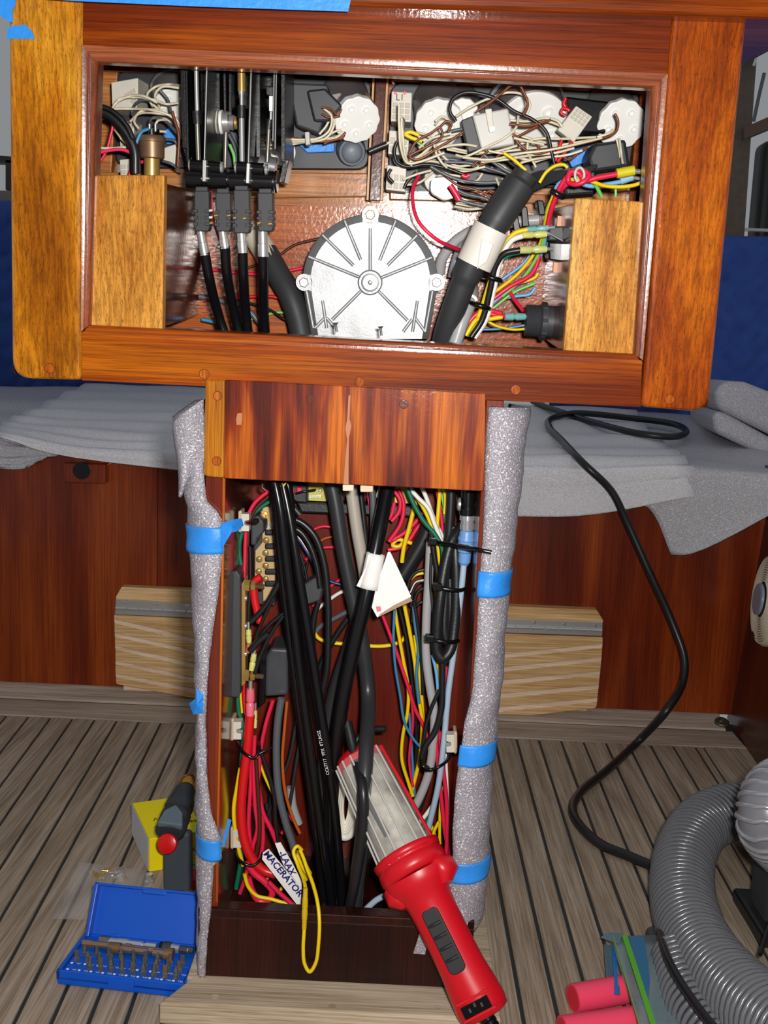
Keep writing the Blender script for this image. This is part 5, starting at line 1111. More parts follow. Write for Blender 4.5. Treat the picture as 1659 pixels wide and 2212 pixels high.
def pcrimp(lab, a, b, w, col):
    t = thing('crimp_terminal', lab, 'terminal', P(*b)); A, B = P(*a), P(*b); L = (B-A).length
    obj('sleeve', MB().lathe(A, B-A, [(0, S(w*.42, 1)), (L*.4, S(w*.5, 1)), (L*.48, S(w*.36, 1)), (L*.56, S(w*.5, 1)), (L, S(w*.42, 1))], 14), plain('vinyl_'+col, dict(y=C(200, 190, 90), p=C(236, 110, 130), o=C(200, 100, 70))[col], .3), t)
    d = (A-B).normalized(); obj('tongue', MB().cyl(A, A+d*.008, S(w*.22, 1), 10), M_STEEL, t)
pcrimp('yellow crimp on the bus bar middle screw', (537, 1360, .97), (538, 1388, .97), 13, 'y')
pcrimp('yellow crimp slanting at the bus bar lower screw', (549, 1412, .965), (543, 1448, .965), 14, 'y')
pcrimp('small yellow crimp below the bus bar beside the red cable', (552, 1535, .985), (551, 1572, .985), 9, 'y')
pcrimp('orange ended crimp below the middle yellow one', (538, 1388, .972), (535, 1410, .972), 11, 'o')
pcrimp('big pink crimp lug on the bus bar bottom stud', (541, 1488, .965), (540, 1548, .965), 20, 'p')
w_('thick bright red cable hanging from the pink lug', 'bred', 20, [(540, 1545), (534, 1620), (524, 1700), (521, 1760), (528, 1815), (545, 1855), (570, 1880), (595, 1888)], .965, name='battery_cable', cat='cable', n=14)
w_('short thick red cable arcing over the bus bar top stud', 'bred', 17, [(564, 1246), (551, 1256), (549, 1285), (556, 1322), (562, 1345)], .985, name='battery_cable', cat='cable', n=14)
w_('black sleeved lead sloping to the bus bar, uppermost', 'black', 13, [(605, 1255), (580, 1300), (556, 1330), (540, 1345)], .972); w_('thin black lead sloping to the bus bar, second down', 'black', 7, [(592, 1290), (572, 1330), (556, 1370), (548, 1400)], .968)
w_('black lead sloping to the bus bar, third down', 'black', 9, [(612, 1325), (580, 1352), (560, 1380), (540, 1402)], .966); w_('glossy black taped lead sloping to the lower bus bar screw', 'black', 15, [(580, 1368), (560, 1384), (540, 1406)], .963)
w_('thin black lead lowest of those sloping to the bus bar', 'black', 8, [(612, 1330), (585, 1370), (565, 1410), (550, 1455)], .962)
w_('black sheath running down behind the bus bar nuts', 'black', 9, [(540, 1180), (541, 1240), (538, 1300), (537, 1360)], .985)
obj('cover_box', MB().prism(ppoly([(584, 1400), (622, 1402), (622, 1502), (572, 1506), (574, 1420)], .985), (0, .05, 0)), plain('smoke_grey_cover', C(70, 72, 78), .3, vary=.25), None, 'smoky grey plastic cover box left of the control cables', 'cover', bevel=.003, seg=3)
obj('mounting_flange', MB().prism(ppoly([(556, 1412), (582, 1392), (572, 1520), (558, 1528), (560, 1440)], .998), (0, .006, 0)), M_GLOSSK, None, 'black mounting flange behind the smoky grey cover box', 'bracket', bevel=.001)
# bunch at the top left
w_('red wire sweeping from the skirt to the left wall clip', 'red', 9, [(590, 1055), (575, 1065), (550, 1087), (535, 1118), (530, 1170), (529, 1215), (527, 1248)], .99)
w_('brown wire sweeping beside the red one to the left wall clip', 'dbrown', 8, [(592, 1062), (576, 1076), (553, 1098), (539, 1130), (535, 1190), (533, 1250)], .995)
w_('dark green wire sweeping to the left wall and bowing outward', 'green', 9, [(590, 1080), (572, 1090), (550, 1108), (535, 1128), (522, 1155), (517, 1185), (521, 1220), (527, 1245)], .998)
w_('brown loop at the left edge just under the skirt', 'dbrown', 8, [(568, 1045), (566, 1052), (575, 1060)], .96)
w_('yellow scrap of wire under the skirt by the control cables', 'yellow', 4, [(618, 1042), (612, 1050)], .95)
def clip(lab, x, y, side=1):
    t = thing('cable_clip', lab, 'clip', P(x, y+20, .975))
    obj('pad', MB().prism(ppoly([(x-side*12, y-24), (x-side*4, y-26), (x-side*5, y+24), (x-side*12, y+22)], .97), (0, .02, 0)), plain('tan_pad', C(206, 180, 150), .6), t, bevel=.002)
    obj('body', MB().prism(ppoly([(x-side*6, y-18), (x+side*12, y-18), (x+side*12, y-4), (x+side*2, y-2), (x+side*2, y+6), (x+side*12, y+8), (x+side*12, y+20), (x-side*6, y+20)], .967), (0, .012, 0)), M_NYLON, t, bevel=.0006)
    return t
clip('white cable clip on the left wall, halfway down', 509, 1578); clip('white cable clip on the left wall, near the bottom', 509, 1812); clip('white cable clip on the left wall, beside the highest tape', 526, 1128); clip('white cable clip on the right wall near the work lamp', 976, 1606, -1)
def tie(lab, pts, w=7, Y=.955, head=None):
    t = thing('cable_tie', lab, 'cable tie', P(pts[len(pts)//2][0], pts[len(pts)//2][1], Y)); ps = [P(p[0], p[1], p[2] if len(p) > 2 else Y) for p in pts]
    obj('band', MB().tube(spline(ps, 5), S(w/2, Y), 8), M_GLOSSK, t)
    if head:
        x, y, r = head; obj('head', MB().prism(ppoly([(x-r, y-r*.8), (x+r, y-r*.6), (x+r, y+r*.8), (x-r, y+r*.7)], Y-.006), (0, .008, 0)), M_GLOSSK, t, bevel=.001)
    return t
tie('black cable tie sagging under the red cable, halfway down on the left', [(512, 1592, .975), (518, 1612, .96), (532, 1630, .95), (550, 1637, .95), (560, 1620, .955), (559, 1602, .97)])
tie('tail of the black cable tie halfway down on the left', [(560, 1628, .955), (572, 1622, .957), (586, 1615, .96)], 6)
tie('black cable tie sagging under the red cable, near the bottom left', [(509, 1830, .975), (512, 1850, .96), (525, 1864, .95), (545, 1870, .95), (562, 1858, .955), (568, 1842, .97)])
tie('short black cable tie at the highest left wall clip', [(528, 1130, .98), (540, 1131, .975), (555, 1127, .97)], 7, head=(551, 1126, 7))
# left bundle falling to the floor of the pedestal
w_('dark green wire falling down the left side of the bundle', 'green', 10, [(514, 1498), (516, 1535), (526, 1575), (522, 1640), (521, 1720), (523, 1800), (520, 1860), (510, 1920)], .985)
w_('thin yellow wire beside the green one below the bus bar', 'yellow', 5, [(519, 1478), (520, 1505), (523, 1540)], .98); w_('thin red wire behind the pink lug', 'bred', 8, [(526, 1474), (528, 1520), (536, 1570)], .985)
w_('yellow wire bowing out on the far left of the bundle', 'yellow', 9, [(519, 1660), (512, 1700), (505, 1745), (508, 1795), (516, 1835), (525, 1870)], .97)
w_('red wire from under the cover box down the bundle', 'red', 9, [(590, 1512), (574, 1565), (563, 1620), (558, 1680), (548, 1740)], .985)
w_('pink red wire with printing down the middle of the bundle', 'red', 9, [(550, 1590), (548, 1660), (551, 1740), (556, 1790), (546, 1830), (544, 1870)], .972)
w_('red wire close against the thick red cable', 'red', 9, [(544, 1620), (541, 1700), (537, 1780), (540, 1830), (532, 1890), (518, 1930)], .975)
w_('red wire leaving the bundle toward the centre low down', 'red', 10, [(558, 1700), (568, 1755), (585, 1790), (600, 1825), (620, 1860), (636, 1875)], .98)
w_('red wire curling outward at the bottom of the bundle', 'red', 9, [(566, 1760), (568, 1820), (560, 1860), (548, 1890)], .978)
w_('brown wire hanging in the middle of the left bundle', 'dbrown', 9, [(553, 1640), (558, 1720), (561, 1790), (556, 1835), (545, 1870)], .968)
w_('glossy grey cable curving beside the control cables', 'dgrey', 16, [(608, 1508), (600, 1560), (597, 1630), (602, 1710), (618, 1780), (634, 1830), (642, 1880), (650, 1930)], .975, name='cable', cat='cable', n=12)
w_('orange brown wire behind the glossy grey cable', 'orange', 7, [(620, 1515), (614, 1580), (610, 1640), (616, 1710), (632, 1765), (648, 1800)], 1.01)
w_('black wire crossing the left bundle toward the labels', 'black', 8, [(562, 1620), (578, 1665), (592, 1720), (596, 1780), (606, 1830), (630, 1850), (645, 1880)], .972)
w_('yellow wire slanting behind the black wire of the left bundle', 'yellow', 6, [(556, 1632), (572, 1678), (592, 1720), (605, 1745)], .99)
for k, l in enumerate(([(640, 1560), (625, 1640), (600, 1700), (580, 1760)], [(648, 1600), (632, 1700), (622, 1780), (630, 1850)], [(600, 1640), (585, 1720), (590, 1800), (612, 1840)], [(575, 1735), (590, 1800), (600, 1835)])):
    w_('dark wire deep behind the left bundle', 'charcoal', 8, l, 1.03+.005*k, group='dark wires deep behind the left bundle')
w_('fat pink red loop at the foot of the left bundle', 'red', 14, [(532, 1862), (548, 1885), (572, 1905), (588, 1925), (580, 1945), (560, 1946), (545, 1925), (536, 1895)], .965, n=12)
w_('pink red wire sliding from the loop to the base board', 'red', 10, [(580, 1905), (605, 1930), (622, 1945), (636, 1958)], .955); w_('second pink red wire at the foot near the MACERATOR label', 'red', 11, [(560, 1868), (576, 1878), (592, 1872)], .97)
w_('yellow wire looping at the foot of the left bundle', 'yellow', 8, [(528, 1888), (536, 1915), (555, 1935), (585, 1942), (612, 1950), (638, 1958)], .958)
w_('short yellow wire behind the MACERATOR label, left', 'yellow', 7, [(582, 1890), (572, 1905)], .99); w_('short yellow wire behind the MACERATOR label, right', 'yellow', 7, [(613, 1912), (602, 1928)], .99)
w_('red scrap of wire on the pedestal floor, upper', 'red', 8, [(626, 1760), (632, 1772)], 1.02); w_('red scrap of wire on the pedestal floor, lower', 'red', 8, [(608, 1800), (616, 1793)], 1.02)
# written labels
lb1 = thing('wire_label', 'white wire flag hand lettered MACERATOR', 'label', P(640, 1955, .945))
l1 = [(568, 1842), (580, 1834), (651, 1920), (650, 1958), (644, 1958), (566, 1856)]
obj('flag', MB().prism(ppoly(l1, .945), (0, .001, 0)), M_PAPER, lb1)
M_MARK = plain('indigo_marker', C(34, 24, 110), .6)
d = P(640, 1922, .94)-P(580, 1850, .94); nrm = V((0, -1, 0)).cross(d).normalized()
obj('lettering', text_mb('MACERATOR', .0096, P(612, 1888, .9445), d, nrm if nrm.z > 0 else -nrm, bold=.00028), M_MARK, lb1)
lb2 = thing('wire_label', 'white wire flag with blue scrawl above the MACERATOR flag', 'label', P(648, 1925, .95))
obj('flag', MB().prism(ppoly([(594, 1822), (606, 1820), (630, 1862), (652, 1905), (652, 1926), (640, 1905), (612, 1868)], .95), (0, .001, 0)), M_PAPER, lb2)
d = P(632, 1888, .94)-P(606, 1838, .94); nrm = V((0, -1, 0)).cross(d).normalized()
obj('lettering', text_mb('-LAAX', .0095, P(620, 1865, .9495), d, nrm if nrm.z > 0 else -nrm, bold=.00025), M_MARK, lb2)
# yellow loop hanging over the base board
yl = thing('wire_loop', 'yellow wire loop with inline crimp hanging over the dark base board', 'wire', P(668, 2100, .895))
obj('wire', MB().tube(spline([P(652, 1836, .945), P(642, 1828, .942), P(634, 1838, .94), P(642, 1865, .935), P(656, 1900, .92), P(660, 1925, .905), P(659, 1965, .898), P(657, 2010, .894), P(655, 2050, .893), P(658, 2082, .893), P(669, 2099, .893), P(682, 2080, .893), P(688, 2040, .893), P(690, 1990, .896), P(686, 1950, .905), P(676, 1910, .92), P(664, 1878, .932), P(655, 1852, .94), P(648, 1836, .945)], 7), S(4.4, .9), 10), wm('yellow'), yl)
a, b = P(660, 1918, .902), P(657, 2007, .893); L = (b-a).length
obj('crimp', MB().lathe(a, b-a, [(0, S(5.5, .9)), (L*.22, S(5.8, .9)), (L*.26, S(6.8, .9)), (L*.45, S(7.2, .9)), (L*.5, S(6.2, .9)), (L*.55, S(7.2, .9)), (L*.74, S(6.8, .9)), (L*.78, S(5.8, .9)), (L, S(5.5, .9))], 14), plain('amber_vinyl', C(206, 170, 20), .25), yl)
for k, l in enumerate(([(640, 1845), (655, 1875), (668, 1895)], [(645, 1838), (660, 1868), (670, 1888)], [(636, 1850), (650, 1880), (664, 1900)])):
    w_('dull amber bundled wire behind the hanging yellow loop', 'yellow', 9, l, .96+.004*k, group='amber wires behind the yellow loop')
# white coil
for k in range(5):
    pts = [P(748+(30-4.5*k)*math.cos(a)+3*math.sin(a), 1735-(74-6*k)*math.sin(a), 1.0+.004*k) for a in [2*math.pi*i/16 for i in range(16)]]
    if k == 0: wc0 = thing('cable_coil', 'coil of cream white cable behind the black control cables', 'cable coil', P(752, 1808, 1.0))
    obj('turn', MB().tube(spline(pts, 4, True), S(8.5, 1.0), 10, closed=True), plain('ivory_cable', C(236, 232, 220), .4), wc0)
obj('paper_twist', MB().tube(spline([P(742, 1665, .985), P(752, 1690, .98), P(762, 1725, .98), P(768, 1748, .985)], 5), [S(r, .98) for r in [5, 8, 9, 9, 9, 9, 9, 9, 9, 9, 8, 8, 7, 6, 4, 2]][:16], 10), M_PAPER, wc0)
obj('conduit_bend', MB().tube(spline([P(628, 1700, 1.04), P(632, 1740, 1.04), P(645, 1780, 1.04)], 5), S(10, 1.04), 12), wm('lgrey'), None, 'pale grey conduit bend behind the control cables', 'conduit')
# circuit board under the skirt
cb = thing('circuit_board', 'yellow printed circuit board with a screw just under the skirt panel', 'circuit board', P(688, 1082, 1.05))
obj('board', MB().prism(ppoly([(664, 1030), (712, 1034), (708, 1083), (665, 1081)], 1.05), (0, .003, 0)), plain('yellow_board', C(198, 188, 70), .4), cb)
obj('screw', MB().lathe(P(692, 1059, 1.05), (0, -1, 0), [(0, .0022), (.001, .002), (.0014, .0012)], 12), M_STEEL, cb)
obj('print_bar', MB().prism(ppoly([(667, 1070), (694, 1069), (694, 1075), (667, 1075)], 1.0493), (0, .0006, 0)), M_WHITE, cb)
obj('marking', text_mb('westers', .005, P(680, 1072, 1.0488), XA, ZA), plain('grey_print', C(140, 136, 90), .6), cb)
cb2 = thing('circuit_board', 'end of the yellow circuit board showing beside the red loops', 'circuit board', P(880, 1082, 1.05))
obj('board', MB().prism(ppoly([(855, 1044), (892, 1046), (892, 1088), (852, 1086)], 1.05), (0, .003, 0)), plain('yellow_board', C(198, 188, 70), .4), cb2)
obj('tray', MB().prism(ppoly([(640, 1084), (905, 1094), (905, 1118), (650, 1108)], 1.045), (0, .03, 0)), M_BLACK, None, 'black tray edge below the circuit board at the back', 'tray', bevel=.002)
fh = thing('fuse_holder', 'black fuse holder with red fuses left of the circuit board', 'fuse holder', P(650, 1085, 1.03))
obj('body', MB().prism(ppoly([(622, 1040), (664, 1044), (664, 1088), (640, 1086), (624, 1075)], 1.035), (0, .02, 0)), M_BLACK, fh, bevel=.002)
for x, y in ((629, 1066), (646, 1062)):
    obj('fuse', MB().prism(ppoly([(x-5, y-10), (x+6, y-10), (x+6, y+4), (x-5, y+6)], 1.03), (0, .006, 0)), wm('red'), fh, bevel=.001)
wire('thin black jumper lead crossing the circuit board', 'black', 5, [P(640, 1066, 1.025), P(655, 1062, 1.02), P(682, 1058, 1.025)])
w_('grey black braided lead bending under the fuse holder', 'charcoal', 12, [(618, 1052), (622, 1080), (636, 1098), (648, 1112)], 1.03)
# right hand bundle
w_('dark green wire slanting down through the right bundle', 'green', 10, [(876, 1045), (892, 1085), (915, 1125), (940, 1155), (955, 1185), (955, 1225), (950, 1260)], .985)
w_('left of two white wires slanting down the right bundle', 'white', 10, [(878, 1045), (900, 1072), (925, 1098), (938, 1130), (950, 1160), (962, 1195)], .99); w_('right of two white wires slanting down the right bundle', 'white', 10, [(908, 1045), (922, 1078), (936, 1118), (952, 1152), (966, 1180)], 1.0)
w_('yellow wire crossing under the white wires', 'yellow', 9, [(898, 1070), (916, 1100), (932, 1135), (944, 1170), (950, 1230), (952, 1300)], 1.0)
w_('yellow wire with black lettering hanging straight at the top right', 'yellow', 9, [(951, 1045), (948, 1090), (945, 1130), (944, 1160)], .995); w_('yellow wire rightmost of the top right bunch', 'yellow', 8, [(956, 1045), (962, 1075), (960, 1110)], 1.0)
w_('light green wire in the top right bunch', 'lgreen', 7, [(952, 1055), (960, 1100), (962, 1130)], 1.01); w_('light blue wire in the top right bunch', 'lblue', 7, [(962, 1050), (955, 1110), (950, 1160)], 1.02); w_('red wire in the top right bunch', 'red', 8, [(944, 1060), (952, 1110), (958, 1160)], 1.01)
w_('thick yellow wire kinking left behind the red loops', 'yellow', 10, [(900, 1080), (894, 1100), (884, 1140), (873, 1180), (868, 1215)], 1.03); w_('yellow wire hooked round the red loops', 'yellow', 9, [(892, 1130), (878, 1160), (862, 1180), (848, 1178), (858, 1166), (890, 1174)], 1.04)
for k, (l, lab) in enumerate((([(852, 1060), (864, 1080), (862, 1105), (846, 1126)], 'highest red loop right of the tagged cable'), ([(860, 1055), (872, 1090), (866, 1130), (840, 1170)], 'longest red loop right of the tagged cable'), ([(842, 1170), (875, 1150), (900, 1125), (912, 1108)], 'upper slanting red wire right of the tagged cable'),
        ([(838, 1188), (866, 1182), (886, 1164), (900, 1142), (914, 1128)], 'lower slanting red wire right of the tagged cable with print'), ([(852, 1085), (848, 1105), (842, 1122)], 'short red wire close to the tagged cable'))):
    w_(lab, 'red', 10, l, 1.03+.004*k)
w_('light grey conduit curving down the right side of the pedestal', 'lgrey', 19, [(930, 1165), (926, 1250), (921, 1340), (921, 1420), (930, 1490), (938, 1540), (936, 1600), (926, 1670), (905, 1725), (880, 1768)], 1.005, name='conduit', cat='conduit', n=14)
w_('black twin cable beside the light grey conduit, upper part', 'black', 12, [(932, 1150), (938, 1200), (945, 1240), (950, 1300)], .99, name='cable', cat='cable')
w_('navy striped cable beside the light grey conduit', 'charcoal', 7, [(932, 1195), (930, 1260), (936, 1320)], .998)
w_('black printed cable hanging at the top right under the skirt', 'black', 22, [(975, 1040), (974, 1090), (970, 1150), (966, 1200)], .985, name='cable', cat='cable', n=14)
kl = thing('cable_loop', 'thick black cable folded in a hanging loop inside the right wall', 'cable', P(955, 1430, .965))
obj('sheath', MB().tube(spline([P(1000, 1135, .985), P(978, 1165, .975), P(962, 1220, .97), P(950, 1300, .965), P(944, 1370, .965), P(944, 1405, .965), P(956, 1422, .965), P(972, 1405, .968), P(982, 1350, .972), P(986, 1270, .975), P(984, 1200, .978), P(980, 1140, .985)], 7), S(12, .97), 14), M_BLACK, kl)
obj('inner_turn', MB().tube(spline([P(966, 1200, .98), P(962, 1300, .978), P(960, 1365, .976), P(966, 1385, .976), P(972, 1360, .976), P(972, 1250, .98)], 6), S(10, .97), 12), M_BLACK, kl)
w_('black cable dropping from the hanging loop and curving left', 'black', 13, [(956, 1420), (956, 1480), (954, 1530), (940, 1580), (918, 1615), (912, 1650), (925, 1662)], .975, name='cable', cat='cable', n=12)
w_('thin black cable crossing the light grey conduit low down', 'black', 8, [(950, 1490), (932, 1530), (920, 1570), (914, 1620), (910, 1645)], .98)
# network cable with connectors
nc = thing('network_cable', 'pale blue cable with blue moulded plug and chrome nut at the top right', 'cable', P(925, 1800, .99))
obj('sheath', MB().tube(spline([P(1002, 1218, .972), P(998, 1260, .972), P(990, 1330, .974), P(980, 1410, .978), P(968, 1500, .98), P(960, 1590, .982), P(948, 1690, .985), P(930, 1770, .99), P(918, 1815, .995)], 7), S(7, .98), 12), plain('pale_blue_pvc', C(166, 188, 210), .38), nc)
a, b = P(1009, 1146, .97), P(1002, 1220, .972); L = (b-a).length
pg = obj('plug', MB().lathe(a, b-a, [(0, .0062), (L*.06, .0072), (L*.16, .0072), (L*.2, .0082), (L*.28, .0082), (L*.3, .0076), (L*.36, .0076), (L*.38, .0082), (L*.46, .0082), (L*.48, .0076), (L*.6, .0076), (L*.64, .0062), (L*.92, .006), (L*.95, .0048), (L, .0044)], 20), plain('sky_blue_pvc', C(110, 154, 212), .4), nc)
a2 = P(1010, 1113, .97); L2 = (a-a2).length
obj('coupling_nut', MB().lathe(a2, a-a2, [(0, .0076), (L2*.3, .0078), (L2*.34, .0066), (L2*.5, .0066), (L2*.54, .0074), (L2*.9, .0074), (L2, .006)], 24), M_CHROME, nc)
te = thing('tee_connector', 'black tee connector above the chrome nut at the top right', 'connector', P(1010, 1112, .97))
a3 = P(1012, 1040, .97); obj('run', MB().cyl(a3, P(1010, 1114, .97), .0072, 18), M_GLOSSK, te); obj('branch', MB().cyl(P(990, 1089, .968), P(1042, 1092, .975), .0062, 18), M_GLOSSK, te); obj('collar', MB().lathe(P(1010, 1097, .97), P(1010, 1112, .97)-P(1010, 1097, .97), [(0, .0086), (.006, .0086)], 20), M_GLOSSK, te); obj('end_bush', MB().lathe(P(988, 1089, .968), XA, [(0, .004), (.001, .0066), (.003, .0066)], 16), M_STEEL, te)
tie('long black cable tie reaching over the right foam strip', [(924, 1164, .965), (940, 1170, .957), (985, 1178, .935), (1015, 1183, .905), (1036, 1188, .889), (1062, 1193, .887)], 9, head=(936, 1171, 9))
tie('black cable tie round the hanging loop, upper of two', [(940, 1268, .95), (962, 1272, .948), (990, 1275, .95), (1004, 1272, .965)], 9, head=(946, 1269, 10), Y=.95)
tie('black cable tie round the hanging loop, lower of two', [(922, 1378, .95), (945, 1384, .945), (972, 1387, .947), (990, 1384, .96)], 9, head=(929, 1380, 10), Y=.95)
tie('black cable tie looping round the right bundle low down', [(912, 1640, .96), (914, 1655, .955), (930, 1662, .955), (950, 1655, .955), (968, 1640, .965), (974, 1620, .975)], 7)
# slim wires falling down the middle right
SL = [('blue', 6, [(852, 1318), (850, 1380), (854, 1440), (864, 1500), (874, 1560), (892, 1595), (912, 1618)], 'slim blue wire falling nearest the tag, middle right'),
      ('red', 8, [(826, 1328), (842, 1370), (862, 1425), (882, 1485), (898, 1535), (912, 1562), (926, 1600)], 'red wire falling diagonally from behind the tag'),
      ('yellow', 8, [(852, 1312), (862, 1375), (872, 1430), (882, 1490), (880, 1540), (870, 1590), (868, 1640), (882, 1690), (892, 1720)], 'yellow wire bowing left then right above the work lamp'),
      ('yellow', 9, [(872, 1300), (884, 1360), (896, 1430), (903, 1500), (912, 1560), (906, 1640), (888, 1715)], 'second yellow wire falling right of the bowed one'),
      ('yellow', 8, [(896, 1372), (904, 1440), (912, 1520), (914, 1580), (908, 1650)], 'third yellow wire falling beside the light grey conduit'),
      ('black', 8, [(862, 1310), (876, 1370), (886, 1440), (895, 1520), (900, 1600), (896, 1680)], 'slim black wire between the first two falling yellow wires'),
      ('black', 8, [(895, 1300), (905, 1370), (912, 1440), (914, 1500)], 'slim black wire between the last falling yellow wires'),
      ('blue', 7, [(893, 1310), (898, 1360), (904, 1400), (900, 1460), (905, 1520)], 'blue wire glimpsed between the falling yellow wires'),
      ('red', 6, [(886, 1480), (892, 1560), (884, 1640), (892, 1700)], 'red wire falling beside the blue one above the work lamp'),
      ('blue', 6, [(884, 1540), (888, 1600), (892, 1660), (896, 1720)], 'teal wire falling just above the work lamp'),
      ('bred', 6, [(906, 1400), (912, 1440), (908, 1480)], 'short red wire against the light grey conduit'),
      ('yellow', 8, [(945, 1235), (942, 1300), (945, 1360)], 'yellow wire behind the hanging black loop'),
      ('lgreen', 7, [(942, 1290), (938, 1320), (940, 1345)], 'light green wire behind the hanging black loop')]
for k, (c, w, l, lab) in enumerate(SL): w_(lab, c, w, l, 1.02+.0035*(k % 6))
for k, (l, lab) in enumerate((([(922, 1230), (902, 1234), (886, 1250), (880, 1275)], 'highest black sleeved wire arching from the conduit'), ([(924, 1254), (905, 1258), (892, 1278), (888, 1310)], 'middle black wire arching from the conduit'), ([(922, 1266), (902, 1280), (894, 1310), (892, 1345)], 'lower black wire arching from the conduit'), ([(920, 1298), (904, 1304), (896, 1318)], 'lowest black wire arching from the conduit'))):
    w_(lab, 'black', 8, l, 1.03)
w_('white wire arching among the black ones from the conduit', 'white', 3, [(918, 1252), (898, 1258), (886, 1280)], 1.024)
w_('yellow stub among the arching black wires', 'yellow', 7, [(915, 1238), (898, 1242), (886, 1252)], 1.035)
LR_ = [('red', 9, [(950, 1580), (956, 1650), (964, 1720), (966, 1790), (962, 1850), (950, 1880)], 'red wire falling along the right wall to the lamp, outer'), ('red', 9, [(942, 1600), (948, 1670), (955, 1740), (962, 1800), (972, 1850)], 'red wire falling along the right wall to the lamp, inner'),
       ('red', 7, [(925, 1440), (932, 1500), (944, 1560), (952, 1620)], 'red wire glimpsed behind the thin black crossing cable'), ('yellow', 7, [(954, 1700), (950, 1770), (950, 1840)], 'yellow printed wire low beside the right wall'), ('yellow', 8, [(932, 1785), (940, 1808), (946, 1832)], 'yellow wire poking up behind the lamp collar, left'),
       ('yellow', 7, [(948, 1775), (938, 1795), (934, 1815)], 'yellow wire poking up behind the lamp collar, right'), ('white', 9, [(936, 1738), (920, 1760), (902, 1782)], 'white wire crossing low beside the lamp tube'), ('green', 8, [(932, 1745), (922, 1770), (912, 1790)], 'green wire low beside the lamp tube'), ('white', 6, [(962, 1600), (966, 1690), (968, 1760)], 'white wire along the right wall behind the red ones'),
       ('yellow', 7, [(944, 1430), (948, 1460), (944, 1500)], 'yellow wire glimpsed under the hanging black loop'), ('lblue', 7, [(934, 1415), (942, 1450), (946, 1490)], 'light blue wire glimpsed under the hanging black loop'), ('red', 8, [(966, 1440), (962, 1480), (958, 1520)], 'red wire between black and pale blue cables'), ('yellow', 6, [(924, 1600), (930, 1640), (922, 1690)], 'yellow wire glimpsed beside the conduit low down'), ('black', 12, [(925, 1690), (905, 1750), (888, 1790)], 'black cable under the light grey conduit low down')]
for k, (c, w, l, lab) in enumerate(LR_): w_(lab, c, w, l, 1.0+.004*(k % 5))
w_('pale blue cable end on the floor of the pedestal left of the lamp', 'bluegrey', 13, [(830, 1935), (812, 1945), (790, 1965)], .95, name='cable', cat='cable')
# ================================================================== RED WORK LAMP
wl = thing('work_lamp', 'red handheld work lamp leaning out of the pedestal opening', 'work lamp', P(1035, 2185, .85))
LA, LB, LE = P(776, 1640, .968), P(884, 1858, .905), P(1036, 2165, .85)
ax1 = (LB-LA).normalized(); ax2 = (LE-LB).normalized()
# side vector facing the viewer for the lamp
def frame(ax):
    f = (CAMP*0+V((0, -1, 0))); f = (f-ax*f.dot(ax)).normalized(); r = f.cross(ax).normalized(); return f, r   # f toward viewer side
f1, r1 = frame(ax1); f2, r2 = frame(ax2)
L1_ = (LB-LA).length
M_DIRTY = plain('grimy_white_reflector', C(206, 200, 186), .45, vary=.7, vscale=55)
obj('reflector', MB().lathe(LA+ax1*.006, ax1, [(0, .0215), (L1_-.01, .0255)], 28), M_DIRTY, wl)
m, nt, b_ = _new('clear_lamp_tube'); setn(b_, Base_Color=(.9, .9, .88, 1), Roughness=.06, Alpha=.11); MATS['clear_lamp_tube'] = m
ct = obj('clear_tube', MB().tube([LA, LA+ax1*L1_*.5, LB], [.0252, .0272, .0292], 32, cap=False), m, wl)
for k in range(7):
    a = -1.2+2.4*k/6; d = f1*math.cos(a)+r1*math.sin(a)
    obj('tube_rib', MB().tube([LA+d*.0255, LB+d*.0294], .0011, 6), plain('clear_rib', C(190, 188, 182), .15), ct)
obj('bulb_strip', MB().tube([LA+f1*.0228+ax1*.045-r1*.004, LA+f1*.0242+ax1*.085-r1*.002], .0032, 8), plain('smoky_strip', C(70, 70, 72), .2), ct)
obj('hook_cap', MB().lathe(LA-ax1*.010, ax1, [(0, .014), (.004, .021), (.010, .0245), (.016, .025)], 28), M_REDP, wl)
obj('edge_guard', MB().tube([LA+r1*.026, LB+r1*.0298], .0018, 8), M_REDP, wl)
hk = spline([LA-ax1*.008, LA-ax1*.018+r1*.006, LA-ax1*.020+r1*.022, LA-ax1*.012+r1*.038], 5)
obj('hook', MB().tube(hk, .0035, 8), M_BLACK, wl)
# collar: stepped oval
def oval_loft(name, stations, mat, par, n=36):
    rows = []
    for (p, rx, ry, f, r) in stations:
        rows.append([p + r*(rx*math.cos(2*math.pi*k/n)) + f*(ry*math.sin(2*math.pi*k/n)) for k in range(n+1)])
    mb = MB().grid(rows); mb.add(rows[0][:-1], [list(range(n))]); mb.add(rows[-1][:-1], [list(range(n))[::-1]])
    return obj(name, mb, mat, par)
C0 = LB-ax1*.008
oval_loft('collar', [(C0, .031, .030, f1, r1), (C0+ax1*.001, .0345, .032, f1, r1), (C0+ax1*.007, .0335, .031, f1, r1), (C0+ax1*.008, .0315, .029, f1, r1), (C0+ax1*.010, .0335, .031, f1, r1), (C0+ax1*.018, .034, .0315, f1, r1), (C0+ax1*.0225, .032, .030, f1, r1), (C0+ax1*.024, .028, .027, f1, r1)], M_REDP, wl)
H0 = C0+ax1*.020
st = []
for t, w, h in ((0, .0330, .028), (.04, .0335, .0285), (.09, .031, .027), (.14, .0255, .0235), (.2, .0225, .0215), (.3, .0215, .0205), (.5, .021, .020), (.68, .0215, .0200), (.82, .0235, .021), (.93, .0245, .0215), (.985, .023, .020), (1.0, .019, .016)):
    st.append((H0.lerp(LE+ax2*.012, t), w, h, f2, r2))
hd = oval_loft('handle', st, M_REDP, wl)
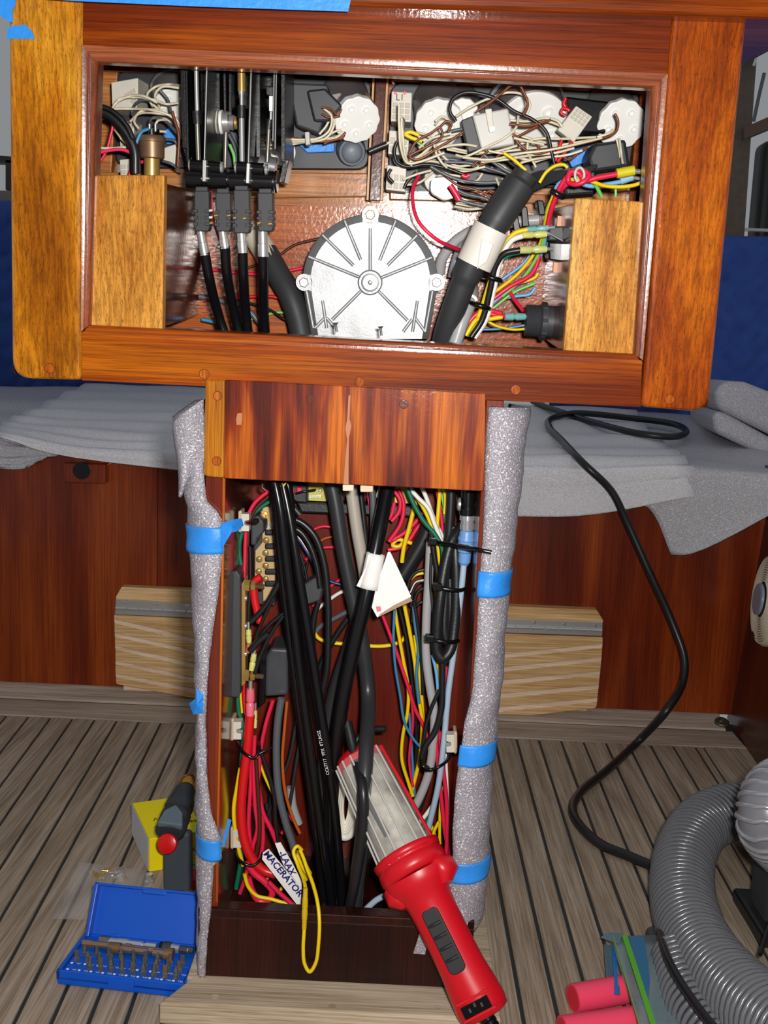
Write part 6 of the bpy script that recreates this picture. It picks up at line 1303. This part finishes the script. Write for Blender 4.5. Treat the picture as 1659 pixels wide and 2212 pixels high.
for sgn, off in ((-1, .028), (1, .030)):
    oval_loft('collar_lobe', [(H0+r1*sgn*.022-ax1*.002, .006, .012, f1, r1), (H0+r1*sgn*(off-.004)+ax1*.004, .012, .016, f1, r1), (H0+r1*sgn*off*.9+ax1*.016, .012, .015, f1, r1), (H0+r1*sgn*off*.75+ax1*.024, .006, .008, f1, r1)], M_REDP, wl)
HL = (LE+ax2*.012-H0)
g0, g1 = H0+HL*.24, H0+HL*.68
gw = .0082
gpoly = rounded([g0-r2*gw, g0+r2*gw, g1+r2*gw, g1-r2*gw], .006, 5)
gr = obj('rubber_grip', MB().prism([p+f2*.0212 for p in gpoly], -f2*.006), plain('black_grip', C(34, 34, 36), .6), wl, bevel=.0012, seg=2)
for k in range(4):
    c = g0.lerp(g1, .24+.18*k)+f2*.0206
    obj('grip_ridge', MB().tube(spline([c-r2*.0062, c+f2*.0016, c+r2*.0062], 4), .0016, 8), plain('black_grip', C(34, 34, 36), .6), gr)
e0 = H0+HL*.90
sk_ = obj('socket_plate', MB().box(e0+f2*.0205+ax2*.001, r2*.0135, ax2*.0052, f2*.0012), M_GLOSSK, wl, bevel=.0006)
for s_ in (-1, 1): obj('socket_frame', MB().box(e0+f2*.021+ax2*.0075*s_, r2*.0165, ax2*.0012, f2*.0014), M_REDP, wl, bevel=.0005)
for dx, dy in ((-.006, .001), (.0, -.0015), (.006, .001)): obj('socket_hole', MB().box(e0+f2*.0218+r2*dx+ax2*dy, r2*.001, ax2*.0018, f2*.0004), M_DKGREY, sk_)
sr = LE+ax2*.013+f2*.002
pr = []
for k in range(6): pr += [(.004*k, .0075-.0004*k), (.004*k+.0026, .0075-.0004*k), (.004*k+.0028, .006-.0004*k)]
obj('strain_relief', MB().lathe(sr, ax2+r2*.15, pr, 16), M_GLOSSK, wl)
obj('cord', MB().tube(spline([sr+ax2*.02, sr+ax2*.045+r2*.01, V((.14, .80, .008)), V((.18, .70, .006)), V((.2, .55, .006))], 8), .004, 10), M_BLACK, wl)

# ================================================================== BIT SET
F0, F1 = G(122, 2128, 0), G(403, 2160, 0)
bx_ = (F1-F0).normalized(); bw_ = (F1-F0).length; by_ = V((-bx_.y, bx_.x, 0))
bd_ = .088; bh_ = .016
cs = thing('bit_case', 'open blue plastic screwdriver bit case on the floor at the left', 'case', (F0+bx_*bw_*.5+by_*bd_*.5))
def bp(u, v, z): return F0+bx_*u+by_*(v*.76)+V((0, 0, z))
def tray(name, z0, z1, t=.003):
    mb = MB(); mb.prism([bp(0, 0, z0), bp(bw_, 0, z0), bp(bw_, bd_, z0), bp(0, bd_, z0)], (0, 0, z1-z0-.004))
    o = obj(name, mb, M_BLUEP, cs, bevel=.003, seg=3); return o
base_ = tray('base', 0, bh_)
for (u0, v0, u1, v1) in ((0, 0, bw_, .004), (0, bd_-.004, bw_, bd_), (0, 0, .004, bd_), (bw_-.004, 0, bw_, bd_)):
    obj('rim', MB().prism([bp(u0, v0, .006), bp(u1, v0, .006), bp(u1, v1, .006), bp(u0, v1, .006)], (0, 0, bh_-.006)), M_BLUEP, base_, bevel=.001)
obj('latch_notch', MB().prism([bp(bw_*.40, -.0016, .003), bp(bw_*.60, -.0016, .003), bp(bw_*.60, .001, .003), bp(bw_*.40, .001, .003)], (0, 0, .011)), M_BLUEP, base_, bevel=.0008)
for v in (.014, .028, .042): obj('step', MB().prism([bp(.006, v-.006, .012), bp(bw_-.006, v-.006, .012), bp(bw_-.006, v+.006, .012), bp(.006, v+.006, .012)], (0, 0, .0018+.0006*(v/.014))), M_BLUEP, base_, bevel=.0005)
# lid leaning back
tl = G(164, 2030, .012); lt = P(162, 1912, bp(0, bd_, 0).y+.035)
hinge0 = bp(.004, bd_, .012)
lv = V((0, 0, 1))*.046 + by_*.026
ln = bx_.cross(lv).normalized(); 
if ln.y < 0: ln = -ln
lid = obj('lid', MB().prism([hinge0, hinge0+bx_*(bw_-.004), hinge0+bx_*(bw_-.004)+lv, hinge0+lv], ln*.003), M_BLUEP, cs, bevel=.002)
for a, b in ((hinge0, hinge0+lv), (hinge0+bx_*(bw_-.004), hinge0+bx_*(bw_-.004)+lv)):
    s_ = 1 if a is hinge0 else -1
    obj('lid_side', MB().prism([a, b, b+bx_*.004*s_, a+bx_*.004*s_], -ln*.010), M_BLUEP, lid, bevel=.001)
a = hinge0+lv; obj('lid_edge', MB().prism([a, a+bx_*(bw_-.004), a+bx_*(bw_-.004)-lv*.05, a-lv*.05], -ln*.010), M_BLUEP, lid, bevel=.001)
a = hinge0+lv*.97+bx_*bw_*.40-ln*.010; obj('lid_latch', MB().prism([a, a+bx_*bw_*.2, a+bx_*bw_*.19-lv*.08, a+bx_*bw_*.01-lv*.08], -ln*.0012), M_BLUEP, lid, bevel=.0006)
for u in (.18, .66):
    a = hinge0+bx_*bw_*u-ln*.001; obj('hinge_tab', MB().prism([a, a+bx_*.010, a+bx_*.010+lv*.1, a+lv*.1], -ln*.0015), M_BLUEP, lid, bevel=.0004)
# white size markings printed on the tray
for (n_, v, zz) in ((10, .008, bh_-.0015+.0002), (9, .0215, .0148)):
    for k in range(n_):
        c = bp(.012+(bw_-.024)*k/(n_-1), v-.001, zz)
        obj('size_mark', text_mb('T%d' % (10+5*k) if k > 2 else 'H%d' % (k+3), .0032, c+bx_*.004, bx_, by_), M_WHITE, base_)
        obj('size_dot', MB().lathe(c-bx_*.003, ZA, [(0, .0014), (.0002, .0014)], 10), M_WHITE, base_)
# hex bits standing in rows
def bit(lab, u, v, tip, tone, h=.013):
    p = bp(u, v, .0125); t = thing('driver_bit', lab, 'driver bit', p, 'driver bits standing in the case')
    obj('shank', MB().lathe(p, ZA, [(0, .0030), (h*.45, .0030), (h*.52, .0024)], 6), tone, t)
    if tip == 0: obj('tip', MB().lathe(p+ZA*h*.5, ZA, [(0, .0024), (h*.25, .0019), (h*.5, .0017)], 10), tone, t)
    elif tip == 1: obj('tip', MB().box(p+ZA*(h*.75), bx_*.0022, by_*.0007, ZA*(h*.25)), tone, t)
    else: obj('tip', MB().lathe(p+ZA*h*.5, ZA, [(0, .0026), (h*.2, .0026), (h*.5, .0009)], 4), tone, t)
ORD = ['first', 'second', 'third', 'fourth', 'fifth', 'sixth', 'seventh', 'eighth', 'ninth', 'tenth']
M_BITB = plain('bronzed_steel', C(150, 126, 104), .35, metal=.6)
for row, (v, n_, off, rn) in enumerate(((.013, 9, .030, 'front'), (.0265, 10, .012, 'middle'), (.040, 9, .016, 'rear'))):
    for k in range(n_):
        u = off+(bw_-.014-off)*k/(n_-1)
        bit('%s driver bit from the left in the %s row of the bit case' % (ORD[k], rn), u, v, (k+row) % 3, M_DSTEEL if k < 6 else M_BITB if k % 2 else M_DSTEEL, .0135 if row else .0145)
def lay(lab, u0, u1, v, segs, z=.0175):
    a, b = bp(u0, v, z), bp(u1, v, z); L = (b-a).length; t = thing('bit_holder', lab, 'bit holder', a.lerp(b, .5)-ZA*.004)
    for (t0, t1, r, n_, mt, nm) in segs:
        obj(nm, MB().lathe(a+(b-a)*t0, b-a, [(0, r), (L*(t1-t0), r)], n_), mt, t)
lay('steel socket adapter lying at the left rear of the bit case', .022, .082, .070, [(0, .18, .0052, 6, M_DSTEEL, 'square_drive'), (.18, .34, .0042, 16, M_STEEL, 'neck'), (.34, .5, .0048, 16, M_STEEL, 'collar'), (.5, .76, .0040, 6, M_STEEL, 'hex_shank'), (.76, .82, .0026, 12, M_CHROME, 'groove'), (.82, 1, .0038, 6, M_STEEL, 'hex_end')])
lay('black magnetic bit holder lying at the right rear of the bit case', .086, bw_-.010, .070, [(0, .10, .0055, 16, M_GLOSSK, 'ring'), (.10, .34, .0062, 24, M_DKGREY, 'knurled_sleeve'), (.34, .40, .0050, 16, M_CHROME, 'bush'), (.40, .58, .0042, 16, M_CHROME, 'barrel'), (.58, .82, .0040, 6, M_DKGREY, 'hex_shank'), (.82, .86, .0026, 12, M_STEEL, 'groove'), (.86, 1, .0038, 6, M_DKGREY, 'hex_end')])
lay('long bronzed hex bar lying across the middle of the bit case', .008, .098, .058, [(0, .12, .0040, 6, M_BITB, 'end'), (.12, .5, .0034, 6, M_BITB, 'bar'), (.5, .56, .0042, 12, M_BITB, 'collar'), (.56, 1, .0034, 6, M_BITB, 'shaft')], .019)
lay('bronzed nut driver lying at the right middle of the bit case', .084, bw_-.026, .050, [(0, .55, .0036, 6, M_BITB, 'hex_shank'), (.55, 1, .0060, 18, M_OLDBRASS, 'socket')], .021)
lay('short bronzed nut driver lying at the left middle of the bit case', .038, .078, .050, [(0, .3, .0056, 18, M_OLDBRASS, 'socket'), (.3, 1, .0034, 6, M_BITB, 'hex_shank')], .021)

# ================================================================== YELLOW BOX AND TOOL
yb = thing('parts_box', 'yellow cardboard box with upside down print beside the pedestal', 'box', G(380, 1885))
f0, f1 = G(322, 1884), G(441, 1864)
yx = (f1-f0).normalized(); yy = V((-yx.y, yx.x, 0))
hh_ = P(321, 1812, f0.y).z
lb0 = G(301, 1828); dpt = .105
mb = MB().prism([f0, f1, f1+yy*dpt, f0+yy*dpt], (0, 0, hh_))
obj('carton', mb, plain('yellow_card', C(252, 230, 6), .45), yb, bevel=.001)
obj('white_flap', MB().prism([f0+V((-.0007, 0, .001)), f0+yy*dpt+V((-.0007, 0, .001)), f0+yy*dpt+V((-.0007, 0, hh_-.001)), f0+V((-.0007, 0, hh_-.001))], -yx*.0006), plain('white_card', C(206, 204, 206), .6), yb)
M_PRINT = plain('black_print', C(30, 26, 14), .6)
def ft(s, px, top, sz):
    if top:
        n_ = V((0, 0, 1)); p = G(px[0], px[1], hh_+.0004); return text_mb(s, sz, p, -yx, -yy)
    n_ = V((yx.y, -yx.x, 0)); p = hit(px[0], px[1], f0+n_*.0004, n_); return text_mb(s, sz, p, -yx, -ZA)
obj('print', ft('se', (417, 1774), True, .012), M_PRINT, yb); obj('print', ft('ee', (419, 1836), False, .012), M_PRINT, yb)
obj('print', ft('AV', (343, 1768), True, .012), M_PRINT, yb); obj('print', ft('r', (336, 1786), True, .012), M_PRINT, yb)
for k in (.10, .28): obj('crease', MB().box(f0+yx*.028*k*6+V((0, -.0004, hh_*.5))-yy*.0004, yx*.0003, yy*.0002, ZA*hh_*.48), plain('pale_crease', C(240, 226, 110), .5), yb)
tl_ = thing('rotary_tool', 'dark grey tool with ribbed rubber handle, red end button and brass nose', 'tool', G(385, 1925))
M_RUB = plain('slate_rubber', C(66, 74, 82), .55); M_RUBD = plain('dark_slate_rubber', C(46, 50, 56), .5)
g = G(382, 1925); Yt = g.y
ti = [P(352, 1812, Yt+.0), P(414, 1812, Yt+.0), P(413, 1930, Yt), P(352, 1930, Yt)]
obj('blade_guard', MB().prism(rounded([P(352, 1800, Yt), P(412, 1800, Yt), P(413, 1928, Yt), P(352, 1928, Yt)], .006, 4), (0, .014, 0)), M_RUB, tl_, bevel=.004, seg=3)
hA, hB = P(366, 1800, Yt-.006), P(400, 1708, Yt+.07)
ha = (hB-hA); hu = ha.normalized(); hf, hr = frame(hu)
sts = []
for t, w, h in ((0, .0115, .010), (.03, .0145, .0125), (.12, .0148, .013), (.2, .0150, .0132), (.22, .0142, .0126), (.3, .0142, .0126), (.32, .0150, .0132), (.42, .0148, .013), (.44, .0138, .0122), (.55, .0138, .0122), (.57, .0146, .013), (.7, .0140, .012), (.85, .0115, .0105), (1.0, .0105, .0100)):
    sts.append((hA+ha*t, w*1.17, h*1.1, hf, hr))
oval_loft('handle', sts, M_RUBD, tl_, 28)
wedge = [hA-hr*.0145+hf*.010, hA+hr*.0145+hf*.010, hA+ha*.2+hr*.0105+hf*.0152, hA+ha*.36+hf*.0155, hA+ha*.2-hr*.0105+hf*.0152]
obj('grip_pad', MB().prism([p+hf*.0035 for p in wedge], -hf*.007), plain('blue_grey_rubber', C(92, 106, 116), .55), tl_, bevel=.0015)
nb = hB+hu*.004
obj('nose', MB().lathe(nb, hu, [(0, .0100), (.004, .0104), (.012, .0100), (.019, .0080), (.023, .0048), (.025, .0015)], 28), plain('polished_brass', C(206, 150, 60), .22, metal=.85), tl_)
rc = P(363, 1822, Yt-.012)
obj('red_button', MB().lathe(rc, V((-.12, -1, .35)), [(0, .0112), (.003, .0116), (.0055, .0108), (.0068, .007), (.007, .001)], 32), plain('scarlet_plastic', C(214, 16, 16), .3), tl_)
obj('button_stem', MB().cyl(rc, rc+V((.002, .02, -.006)), .008, 16), M_RUBD, tl_)
obj('red_case', MB().prism([G(412, 1922), G(470, 1926), G(470, 1900), G(412, 1896)], (0, 0, .012)), M_REDP, None, 'sliver of a red object behind the bit case next to the pedestal', 'case', bevel=.002)
# plastic bag with screws
m, nt, b_ = _new('clear_bag'); setn(b_, Base_Color=(.8, .76, .74, 1), Roughness=.22, Alpha=.16); MATS['clear_bag'] = m
rows = []
for i in range(10):
    v = i/9; a, b = (V((170, 1862, 0)).lerp(V((112, 1985, 0)), v)), (V((318, 1880, 0)).lerp(V((330, 1990, 0)), v))
    rows.append([G(a.x+(b.x-a.x)*k/12, a.y+(b.y-a.y)*k/12, .004+.004*math.sin(k*1.1+i*.8)) for k in range(13)])
obj('plastic_bag', MB().grid(rows), m, None, 'clear plastic bag of small screws lying behind the bit case', 'bag', solid=.0002)
random.seed(5)
for k in range(22):
    x = 205+60*random.random(); y = 1878+22*random.random(); p = G(x, y, .003); a = random.random()*6.28
    t = obj('small_screw', MB().lathe(p+ZA*.001, V((math.cos(a), math.sin(a), .2)), [(0, .0022), (.0014, .0020), (.0016, .0010), (.007, .0008), (.009, .0002)], 7), M_BRASS if k % 3 else M_STEEL, None, 'tiny yellow screw in the clear bag behind the bit case', 'screw', 'screws in the clear bag')
for (x, y, lab) in ((261, 1900, 'chrome socket standing just behind the bit case lid'), (322, 1912, 'bright cross shaped fitting behind the bit case lid')):
    p = G(x, y, 0); obj('metal_fitting', MB().lathe(p, ZA, [(0, .005), (.006, .005), (.007, .0038), (.010, .0038), (.011, .0045), (.014, .004)], 12), M_CHROME, None, lab, 'fitting')

# ================================================================== VACUUM HOSES AND BODY
def hose(lab, pts, R, mat, web, pitch=.0090, depth=.0056, n=28, name='vacuum_hose'):
    sp = spline(pts, 60); L = 0; rs = []; out = []; last = None
    # resample evenly
    cum = [0]
    for a, b in zip(sp[:-1], sp[1:]): cum.append(cum[-1]+(b-a).length)
    tot = cum[-1]; step_ = pitch/4; m_ = int(tot/step_); j = 0
    for i in range(m_+1):
        s_ = i*step_
        while j < len(cum)-2 and cum[j+1] < s_: j += 1
        t = (s_-cum[j])/max(cum[j+1]-cum[j], 1e-9); out.append(sp[j].lerp(sp[j+1], t)); ph = (i % 4)
        rs.append(R-(0, depth*.4, depth, depth*.4)[ph])
    lo = min(out, key=lambda p: p.z)
    t_ = thing(name, lab, 'hose', lo-V((0, 0, R)))
    obj('web', MB().tube(out[::4], R-.0030, n), web, t_)
    # wire-stiffened coil wound round the web
    hx = []; t0 = (out[1]-out[0]).normalized(); nx = t0.orthogonal().normalized(); prev = t0; per = 24
    for i in range(0, len(out)-1):
        t = (out[i+1]-out[i]).normalized(); nx = prev.rotation_difference(t) @ nx; nx = (nx-t*nx.dot(t)).normalized(); prev = t; bb_ = t.cross(nx)
        for k in range(per//4):
            u = k/(per/4); an = 2*math.pi*((i+u)/4); hx.append(out[i].lerp(out[i+1], u)+(nx*math.cos(an)+bb_*math.sin(an))*(R-.0026))
    obj('coil', MB().tube(hx, .0029, 7), mat, t_)
    return t_
M_WEB = plain('dark_hose_web', C(52, 53, 57), .3); M_WEBS = plain('silver_hose_web', C(130, 130, 136), .3)
M_HOSE = plain('grey_ribbed_hose', C(104, 105, 110), .24, coat=.3); M_HOSES = plain('silver_ribbed_hose', C(190, 192, 198), .2, metal=.55, coat=.3)
hose('big grey ribbed vacuum hose curling over the floor at the lower right', [P(1700, 1760, 1.25), P(1610, 1748, 1.27), P(1530, 1772, 1.24), P(1484, 1835, 1.17), P(1474, 1930, 1.08), P(1505, 2035, .98), P(1580, 2135, .88), P(1700, 2235, .78), P(1830, 2330, .70)], .0365, M_HOSE, M_WEB)
hose('second grey ribbed hose length lying under the big curl', [P(1400, 2035, 1.07)*0+G(1462, 2062, .03), G(1478, 2120, .03), G(1510, 2190, .03), G(1580, 2290, .03)], .027, M_HOSE, M_WEB)
hose('silver ribbed hose end looping at the right edge above the vacuum', [P(1960, 1830, 1.25), P(1890, 1735, 1.19), P(1790, 1690, 1.12), P(1715, 1690, 1.06), P(1668, 1722, 1.03), P(1658, 1775, 1.02), P(1690, 1825, 1.04), P(1742, 1870, 1.06), P(1752, 1935, 1.07)], .033, M_HOSES, M_WEBS, pitch=.0068)
vb = thing('vacuum_cleaner', 'dark grey vacuum body at the right edge below the silver hose', 'vacuum', G(1700, 2035))
vg = G(1660, 2040)
obj('tank', MB().prism(rounded([vg, vg+V((.16, 0, 0)), vg+V((.16, .08, 0)), vg+V((0, .08, 0))], .02, 5), (0, 0, .10)), plain('vacuum_grey', C(66, 66, 70), .5), vb, bevel=.006, seg=3)
obj('base', MB().prism([vg+V((-.012, -.01, 0)), vg+V((.17, -.01, 0)), vg+V((.17, .09, 0)), vg+V((-.012, .09, 0))], (0, 0, .018)), M_BLACK, vb, bevel=.004)
wire('black power cord lying between the two grey hoses', 'black', 17, [G(1425, 1985, .012), G(1432, 2040, .05), G(1452, 2090, .062), G(1482, 2140, .064), G(1530, 2205, .064), G(1600, 2280, .064)], name='electric_cord', cat='cord', n=10)
wire('thin black cord at the far right edge under the vacuum', 'black', 9, [P(1668, 1985, 1.0), P(1652, 2030, .97), P(1642, 2062, .95)], name='electric_cord', cat='cord')
# zip bag and pink tubes
zb_ = thing('zip_bag', 'clear zip bag with green zip line and blue panel at the bottom right', 'bag', G(1370, 2200))
m, nt, b_ = _new('zip_bag_film'); setn(b_, Base_Color=(.25, .35, .38, 1), Roughness=.25, Alpha=.55); MATS['zip_bag_film'] = m
def zp(x, y, h): return G(x, y, h)
rows = []
for i in range(9):
    v = i/8; l = V((1318, 2022, 0)).lerp(V((1385, 2235, 0)), v); r = V((1440, 2020, 0)).lerp(V((1470, 2235, 0)), v)
    rows.append([zp(l.x+(r.x-l.x)*k/8, l.y+(r.y-l.y)*k/8, .030+.004*math.sin(k*.9+i)) for k in range(9)])
obj('film', MB().grid(rows), m, zb_, solid=.0004)
def strip(nm, xa, xb, wa, mat, h=.0345, ya=2022, yb=2235):
    return obj(nm, MB().prism([zp(xa, ya, h), zp(xa+wa, ya, h), zp(xb+wa, yb, h), zp(xb, yb, h)], (0, 0, .001)), mat, zb_)
strip('zip_line', 1343, 1412, 12, plain('zip_green', C(92, 176, 40), .4)); strip('zip_line', 1322, 1386, 3, plain('zip_green_pale', C(120, 160, 70), .4))
M_ZB = plain('bag_blue', C(44, 108, 150), .35)
obj('blue_panel', MB().prism([zp(1357, 2024, .0335), zp(1392, 2026, .0335), zp(1404, 2120, .0335), zp(1400, 2175, .0335)], (0, 0, .001)), M_ZB, zb_)
obj('dark_contents', MB().prism([zp(1392, 2040, 0), zp(1450, 2040, 0), zp(1480, 2240, 0), zp(1420, 2240, 0)], (0, 0, .024)), plain('dark_contents', C(60, 60, 64), .5), zb_, bevel=.006)
obj('front_fold', MB().prism([zp(1304, 2042, .018), zp(1326, 2044, .026), zp(1340, 2150, .024), zp(1312, 2150, .010)], (0, 0, .001)), plain('bag_grey_blue', C(92, 120, 136), .35), zb_)
obj('blue_edge', MB().prism([zp(1322, 2044, .0275), zp(1331, 2046, .0275), zp(1336, 2148, .026), zp(1328, 2148, .026)], (0, 0, .001)), plain('bag_bright_blue', C(20, 110, 190), .35), zb_)
obj('corner_fold', MB().prism([zp(1298, 2026, .028), zp(1312, 2016, .032), zp(1345, 2018, .034), zp(1338, 2040, .034)], (0, 0, .001)), plain('bag_grey_blue', C(92, 120, 136), .35), zb_)
M_PINKT = plain('pink_heatshrink', C(244, 70, 104), .4)
def ptube(lab, a, b, R):
    t = thing('heat_shrink_tube', lab, 'tube', (a+b)/2-V((0, 0, R)))
    d = (b-a); obj('wall', MB().lathe(a, d, [(0, R*.88), (0, R), (d.length, R)], 28), M_PINKT, t); obj('bore', MB().lathe(a-d.normalized()*.0003, d, [(0, R*.86), (.0004, R*.86)], 24), plain('scarlet_bore', C(226, 36, 60), .5), t)
ptube('pink heat shrink tube poking out of the zip bag', G(1238, 2157, .0135), G(1400, 2128, .0135), .0135)
ptube('second pink heat shrink tube at the bottom edge below the first', G(1215, 2228, .0135), G(1385, 2204, .0135), .0135)
